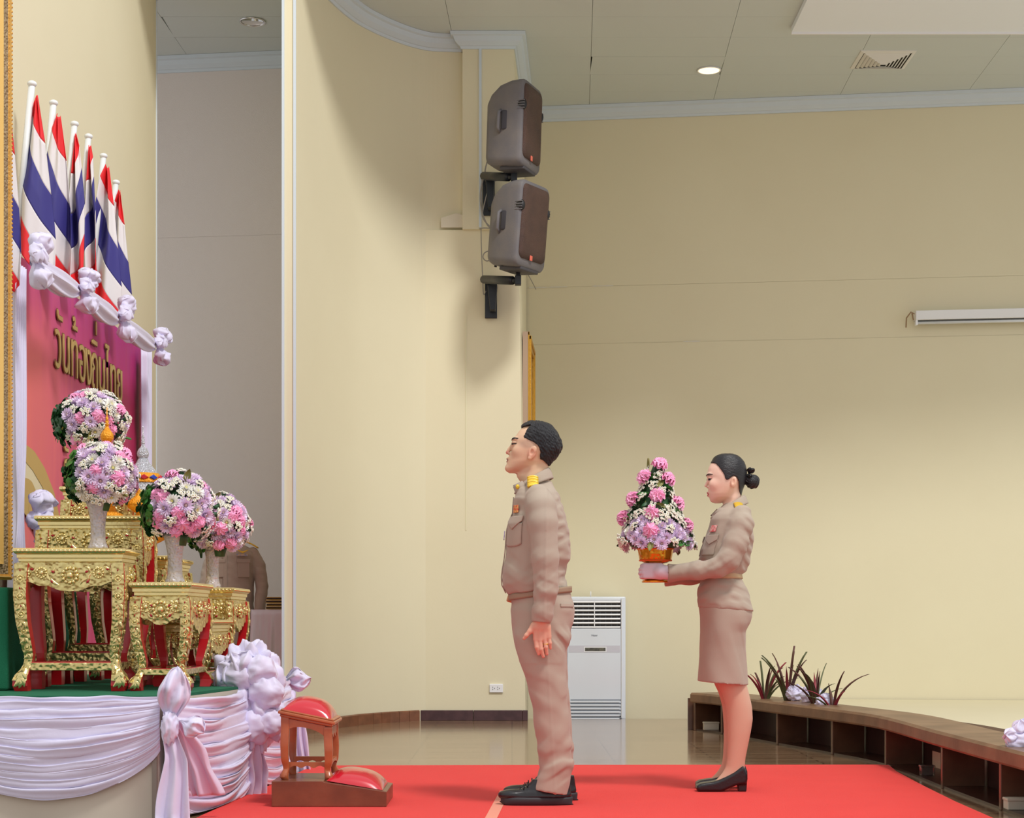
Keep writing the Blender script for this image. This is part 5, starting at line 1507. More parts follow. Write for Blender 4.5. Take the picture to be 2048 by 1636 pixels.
def rext(poly, cy, hw, r):
    """rounded extrusion of an XZ polygon along Y"""
    pf = polysd(poly)
    def fn(X, Y, Z):
        a = pf(X, Y, Z) + r; b_ = np.abs(Y - cy) - hw + r
        return np.sqrt(np.maximum(a, 0) ** 2 + np.maximum(b_, 0) ** 2) + np.minimum(np.maximum(a, b_), 0) - r
    xs = [p[0] for p in poly]; zs = [p[1] for p in poly]
    return fn, [(min(xs) - .02, max(xs) + .02), (cy - hw - .02, cy + hw + .02), (min(zs) - .02, max(zs) + .02)]
def rows_of(tab, Y, dx=0, grow=0.0):
    """(py, px_front, px_back, half width m) table -> loft rows in metres"""
    return [(PZ(r[0], Y), PX(r[1] + dx, Y) - grow, PX(r[2] + dx, Y) + grow, r[3] + grow) for r in tab]
def surf_pt(rows, z, th, n, off, Y):
    rr = sorted(rows); zz = [r[0] for r in rr]
    xf, xb, hw = [float(np.interp(z, zz, [r[i] for r in rr])) for i in (1, 2, 3)]
    ax, mx_ = (xb - xf) / 2, (xf + xb) / 2
    c, s_ = math.cos(th), math.sin(th)
    x = -ax * math.copysign(abs(c) ** (2 / n), c); y = -hw * math.copysign(abs(s_) ** (2 / n), s_)
    nv = Vector((-c / ax, -s_ / hw, 0)).normalized()
    return Vector((mx_ + x, Y + y, z)) + nv * off
def patch(nm, mat, parent, rows, n, Y, th0, th1, z0, z1, off=.004, th=.004, shape=None):
    def G(u, v):
        z = lerp(z0, z1, v)
        if shape: z = shape(u, v)
        return surf_pt(rows, z, math.radians(lerp(th0, th1, u)), n, off, Y)
    b = MB(); b.grid(14, 12, G); return b.build(nm, mat, parent, solid=th)
def V3(px, py, dy, Y): return (PX(px, Y), Y + dy, PZ(py, Y))

from mathutils.bvhtree import BVHTree
def decals(body, parent, P, Y, items):
    """thin patches laid onto the face surface: (name, material, list of outline rows (dy0, dy1, py_low, py_high))"""
    off = np.array(world_offset(body))
    me = body.data; bv = BVHTree.FromPolygons([Vector(v.co) + Vector(off) for v in me.vertices], [tuple(p.vertices) for p in me.polygons])
    for nm, mat, y0, y1, fn in items:
        def G(u, v):
            dy = lerp(y0, y1, u); lo, hi = fn(u); z = PZ(lerp(lo, hi, v), Y)
            h, n, i, d = bv.ray_cast(Vector((P(900, 900)[0], Y + dy, z)), Vector((1, 0, 0)))
            return (h + n * .0012) if h is not None else Vector((P(1030, 900)[0], Y + dy, z))
        b = MB(); b.grid(12, 4, G); b.build(nm, mat, parent, solid=.0012)
def folds(seed, d, freq, spread=.35, n=7):
    r = np.random.default_rng(seed); K = []
    for i in range(n):
        v = np.array(d, float) / np.linalg.norm(d) + spread * r.normal(size=3); v /= np.linalg.norm(v)
        K.append((v * freq * r.uniform(.55, 1.35), r.uniform(0, 6.28)))
    def fn(X, Y, Z):
        q = 0
        for k, p in K: q = q + np.sin(k[0] * X + k[1] * Y + k[2] * Z + p)
        q = q * (1.5 / math.sqrt(n)); return np.tanh(q)
    return fn
def tint_field(V, base, spots):
    C = np.tile(np.array(lin(base)), (len(V), 1))
    for (c, r, rgb, w) in spots:
        d = np.sqrt((((V - np.array(c)) / np.array(r)) ** 2).sum(1)); k = np.clip(1.25 - d, 0, 1) / .5
        k = np.clip(k, 0, 1)[:, None] * w
        C[:, :3] = C[:, :3] * (1 - k) + np.array(lin(rgb))[None, :3] * k
    return C

# ------------------------------------------------------------------ man in khaki facing the altar
def man():
    Y = 7.63; G0 = .0125
    P = lambda px, py, dy=0.0: V3(px, py, dy, Y)
    t = thing('person', 'man in khaki uniform and black shoes standing in profile on the carpet', 'person', (PX(1085, Y), Y, G0))
    head = [(849, 1058, 1082, .012), (852, 1050, 1092, .040), (857, 1043, 1100, .056), (864, 1037, 1106, .066), (872, 1031.5, 1110, .073), (880, 1027, 1113, .076),
            (888, 1025.5, 1115, .077), (896, 1024.5, 1115, .077), (904, 1022.5, 1113, .075), (911, 1019, 1108, .072), (917, 1016, 1102, .069), (924, 1014.5, 1094, .066),
            (930, 1013, 1084, .060), (937, 1011.5, 1068, .050), (942, 1014, 1052, .038), (946, 1020, 1040, .020)]
    neck = [(922, 1042, 1098, .056), (940, 1033, 1097, .056), (954, 1034, 1098, .057), (966, 1042, 1100, .059), (982, 1044, 1106, .068), (1000, 1040, 1112, .085)]
    hr = rows_of(head, Y)
    ax_y = axis((Y - .30, Y - .10, .005), (Y + .10, .003), (Y + .30, .005))
    ax_z = axis((.03, PZ(1324, Y), .012), (PZ(1238, Y), .003), (PZ(985, Y), .012), (PZ(838, Y), .003))
    S = SDF(axis((PX(990, Y), PX(1165, Y), .003)), ax_y, ax_z)
    S.addloft(hr, Y, 2.15)
    S.addloft(rows_of(neck, Y), Y, 2.0, k=.014)
    # face
    S.ellipsoid(P(1030, 880), (.014, .050, .009), .012)
    S.chain([P(1025, 888), P(1019, 898), P(1015.2, 905)], [.0055, .007, .0085], .007)
    for sy in (-1, 1):
        S.ellipsoid(P(1019.5, 907.5, sy * .0115), (.0085, .0065, .0065), .005)
        S.ellipsoid(P(1037, 904, sy * .043), (.022, .015, .018), .025)
        S.ellipsoid(P(1024.5, 889.5, sy * .031), (.011, .018, .0085), .007, cut=True)
        S.ellipsoid(P(1029.2, 890, sy * .030), (.0125, .0135, .0115), .002)
        S.ellipsoid(P(1029.0, 886.5, sy * .031), (.0135, .0165, .0055), .003)
        q = Matrix.Rotation(math.radians(18), 3, 'Y').to_quaternion()
        S.ellipsoid(P(1064, 909, sy * .080), (.017, .009, .028), .004, rot=q)
        S.ellipsoid(P(1067, 903, sy * .086), (.013, .006, .018), .003, rot=q)
        S.ellipsoid(P(1062.5, 908.5, sy * .091), (.008, .008, .014), .003, rot=q, cut=True)
        S.ellipsoid(P(1059, 919.5, sy * .081), (.009, .007, .009), .004)
    S.ellipsoid(P(1017, 917.3), (.0085, .021, .0058), .004)
    S.ellipsoid(P(1017.4, 923.6), (.0085, .019, .0058), .004)
    S.ellipsoid(P(1013.2, 920.4), (.007, .024, .0012), .002, cut=True)
    S.ellipsoid(P(1017.5, 937), (.015, .024, .015), .012)
    # torso, arms, legs (mostly under the clothes)
    S.addloft(rows_of([(985, 1048, 1106, .11), (1005, 1042, 1112, .165), (1060, 1034, 1124, .165), (1120, 1030, 1122, .15), (1180, 1030, 1120, .15), (1230, 1036, 1130, .155), (1262, 1042, 1126, .15)], Y), Y, 2.2, k=.02)
    for sy in (-1, 1):
        S.chain([P(1078, 1004, sy * .165), P(1084.5, 1050, sy * .200), P(1088.5, 1120, sy * .212), P(1089, 1180, sy * .212), P(1083, 1222, sy * .206), P(1081, 1240, sy * .204)], [.040, .038, .034, .029, .026, .024], .02)
        S.chain([P(1086, 1250, sy * .085), P(1096, 1400, sy * .093), P(1106, 1530, sy * .095), P(1108, 1592, sy * .095)], [.072, .055, .045, .038], .02)
        S.ellipsoid((PX(1075, Y), Y + sy * .095, .05), (.11, .03, .03), .03)
        # hand: palm, four fingers, thumb
        y0 = sy * .205
        S.chain([P(1074, 1238, y0), P(1071, 1254, y0)], [.017, .0145], .012); S.chain([P(1088, 1238, y0), P(1091, 1254, y0)], [.017, .0145], .012); S.chain([P(1081, 1240, y0), P(1081, 1254, y0)], [.018, .016], .012)
        for (a, c) in (((1069, 1252), (1070, 1277)), ((1078, 1250), (1079, 1279)), ((1087, 1250), (1088, 1277)), ((1094, 1252), (1096, 1273))):
            S.cone(P(a[0], a[1], y0), P(c[0], c[1], y0), .0135, .0115, .010)
        fing = [((1069.8, 1277), (1072, 1293), (1076, 1306), .0092), ((1078.5, 1279), (1081, 1297), (1085, 1311), .0095), ((1088, 1277), (1090.3, 1293), (1092, 1306), .0090), ((1096, 1273), (1098, 1285), (1099, 1295), .0080)]
        for a, m_, e, r in fing:
            S.chain([P(*a, y0), P(*m_, y0 + sy * .004), P(*e, y0 - sy * .004)], [r * 1.08, r, r * .82], .0035)
        S.chain([P(1066, 1250, y0), P(1059, 1262, y0 + sy * .006), P(1052, 1270, y0 + sy * .008), P(1047.5, 1276, y0 + sy * .006)], [.014, .0115, .0095, .0075], .006)
    sk_ = (226, 188, 156)
    spots = [(P(1040, 915), (.05, .2, .05), (218, 168, 140), .5), (P(1064, 910), (.022, .2, .03), (226, 164, 140), .7), (P(1058, 891), (.05, .2, .020), (184, 148, 130), .55),
             (P(1014.5, 906), (.012, .02, .012), (206, 118, 108), .7)]
    for sy in (-1, 1):
        spots += [(P(1029, 879.5, sy * .030), (.016, .021, .0042), (42, 30, 30), .95), (P(1025.5, 889.6, sy * .030), (.010, .014, .0036), (40, 26, 26), .95), (P(1033, 888.6, sy * .034), (.010, .016, .003), (70, 44, 40), .6)]
    spots += [(P(1012, 918.5), (.009, .021, .0045), (150, 92, 86), .8), (P(1012.5, 922.8), (.009, .019, .0045), (164, 92, 88), .8), (P(1045, 940), (.05, .2, .018), (208, 150, 126), .5),
              (P(1080, 1282, -.205), (.12, .06, .10), (222, 160, 138), .8), (P(1080, 1282, .205), (.12, .06, .10), (222, 160, 138), .8)]  # hands tinted redder, painting in red bounce from the carpet
    for a, m_, e, r in fing: spots.append((P(e[0] + .6, e[1] + .5, -.213), (.007, .006, .006), (238, 168, 156), .8))
    body = S.build('body', m_skin, t, lambda V: tint_field(V, sk_, spots))
    md, ml = M('brow_dark', (38, 30, 30), .7), M('lip_brown', (158, 92, 86), .5)
    for sy in (-1, 1):
        decals(body, t, P, Y, [('eyebrow', md, sy * .013, sy * .050, lambda u: (881.2 - 2.2 * math.sin(PI * u * .8), 877.6 - 1.2 * math.sin(PI * u * .8) + 1.6 * u * u)),
                               ('eye', M('dark_eye', (34, 24, 24), .3), sy * .017, sy * .046, lambda u: (891.0 - .9 * abs(2 * u - 1) ** 2, 888.6 + .9 * abs(2 * u - 1) ** 2)),
                               ('upper_lash', md, sy * .015, sy * .049, lambda u: (888.9 + .6 * abs(2 * u - 1) ** 2, 888.0 + .8 * abs(2 * u - 1) ** 2))])
    decals(body, t, P, Y, [('lips', ml, -.021, .021, lambda u: (924.6 - 3.4 * abs(2 * u - 1) ** 2, 917.2 + 3.2 * abs(2 * u - 1) ** 1.5))])
    # ring
    b = MB(); c = Vector(P(1090, 1287, -.205)); b.tube([c + Vector((.0102 * math.cos(a), .0102 * math.sin(a), 0)) for a in [2 * PI * k / 14 for k in range(15)]], .0022, 6); b.build('gold_ring', m_yg, t)
    # hair
    H = SDF(axis((PX(1030, Y), PX(1135, Y), .003)), axis((Y - .1, Y + .1, .003)), axis((PZ(945, Y), PZ(832, Y), .003)))
    hh = [(842, 1058, 1084, .014), (845, 1050, 1094, .044), (850, 1044, 1103, .062), (857, 1041, 1109, .070), (864, 1037, 1115, .076), (872, 1031, 1119, .081), (880, 1027, 1122, .083),
          (888, 1025, 1124, .084), (896, 1024, 1124.5, .084), (904, 1022, 1122, .082), (911, 1019, 1118, .079), (917, 1016, 1113, .076), (924, 1014, 1106, .071), (932, 1013, 1100, .064), (938, 1012, 1092, .06)]
    H.addloft(rows_of(hh, Y), Y, 2.1)
    poly = [(1043.5, 856.5), (1047, 854.5), (1053, 853), (1061, 852.3), (1055, 861), (1049, 871), (1046, 877), (1047, 880), (1053, 882), (1060, 886), (1067, 889), (1074, 893), (1078, 900), (1079.5, 910), (1079, 921), (1086, 923), (1094, 929), (1100, 934.5),
            (1116, 926), (1130, 900), (1130, 870), (1110, 850), (1090, 838), (1065, 836), (1043, 845)]
    H.keep(polysd([(PX(x, Y), PZ(y, Y)) for x, y in poly]))
    fh = folds(11, (.55, .3, .6), 480, .35, 9); fh2 = folds(12, (.5, .6, .5), 150, .6)
    H.displace(lambda X, Yy, Z: .0013 * fh(X, Yy, Z) + .0016 * fh2(X, Yy, Z))
    H.build('hair', m_hair, t)
    # shirt
    sh = [(964, 1048, 1103, .058), (972, 1042, 1107, .085), (980, 1034, 1112, .135), (988, 1030, 1117, .168), (1000, 1028, 1121, .185), (1030, 1026, 1130, .192), (1050, 1016, 1136, .19), (1080, 1013, 1139, .185),
          (1100, 1012, 1141, .18), (1120, 1009.5, 1141.5, .178), (1128, 1008, 1134, .176), (1150, 1004, 1130, .175), (1170, 1005, 1133, .175), (1183, 1010, 1139, .172), (1192, 1019, 1140, .165)]
    srows = rows_of(sh, Y); nS = 2.35
    S = SDF(axis((PX(990, Y), PX(1160, Y), .0045)), axis((Y - .29, Y + .29, .005)), axis((PZ(1252, Y), PZ(955, Y), .0045)))
    fn, bb_ = SDF.loft(srows, Y, nS)
    hem = lambda X, Z: Z - (PZ(1190, Y) + (X - PX(1016, Y)) * .13)
    S.union(lambda X, Yy, Z: np.maximum(fn(X, Yy, Z), -hem(X, Z)), bb_)
    for sy in (-1, 1):
        pts = [P(1076, 996, sy * .158), P(1081, 1018, sy * .185), P(1084.5, 1050, sy * .205), P(1088.5, 1120, sy * .214), P(1090, 1180, sy * .213), P(1084, 1222, sy * .207), P(1080.5, 1250, sy * .203)]
        S.chain(pts, [.050, .060, .061, .057, .050, .043, .042], .022)
    fA, fB, fC, fD = folds(1, (-.6, .1, .8), 120), folds(2, (.5, .15, .8), 90), folds(3, (.4, .2, .9), 110), folds(4, (-.5, .25, .8), 150, .45)
    def wr_(X, Yy, Z):
        yl = (Yy - Y); back = 1 / (1 + np.exp(-(X - PX(1112, Y)) * 260)); low = 1 / (1 + np.exp((Z - PZ(1150, Y)) * 90))
        arm = 1 / (1 + np.exp((np.abs(yl) - .165) * -200)); elb = .15 + .85 * np.exp(-((Z - PZ(1170, Y)) / .12) ** 2)
        return (fA(X, Yy, Z) * .0028 * back * (1 - arm) + fB(X, Yy, Z) * .0024 * (1 - back) * (1 - arm) + fC(X, Yy, Z) * .002 * low
                + arm * (fD(X, Yy, Z) * .0012 * elb - .0028 * np.exp(-((X - PX(1089, Y) - (Z - 1.1) * .02) / .006) ** 2)))
    S.displace(wr_)
    X1, Y1, Z1 = np.meshgrid(S.x, S.y, S.z, indexing='ij', sparse=True)
    zc = PZ(1244.5, Y)
    S.D = np.maximum(S.D, (zc - .0 + (X1 - PX(1080, Y)) * -.10) - Z1)
    shirt = S.build('shirt', m_kh, t)
    # collar
    def collar(top_b, top_f, bot_b, bot_f, ry0, ry1, nm='collar', lift=.0):
        def Gc(u, v):
            a = lerp(0.0, 2 * PI, u); ca, sa = math.cos(a), math.sin(a)
            k = (ca + 1) / 2                              # 1 at the back, 0 at the front
            xt, xb_ = lerp(top_f[0], top_b[0], k), lerp(bot_f[0], bot_b[0], k)
            zt, zb_ = lerp(top_f[1], top_b[1], k), lerp(bot_f[1], bot_b[1], k)
            pt = Vector((PX(xt, Y), Y + ry0 * sa, PZ(zt, Y))); pb = Vector((PX(xb_, Y), Y + ry1 * sa, PZ(zb_, Y)))
            return pt.lerp(pb, v) + Vector((0, 0, .006 * math.sin(PI * v)))
        b = MB(); b.grid(48, 8, Gc); return b.build(nm, m_kh, t, solid=.006)
    collar((1098, 936), (1043, 968), (1106, 957), (1029, 988), .064, .088)
    # collar points in front
    for sy in (-1, 1):
        b = MB(); A, B_, C_, D_ = Vector(P(1050, 966, sy * .055)), Vector(P(1032, 974, sy * .03)), Vector(P(1041, 998, sy * .05)), Vector(P(1058, 980, sy * .085))
        o = Vector((-.012, sy * .01, .004)); b.add([A + o, B_ + o, C_ + o, D_ + o], [(0, 1, 2, 3)]); cp_ = b.build('collar_point', m_kh, t, solid=.005)
        b = MB(); b.ball(Vector(P(1043, 976, sy * .064)) + Vector((-.018, sy * .008, 0)), (.009, .006, .011), 12, 8); b.build('collar_pin', m_yg, cp_)
        # shoulder board
        def Ge(u, v):
            y = sy * lerp(.078, .160, u); zz = lerp(PZ(960, Y), PZ(982, Y), u ** 1.5); return Vector((PX(1065, Y) + (v - .5) * .047, Y + y, zz + .010 - .006 * (2 * v - 1) ** 2))
        b = MB(); b.grid(12, 6, Ge); eb = b.build('shoulder_board', m_yg, t, solid=.009)
        for q in (.25, .5, .75):
            b = MB(); b.tube([Ge(q, v / 6) + Vector((0, 0, .006)) for v in range(7)], .004, 6); b.build('board_bar', M('gold_bar', (250, 216, 96), .3, metal=.4), eb)
        s0 = 1 if sy < 0 else -1
        a0, a1 = (18, 62) if sy < 0 else (-62, -18)
        pk_ = patch('chest_pocket', m_kh, t, srows, nS, Y, a0, a1, PZ(1096, Y), PZ(1048, Y), .004, .005, lambda u, v: lerp(PZ(1096 - 5 * (abs(2 * u - 1) ** 3), Y), PZ(1050, Y), v))
        patch('pocket_flap', m_kh, t, srows, nS, Y, a0, a1, 0, 0, .009, .004, lambda u, v: lerp(PZ(1046 + 16 * (1 - abs(2 * u - 1)), Y), PZ(1036, Y), v))
    patch('ribbon_bar', M('medal_ribbon', (216, 50, 48), .5, var=(90, .9, (236, 206, 120))), t, srows, nS, Y, 26, 44, PZ(1029, Y), PZ(1014, Y), .008, .004)
    patch('name_badge', M('pale_badge', (206, 198, 222), .4, var=(80, .8, (150, 120, 190))), t, srows, nS, Y, -4, 6, PZ(1080, Y), PZ(1062, Y), .012, .004)
    patch('button_placket', m_kh, t, srows, nS, Y, -7, 7, PZ(1186, Y), PZ(995, Y), .004, .004)
    # trousers
    hip = [(1180, 1012, 1139, .158), (1195, 1020, 1143, .162), (1207, 1024, 1148, .168), (1221, 1021.5, 1149.5, .174), (1246, 1022.5, 1146, .178), (1276, 1027, 1138, .176), (1300, 1033, 1132, .172), (1320, 1040, 1130, .165)]
    leg = [(1236, 1045, 1122, .055), (1268, 1028, 1139, .080), (1284, 1029, 1135, .088), (1300, 1034, 1131, .090), (1344, 1046.5, 1130.5, .088), (1383, 1058, 1133, .084), (1412, 1066, 1135.5, .081), (1449, 1067.5, 1138.5, .079), (1481, 1072, 1141.5, .077),
           (1521, 1077.5, 1145, .075), (1537, 1080, 1144, .074), (1550, 1073, 1140, .075), (1572, 1065, 1137, .077), (1586, 1066, 1134, .077)]
    S = SDF(axis((PX(1000, Y), PX(1165, Y), .0045)), axis((Y - .2, Y + .2, .005)), axis((PZ(1592, Y), PZ(1176, Y), .005)))
    S.addloft(rows_of(hip, Y), Y, 2.3)
    for sy, dx, dz in ((-1, 0, 0), (1, 5, -5)):
        S.addloft([(r[0], r[1], r[2], r[3]) for r in rows_of([(a[0] + dz, *a[1:]) for a in leg], Y, dx)], Y + sy * .088, 2.2, k=.02)
    fL, fM, fS = folds(7, (-.45, .2, .85), 75, .3), folds(8, (.6, .2, .75), 60, .4), folds(9, (.6, .2, .75), 95, .25)
    def wt(X, Yy, Z):
        lowk = np.exp(-((Z - PZ(1515, Y)) / .09) ** 2); mid = np.exp(-((Z - PZ(1400, Y)) / .14) ** 2); seat = np.exp(-((Z - PZ(1275, Y)) / .05) ** 2) / (1 + np.exp(-(X - PX(1105, Y)) * 150))
        return .0062 * lowk * fL(X, Yy, Z) + .0022 * mid * fM(X, Yy, Z) + .0048 * seat * fS(X, Yy, Z) - .0016 * np.exp(-((X - (PX(1100, Y) + (Z - .4) * -.06)) / .006) ** 2) + .0012 * fM(X, Yy, Z)
    S.displace(wt)
    X1, Y1, Z1 = np.meshgrid(S.x, S.y, S.z, indexing='ij', sparse=True)
    S.D = np.maximum(S.D, (PZ(1585, Y) - (X1 - PX(1134, Y)) * .17) - Z1 + 0 * Y1)
    tr = S.build('trousers', m_kh, t)
    hrows = rows_of(hip, Y)
    patch('back_pocket_welt', m_kh, tr, hrows, 2.3, Y, 118, 158, PZ(1214, Y), PZ(1208, Y), .003, .004)
    # belt
    b = MB()
    def Gb(u, v):
        a = 2 * PI * u; p = surf_pt(hrows, PZ(1192, Y), a, 2.3, .002, Y); return Vector((p.x, p.y, PZ(lerp(1201, 1189, v), Y) + (p.x - PX(1016, Y)) * .13))
    b.grid(72, 3, Gb); b.build('belt', M('tan_belt', (160, 136, 112), .6), t, solid=.004)
    b = MB(); b.box(P(1021, 1197, 0), (.03, .05, .035), M4=Matrix.Rotation(.3, 3, 'Y')); b.build('belt_buckle', M('copper_buckle', (196, 138, 98), .35, metal=.4), t, bevel=.005)
    # shoes
    for sy, dx in ((-1, 0), (1, 18)):
        Ys = Y + sy * .095; X = lambda px: PX(px + dx * .55, Ys)
        S = SDF(axis((PX(994, Ys), PX(1165, Ys), .004)), axis((Ys - .07, Ys + .07, .004)), axis((.0, .16, .004)))
        S.addloft([(.045, X(1004), X(1142), .046), (.058, X(1008), X(1143), .044), (.068, X(1017), X(1142), .041), (.080, X(1040), X(1141), .037), (.098, X(1055), X(1140), .034), (.125, X(1066), X(1138), .033)], Ys, 2.6)
        S.ellipsoid((X(1022), Ys, .058), (.055, .042, .022), .02)
        sh_ = S.build('shoe', m_shoe, t)
        b = MB()
        R = []
        for z, e in ((G0, -.006), (G0 + .006, .0), (G0 + .026, .002), (G0 + .034, -.001)):
            ring = []
            for k in range(40):
                a = 2 * PI * k / 40; c_, s_ = math.cos(a), math.sin(a)
                ring.append((lerp(X(1001.5), X(1144.5), .5) + (X(1144.5) - X(1001.5)) / 2 * math.copysign(abs(c_) ** .82, c_) + math.copysign(e, c_), Ys + (.050 + e) * math.copysign(abs(s_) ** .8, s_) * (1 - .12 * math.cos(a)), z + (.012 if c_ < -.85 else 0) * (1 if z < .03 else .6)))
            R.append(ring)
        b.rings(R); b.build('sole', m_sole, sh_)
        for k in range(3):
            b = MB(); x = 1040 + 7 * k; z = .086 + .010 * k; b.tube([(X(x), Ys - .026, z - .012), (X(x), Ys, z + .004), (X(x), Ys + .026, z - .012)], .003, 6); b.build('lace', m_blk, sh_)
man()

# ------------------------------------------------------------------ woman carrying the flowers
def woman():
    Y = 8.2; G0 = .0125
    P = lambda px, py, dy=0.0: V3(px, py, dy, Y)
    t = thing('person', 'woman in khaki uniform and skirt holding a golden tray of flowers', 'person', (PX(1450, Y), Y, G0))
    head = [(913, 1442, 1466, .014), (917, 1432, 1475, .042), (923, 1425, 1482, .056), (930, 1420, 1486, .065), (938, 1416.5, 1488, .070), (946, 1414.8, 1489, .072), (952, 1414.5, 1489, .073), (958, 1416.5, 1488, .073),
            (966, 1417.5, 1486, .071), (974, 1417, 1482, .068), (982, 1416, 1476, .064), (988, 1416, 1470, .060), (994, 1418, 1463, .053), (1000, 1421.5, 1454, .042), (1004, 1426, 1446, .028), (1006.5, 1431, 1440, .014)]
    neck = [(968, 1450, 1484, .047), (990, 1447, 1482, .045), (1003, 1445.5, 1481, .045), (1012, 1446, 1483, .046), (1022, 1446, 1488, .058), (1036, 1442, 1492, .09)]
    S = SDF(axis((PX(1270, Y), PX(1385, Y), .006), (PX(1515, Y), .003)), axis((Y - .26, Y - .09, .005), (Y + .09, .003), (Y + .26, .005)),
            axis((.015, .16, .005), (PZ(1180, Y), .010), (PZ(1015, Y), .010), (PZ(900, Y), .003)))
    S.addloft(rows_of(head, Y), Y, 2.15); S.addloft(rows_of(neck, Y), Y, 2.0, k=.012)
    S.ellipsoid(P(1419, 951), (.012, .042, .010), .012)
    S.chain([P(1416.5, 958), P(1414, 966), P(1411.6, 971.5)], [.004, .0052, .0068], .006)
    for sy in (-1, 1):
        S.ellipsoid(P(1416, 974, sy * .010), (.007, .0058, .0055), .004)
        S.ellipsoid(P(1426, 970, sy * .040), (.020, .015, .018), .025)
        S.ellipsoid(P(1415.8, 959.5, sy * .029), (.009, .016, .0075), .006, cut=True)
        S.ellipsoid(P(1420.6, 960.2, sy * .028), (.0125, .0130, .0115), .002)
        S.ellipsoid(P(1420.2, 957.2, sy * .029), (.0130, .0155, .0045), .003)
        q = Matrix.Rotation(math.radians(10), 3, 'Y').to_quaternion()
        S.ellipsoid(P(1463.5, 966.5, sy * .074), (.014, .008, .027), .004, rot=q)
        S.ellipsoid(P(1462, 966, sy * .083), (.007, .007, .014), .003, rot=q, cut=True)
    S.ellipsoid(P(1417.6, 985.5), (.0085, .018, .0055), .004)
    S.ellipsoid(P(1418.2, 991.5), (.0085, .016, .0060), .004)
    S.ellipsoid(P(1413.5, 988.3), (.007, .020, .0011), .002, cut=True)
    S.ellipsoid(P(1426, 1000), (.013, .020, .012), .012)
    S.addloft(rows_of([(1024, 1444, 1490, .09), (1045, 1436, 1494, .14), (1085, 1424, 1494, .14), (1140, 1420, 1474, .11), (1190, 1414, 1486, .14), (1240, 1416, 1488, .15), (1290, 1416, 1480, .14)], Y), Y, 2.2, k=.02)
    leg = [(1262, 1425, 1474, .065), (1320, 1427, 1478, .058), (1345, 1428, 1483, .056), (1369, 1432, 1489, .055), (1384, 1440, 1493, .053), (1411, 1448, 1499.5, .052), (1438, 1450.5, 1501, .050), (1462, 1451.5, 1497, .047), (1486, 1451.5, 1492, .042), (1516, 1450, 1486, .036),
           (1533, 1447, 1485, .033), (1546, 1439, 1486, .033), (1558, 1428, 1484, .034), (1566, 1416, 1470, .034), (1576, 1400, 1450, .034)]
    for sy in (-1, 1):
        S.addloft(rows_of(leg, Y), Y + sy * .075, 2.0, k=.02)
        S.chain([P(1478, 1046, sy * .135), P(1445, 1126, sy * .178), P(1390, 1144, sy * .145), P(1330, 1146, sy * .074), P(1312, 1143, sy * .066)], [.038, .032, .027, .022, .012], .015)
    spots = [(P(1440, 985), (.045, .2, .04), (232, 184, 160), .55), (P(1427, 975, -.06), (.03, .04, .025), (236, 182, 164), .35), (P(1463, 967), (.018, .2, .028), (232, 178, 146), .6), (P(1445, 1000), (.05, .2, .014), (212, 162, 128), .5)]
    for sy in (-1, 1):
        spots += [(P(1419, 951.2, sy * .030), (.015, .020, .0036), (40, 30, 30), .9), (P(1416.8, 960.2, sy * .028), (.009, .013, .0036), (44, 26, 26), .95), (P(1422, 957, sy * .031), (.014, .018, .006), (206, 110, 104), .6)]
        spots += [(P(1470, 1440, sy * .075), (.2, .09, .55), (208, 164, 138), .8)]
    spots += [(P(1413.6, 985.8), (.009, .018, .004), (190, 76, 84), .85), (P(1414.2, 991), (.009, .016, .0045), (196, 80, 88), .85)]
    body = S.build('body', m_skin, t, lambda V: tint_field(V, (238, 200, 180), spots))
    md, ml = M('brow_dark', (38, 30, 30), .7), M('lip_rose', (198, 84, 92), .4)
    for sy in (-1, 1):
        decals(body, t, P, Y, [('eyebrow', md, sy * .011, sy * .050, lambda u: (952.6 - 2.6 * math.sin(PI * u * .75), 950.2 - 2.0 * math.sin(PI * u * .75) + 1.2 * u * u)),
                               ('eye', M('dark_eye', (34, 24, 24), .3), sy * .016, sy * .042, lambda u: (962.2 - 1.2 * abs(2 * u - 1) ** 2, 959.0 + 1.0 * abs(2 * u - 1) ** 2)),
                               ('upper_lash', md, sy * .013, sy * .046, lambda u: (959.6 + .7 * abs(2 * u - 1) ** 2 - .8 * u, 958.4 + .9 * abs(2 * u - 1) ** 2 - .8 * u))])
    decals(body, t, P, Y, [('lips', ml, -.017, .017, lambda u: (992.8 - 3.6 * abs(2 * u - 1) ** 2, 984.6 + 3.4 * abs(2 * u - 1) ** 1.5))])
    # hair with bun
    H = SDF(axis((PX(1408, Y), PX(1530, Y), .003)), axis((Y - .09, Y + .09, .003)), axis((PZ(1000, Y), PZ(898, Y), .003)))
    hh = [(907.5, 1444, 1464, .016), (910, 1434, 1474, .044), (915, 1427, 1481, .060), (923, 1422.5, 1488, .070), (930, 1419, 1491, .074), (938, 1416, 1493, .077), (946, 1414, 1494, .078), (958, 1414, 1493, .078), (966, 1415, 1491, .077), (974, 1416, 1488, .074), (982, 1416, 1485, .066), (990, 1417, 1483, .054), (994, 1417, 1482, .05)]
    H.addloft(rows_of(hh, Y), Y, 2.1)
    poly = [(1421, 926), (1429, 929), (1434, 935), (1440, 944), (1445, 952), (1446.5, 959), (1449.5, 962.5), (1454, 961), (1459, 956.5), (1464, 954), (1470, 957), (1474, 965), (1475.5, 976), (1477.5, 986), (1481.5, 993), (1487, 980), (1498, 960), (1498, 925), (1480, 905), (1440, 902), (1420, 915)]
    H.keep(polysd([(PX(x, Y), PZ(y, Y)) for x, y in poly]))
    H.displace(lambda X, Yy, Z: 0.0003 * np.sin(Z * 700 + X * 330) + 0 * Yy)
    hair = H.build('hair', m_hairw, t)
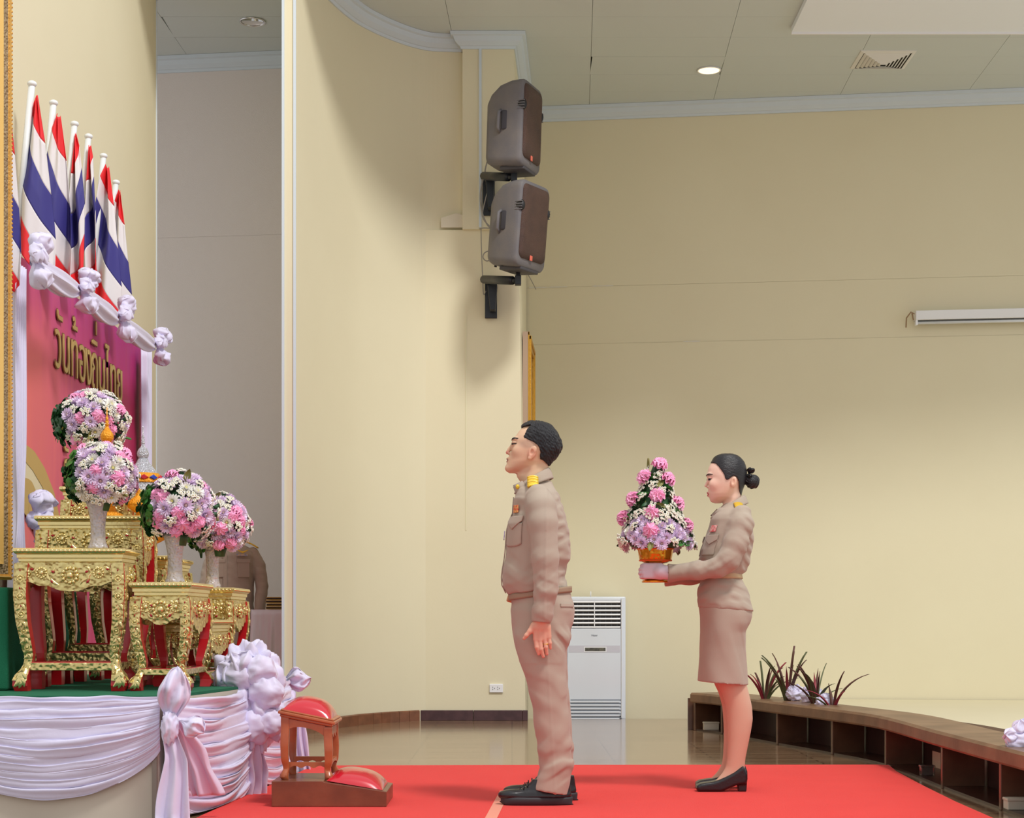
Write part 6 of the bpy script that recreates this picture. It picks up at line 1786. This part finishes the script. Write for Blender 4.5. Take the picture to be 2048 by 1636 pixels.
    S = SDF(axis((PX(1478, Y), PX(1528, Y), .0025)), axis((Y - .05, Y + .05, .0025)), axis((PZ(985, Y), PZ(930, Y), .0025)))
    S.ellipsoid(P(1505, 963.5), (.035, .034, .035)); S.ellipsoid(P(1493, 958), (.02, .025, .025), .01)
    S.displace(lambda X, Yy, Z: .0016 * np.sin(900 * np.sqrt((X - PX(1502, Y)) ** 2 + (Z - PZ(960, Y)) ** 2) * .6 + 8 * np.arctan2(Z - PZ(960, Y), X - PX(1502, Y))))
    S.build('bun', m_hairw, hair)
    b = MB()
    for (d, L) in (((.3, -.6, 1), .035), ((.9, -.6, .8), .04), ((.2, -.7, -.4), .03), ((.8, .5, .9), .035)): lobe(b, P(1496, 948, -.012), d, L, .014, .006, L * 90, side=(1, 0, -.3), n=10)
    b.build('hair_bow', m_blk, hair)
    # uniform blouse
    sh = [(1006, 1449, 1488, .053), (1014, 1442, 1493, .078), (1022, 1433, 1497, .118), (1030, 1426, 1499.5, .142), (1040, 1421, 1502, .155), (1052, 1419.5, 1505.5, .160), (1070, 1413, 1506, .160), (1085, 1408, 1505.5, .157), (1100, 1402, 1503, .150),
          (1115, 1399, 1500, .146), (1130, 1399.5, 1497, .142), (1142, 1404, 1492, .136), (1150, 1412, 1482, .128)]
    srows = rows_of(sh, Y); nS = 2.3
    S = SDF(axis((PX(1322, Y), PX(1520, Y), .0045)), axis((Y - .26, Y + .26, .005)), axis((PZ(1185, Y), PZ(1000, Y), .0045)))
    S.addloft(srows, Y, nS)
    for sy, dz in ((-1, 0), (1, 7)):
        S.chain([P(1476, 1034, sy * .132), P(1474, 1052, sy * .155), P(1462, 1090, sy * .175), P(1447, 1122, sy * .180), P(1428, 1137 + dz * .5, sy * .172), P(1390, 1143 + dz, sy * .142), P(1334, 1147 + dz, sy * .078), P(1322, 1147 + dz, sy * .070)],
                [.048, .056, .056, .054, .047, .043, .040, .040], .018)
    f1, f2, f3, f4 = folds(21, (.8, .2, -.6), 130, .3), folds(22, (.7, .25, .6), 150, .45), folds(23, (.4, .2, .9), 105, .35), folds(24, (.7, .2, .7), 80, .4)
    def wr_(X, Yy, Z):
        yl = Yy - Y; arm = 1 / (1 + np.exp((np.abs(yl) - .135) * -150)); back = 1 / (1 + np.exp(-(X - PX(1478, Y)) * 200))
        elb = np.exp(-(((X - PX(1415, Y)) / .09) ** 2 + ((Z - PZ(1130, Y)) / .07) ** 2))
        return .0038 * f1(X, Yy, Z) * elb + 0.0009 * arm * f2(X, Yy, Z) + .003 * back * f3(X, Yy, Z) + .0018 * (1 - back) * (1 - arm) * f4(X, Yy, Z)
    S.displace(wr_)
    S.keep(lambda X, Yy, Z: PX(1332.5, Y) - X + 0 * Yy + 0 * Z)
    S.build('blouse', m_kh, t)
    def Gc(u, v):
        a = 2 * PI * u; ca, sa = math.cos(a), math.sin(a); k = (ca + 1) / 2
        pt = Vector((PX(lerp(1447, 1488, k), Y), Y + .052 * sa, PZ(lerp(1015, 990, k), Y))); pb = Vector((PX(lerp(1421, 1496, k), Y), Y + .078 * sa, PZ(lerp(1037, 1007, k), Y)))
        return pt.lerp(pb, v) + Vector((0, 0, .006 * math.sin(PI * v)))
    b = MB(); b.grid(48, 8, Gc); b.build('collar', m_kh, t, solid=.005)
    for sy in (-1, 1):
        b = MB(); o = Vector((-.008, sy * .012, .004)); b.add([Vector(p) + o for p in (P(1440, 1018, sy * .052), P(1426, 1032, sy * .022), P(1440, 1040, sy * .062), P(1456, 1022, sy * .075))], [(0, 1, 2, 3)]); cp_ = b.build('lapel', m_kh, t, solid=.004)
        b = MB(); b.ball(Vector(P(1445, 1030, sy * .082)), (.008, .005, .007), 10, 6); b.build('collar_pin', m_yg, cp_)
        def Ge(u, v): return Vector((PX(1472, Y) + (v - .5) * .04, Y + sy * lerp(.062, .138, u), lerp(PZ(1011, Y), PZ(1027, Y), u ** 1.5) + .010 - .005 * (2 * v - 1) ** 2))
        b = MB(); b.grid(10, 6, Ge); b.build('shoulder_board', m_yg, t, solid=.007)
        a0, a1 = (20, 58) if sy < 0 else (-58, -20)
        patch('chest_pocket', m_kh, t, srows, nS, Y, a0, a1, PZ(1112, Y), PZ(1082, Y), .003, .004)
        patch('pocket_flap', m_kh, t, srows, nS, Y, a0, a1, 0, 0, .008, .004, lambda u, v: lerp(PZ(1082 + 9 * (1 - abs(2 * u - 1)), Y), PZ(1072, Y), v))
    patch('ribbon_bar', M('medal_ribbon_w', (214, 60, 70), .5, var=(90, .9, (230, 200, 190))), t, srows, nS, Y, 26, 46, PZ(1066, Y), PZ(1053, Y), .008, .004)
    # peplum, belt, skirt
    sk_ = [(1146, 1409, 1478, .122), (1158, 1404, 1480.5, .128), (1176, 1398.5, 1490, .146), (1197, 1396.5, 1498, .160), (1220, 1399, 1503, .169), (1230, 1400.5, 1503, .171), (1245, 1401.5, 1499.5, .172), (1263, 1402, 1490, .170), (1293, 1400.5, 1489, .166), (1320, 1398.5, 1491, .166), (1345, 1396.5, 1493.5, .168), (1371, 1395.5, 1496, .170)]
    krows = rows_of(sk_, Y)
    S = SDF(axis((PX(1385, Y), PX(1515, Y), .0045)), axis((Y - .19, Y + .19, .005)), axis((PZ(1376, Y), PZ(1140, Y), .005)))
    S.addloft(krows, Y, 2.3)
    fk = folds(31, (.9, .3, .3), 55, .3)
    S.displace(lambda X, Yy, Z: .0018 * fk(X, Yy, Z) / (1 + np.exp((Z - PZ(1240, Y)) * 60)))
    X1, Y1, Z1 = np.meshgrid(S.x, S.y, S.z, indexing='ij', sparse=True)
    S.D = np.maximum(S.D, (PZ(1362, Y) - (X1 - PX(1396, Y)) * .075) - Z1)
    S.build('skirt', m_kh, t)
    S = SDF(axis((PX(1385, Y), PX(1515, Y), .0045)), axis((Y - .19, Y + .19, .005)), axis((PZ(1232, Y), PZ(1140, Y), .0045)))
    S.addloft(rows_of(sk_, Y, 0, .004), Y, 2.3)
    fp = folds(32, (.3, .2, .95), 100, .3)
    S.displace(lambda X, Yy, Z: .0024 * fp(X, Yy, Z))
    X1, Y1, Z1 = np.meshgrid(S.x, S.y, S.z, indexing='ij', sparse=True)
    S.D = np.maximum(S.D, (PZ(1215, Y) - (X1 - PX(1399, Y)) * .075) - Z1)
    S.build('peplum', m_kh, t)
    b = MB()
    def Gb(u, v): a = 2 * PI * u; z = PZ(lerp(1158, 1144, v), Y); return surf_pt(krows, z, a, 2.3, .009, Y)
    b.grid(64, 3, Gb); b.build('belt', M('beige_belt', (196, 170, 130), .6), t, solid=.004)
    # pumps
    for sy in (-1, 1):
        Ys = Y + sy * .075
        Q = lambda x, y: (PX(x, Ys), PZ(y, Ys) + .0)
        dz = G0 - PZ(1586.5, Ys)
        pl_ = [(1391, 1580), (1393, 1574), (1400, 1570.5), (1412, 1568.5), (1424, 1567), (1436, 1563.5), (1450, 1557), (1466, 1548), (1480, 1538), (1485, 1535.5), (1489, 1541), (1493, 1552), (1493.5, 1562), (1490, 1571), (1476, 1572.5), (1463, 1577), (1450, 1583), (1440, 1586.3), (1395, 1586.3)]
        S = SDF(axis((PX(1384, Ys), PX(1500, Ys), .003)), axis((Ys - .055, Ys + .055, .003)), axis((.0, .15, .003)))
        fn, bb_ = rext([(x, z + dz) for x, z in (Q(*p) for p in pl_)], Ys, .041, .012); S.union(fn, bb_)
        fn, bb_ = rext([(x, z + dz) for x, z in (Q(*p) for p in [(1474, 1570), (1493, 1565), (1491.5, 1586.5), (1476, 1586.5)])], Ys, .028, .004); S.union(fn, bb_, .006)
        S.ellipsoid((PX(1455, Ys), Ys, PZ(1548, Ys) + dz), (.075, .030, .03), .004, cut=True)
        S.build('shoe', m_shoe, t)
    # gloves
    for sy in (-1, 1):
        S = SDF(axis((PX(1272, Y), PX(1342, Y), .0025)), axis((Y - .11, Y + .02, .0025)) if sy < 0 else axis((Y - .02, Y + .11, .0025)), axis((PZ(1170, Y), PZ(1115, Y), .0025)))
        S.chain([P(1338, 1147, sy * .078), P(1318, 1144, sy * .070)], [.034, .034], .01)
        for k, (x1, z1, x0, z0) in enumerate(((1286, 1131.5, 1318, 1133), (1283, 1139, 1318, 1140), (1282.5, 1146.5, 1318, 1147), (1285, 1153.5, 1318, 1153))):
            S.cone(P(x0, z0, sy * .066), P(x1 + 4, z1, sy * .054), .015, .0115, .012)
            S.chain([P(x1 + 3, z1, sy * .053), P(x1 - .5, z1, sy * .040), P(x1 + 3, z1, sy * .020), P(x1 + 11, z1, sy * .008)], [.0112, .0102, .0092, .0082], .0035)
        S.chain([P(1322, 1134, sy * .055), P(1309, 1130, sy * .040), P(1299, 1131, sy * .032)], [.013, .0105, .009], .006)
        S.build('glove', m_glove, t)
woman()

# tray and flower cone in her hands
def tray():
    Y = 8.2; X = PX(1311, Y); z0 = PZ(1165, Y); z = lambda py: PZ(py, Y) - z0
    mg = M('polished_gold_tray', (236, 164, 48), .22, metal=.8, bump=('voronoi', 60, .25))
    t = thing('pedestal_tray', 'golden pedestal tray held in white gloves', 'tray', (X, Y, z0))
    b = MB(); b.lathe([(0, z(1128)), (.03, z(1128)), (.055, z(1125.5)), (.073, z(1122)), (.077, z(1118)), (.079, z(1113)), (.084, z(1101)), (.087, z(1095)), (.089, z(1092)), (.083, z(1093)), (.075, z(1104)), (0, z(1104))], (X, Y, z0), 48, 12, .018); b.build('bowl', mg, t)
    b = MB(); b.lathe([(0, 0), (.064, 0), (.066, .004), (.060, .010), (.046, .016), (.034, .022), (.026, .034), (.022, .05), (.024, z(1134)), (.030, z(1128)), (0, z(1128))], (X, Y, z0), 48, 12, .02); b.build('pedestal', mg, t)
    m_or = M('orange_rim', (250, 108, 40), .4, metal=.3)
    for zz, r in ((z(1098), .0862), (z(1121), .0768)):
        b = MB(); b.tube([(X + r * math.cos(a), Y + r * math.sin(a), z0 + zz) for a in [2 * PI * k / 40 for k in range(41)]], .004, 6); b.build('rim', m_or, t)
    zb_ = PZ(1098, Y); zt = PZ(930, Y); R0 = .185
    rnd = random.Random(5)
    f = thing('flower_cone', 'cone of pink, lilac and white flowers on the golden tray', 'flowers', (X, Y, zb_))
    H = zt - zb_
    b = MB(); b.lathe([(0, .0), (.07, .0), (.12, .012), (.13, .05), (.085, H * .5), (.035, H * .85), (.01, H)], (X, Y, zb_), 20); b.build('foliage_core', m_leafd, f)
    n = 150
    for k in range(n):
        q = (1 - math.sqrt(1 - (k + .5) / n)) ; a = k * 2.39996
        r = lerp(.172, .012, q ** .92); zz = zb_ + .015 + (H - .02) * q
        p = Vector((X + r * math.cos(a) * rnd.uniform(.92, 1.04), Y + r * math.sin(a), zz)); d = Vector((math.cos(a), math.sin(a), .38 if q > .12 else -.1)).normalized()
        d = (d + Vector((rnd.uniform(-.2, .2), rnd.uniform(-.2, .2), rnd.uniform(-.1, .25)))).normalized()
        u = rnd.random()
        if q < .3: kind = 'lilac_mum' if u < .62 else ('aster_sprig' if u < .9 else 'white_mum')
        else: kind = 'aster_sprig' if u < .78 else 'leaf'
        if kind == 'leaf': put('leaf', p, (d + Vector((rnd.uniform(-.6, .6), 0, .6))).normalized(), .8, f, rnd)
        else: put(kind, p + (d * .008 if kind == 'aster_sprig' else d * 0), d, {'carnation': 1.05, 'lilac_mum': 1.0, 'white_mum': .9, 'aster_sprig': 1.15}[kind], f, rnd)
    for (px, py) in ((1317, 933), (1290, 958), (1332, 962), (1268, 1001), (1311, 995), (1350, 1010), (1302, 1030), (1250, 1038), (1368, 1053), (1297, 1066)):
        r = (PZ(py, Y) - zb_) / H; rr = lerp(.17, .0, r); x = PX(px, Y); dy = -math.sqrt(max(.0004, rr * rr - (x - X) ** 2)) - .012
        put('carnation', (x, Y + dy, PZ(py, Y)), Vector((x - X, dy, .05)).normalized(), 1.15, f, rnd)
    for k in range(26):
        a = rnd.uniform(0, 6.28); q = rnd.random() ** 1.5; r = lerp(.18, .03, q); put('leaf', (X + r * math.cos(a), Y + r * math.sin(a), zb_ + .01 + H * q * .95), Vector((math.cos(a), math.sin(a), rnd.uniform(-.6, 1))).normalized(), rnd.uniform(.7, 1.0), f, rnd)
tray()

# ------------------------------------------------------------------ man in the corridor, facing the camera
def backman():
    Y = 13.15
    P = lambda px, py, dy=0.0: V3(px, py, dy, Y)
    t = thing('person', 'man in khaki uniform standing behind the altar, his face behind flowers', 'person', (PX(468, Y), Y, 0))
    S = SDF(axis((PX(385, Y), PX(550, Y), .008)), axis((Y - .2, Y + .2, .008)), axis((.02, PZ(1100, Y), .012), (PZ(1005, Y), .005)))
    S.addloft(rows_of([(1016, 462, 480, .05), (1022, 454, 488, .085), (1035, 451, 491, .10), (1050, 451, 491, .10), (1062, 453, 489, .095), (1074, 457, 485, .085), (1082, 463, 479, .06)], Y), Y - .0, 2.1)
    S.cone(P(471, 1072, .01), P(470, 1105, .02), .055, .06, .02)
    S.chain([P(471, 1048, -.10), P(471, 1059, -.118)], [.008, .013], .01)
    for sx in (-1, 1):
        S.ellipsoid(P(471 + sx * 20.5, 1052, .01), (.010, .016, .028), .004)
        S.ellipsoid(P(471 + sx * 8.5, 1047, -.098), (.014, .012, .008), .006, cut=True)
        S.ellipsoid(P(471 + sx * 8.5, 1047.5, -.086), (.012, .012, .011), .002)
    S.ellipsoid(P(471, 1068, -.092), (.022, .010, .006), .006)
    S.addloft(rows_of([(1105, 430, 506, .07), (1140, 424, 510, .09), (1200, 428, 506, .09), (1240, 428, 506, .09)], Y), Y, 2.2, k=.03)
    for sx, pts in ((1, [(507, 1112), (526, 1165), (520, 1215), (513, 1238)]), (-1, [(430, 1112), (408, 1165), (416, 1215), (424, 1238)])):
        S.chain([P(*pts[0]), P(*pts[1], -.01), P(*pts[2], -.05), P(*pts[3], -.08)], [.036, .032, .028, .026], .02)
        for k in range(4): S.chain([P(pts[3][0] - 5 + 3.4 * k, pts[3][1] + 3, -.085), P(pts[3][0] - 5 + 3.2 * k, pts[3][1] + 16, -.095), P(pts[3][0] - 5 + 3 * k, pts[3][1] + 24 - abs(k - 1.5) * 2, -.085)], [.011, .010, .008], .004)
        S.chain([P(pts[3][0] - sx * 6, pts[3][1], -.09), P(pts[3][0] - sx * 10, pts[3][1] + 13, -.1)], [.012, .009], .006)
        S.chain([(PX(468 + sx * 20, Y), Y, .85), (PX(468 + sx * 22, Y), Y, .45), (PX(468 + sx * 22, Y), Y, .08)], [.075, .055, .042], .02)
    spots = [(P(471, 1068, -.1), (.024, .02, .006), (160, 88, 84), .8)] + [(P(471 + sx * 8.5, 1047.5, -.1), (.012, .02, .006), (40, 28, 28), .9) for sx in (-1, 1)] + [(P(471 + sx * 8.5, 1040, -.1), (.02, .03, .005), (44, 32, 30), .9) for sx in (-1, 1)]
    S.build('body', m_skin, t, lambda V: tint_field(V, (206, 158, 134), spots))
    H = SDF(axis((PX(440, Y), PX(500, Y), .005)), axis((Y - .14, Y + .14, .005)), axis((PZ(1072, Y), PZ(1005, Y), .005)))
    H.addloft(rows_of([(1011, 462, 480, .06), (1016, 453, 489, .09), (1025, 449.5, 492.5, .108), (1040, 448.5, 493.5, .112), (1055, 449, 493, .11), (1066, 452, 490, .1)], Y), Y, 2.1)
    H.keep(lambda X, Yy, Z: np.where(Yy < Y - .03, (PZ(1032, Y) + (Yy - (Y - .10)) * -.2) - Z, np.where(Yy < Y + .02, PZ(1045, Y) - Z, PZ(1066, Y) - Z)) + 0 * X)
    H.build('hair', m_hair, t)
    sh = [(1090, 452, 488, .062), (1095, 440, 499, .085), (1101, 428, 508, .105), (1110, 424, 511, .12), (1135, 424, 510, .128), (1165, 426, 508, .128), (1200, 427, 507, .13), (1228, 426, 508, .13)]
    S = SDF(axis((PX(385, Y), PX(552, Y), .006)), axis((Y - .2, Y + .2, .007)), axis((PZ(1236, Y), PZ(1080, Y), .006)))
    S.addloft(rows_of(sh, Y), Y, 2.4)
    for sx, pts in ((1, [(505, 1107), (517, 1130), (525, 1172), (521, 1226)]), (-1, [(431, 1107), (419, 1130), (411, 1172), (415, 1226)])):
        S.chain([P(*pts[0]), P(*pts[1]), P(*pts[2], -.02), P(*pts[3], -.07)], [.050, .052, .048, .042], .006)
    fb = folds(41, (.35, .2, .9), 90, .4); S.displace(lambda X, Yy, Z: .0022 * fb(X, Yy, Z))
    S.build('shirt', m_kh, t)
    def Gc(u, v):
        a = 2 * PI * u; ca, sa = math.cos(a), math.sin(a); k = (sa + 1) / 2
        pt = Vector((PX(470, Y) + .066 * ca, Y + .01 + .062 * sa, lerp(PZ(1099, Y), PZ(1084, Y), k))); pb = Vector((PX(470, Y) + .10 * ca, Y - .005 + .095 * sa, lerp(PZ(1112, Y), PZ(1096, Y), k)))
        return pt.lerp(pb, v)
    b = MB(); b.grid(40, 6, Gc); b.build('collar', m_kh, t, solid=.006)
    for sx in (-1, 1):
        b = MB(); b.grid(8, 4, lambda u, v: Vector(P(470 + sx * lerp(24, 46, u), lerp(1088, 1099, u ** 1.4), lerp(-.03, .03, v))) + Vector((0, 0, .012))); b.build('shoulder_board', m_yg, t, solid=.01)
        b = MB(); b.box(P(468 + sx * 24, 1123, -.118), (.105, .02, .03), rz=sx * .28); b.build('pocket_flap', m_kh, t, smooth=False, bevel=.004)
        b = MB(); b.box(P(468 + sx * 24, 1140, -.116), (.09, .016, .12), rz=sx * .28); b.build('chest_pocket', m_kh, t, smooth=False, bevel=.004)
    b = MB(); b.grid(10, 3, lambda u, v: Vector(P(480 + 22 * u, 1104 - 3 * abs(2 * u - 1) + 4 * v * (1 - .7 * abs(2 * u - 1)), -.135))); b.build('wing_badge', m_yg, t, solid=.006)
    b = MB(); b.box(P(490, 1111.5, -.132), (.085, .01, .016)); b.build('ribbon_bar', M('blue_gold_ribbon', (120, 140, 190), .5, var=(60, .9, (220, 190, 120))), t, smooth=False)
    b = MB(); b.box(P(456, 1165, -.131), (.03, .006, .45)); b.build('button_placket', m_kh, t, smooth=False)
    S = SDF(axis((PX(410, Y), PX(525, Y), .008)), axis((Y - .17, Y + .17, .008)), axis((.02, PZ(1215, Y), .009)))
    S.addloft(rows_of([(1216, 421, 511, .118), (1250, 420, 512, .122), (1290, 424, 508, .118)], Y), Y, 2.3)
    for sx in (-1, 1): S.addloft([(.03, PX(468 + sx * 23 - 15, Y), PX(468 + sx * 23 + 15, Y), .075), (.45, PX(468 + sx * 22 - 18, Y), PX(468 + sx * 22 + 18, Y), .085), (.85, PX(468 + sx * 21 - 21, Y), PX(468 + sx * 21 + 21, Y), .1)], Y, 2.2, k=.02)
    S.build('trousers', m_kh, t)
    for sx in (-1, 1):
        b = MB(); b.ball((PX(468 + sx * 23, Y), Y - .05, .045), (.05, .13, .05), 18, 10); b.build('shoe', m_shoe, t)
backman()
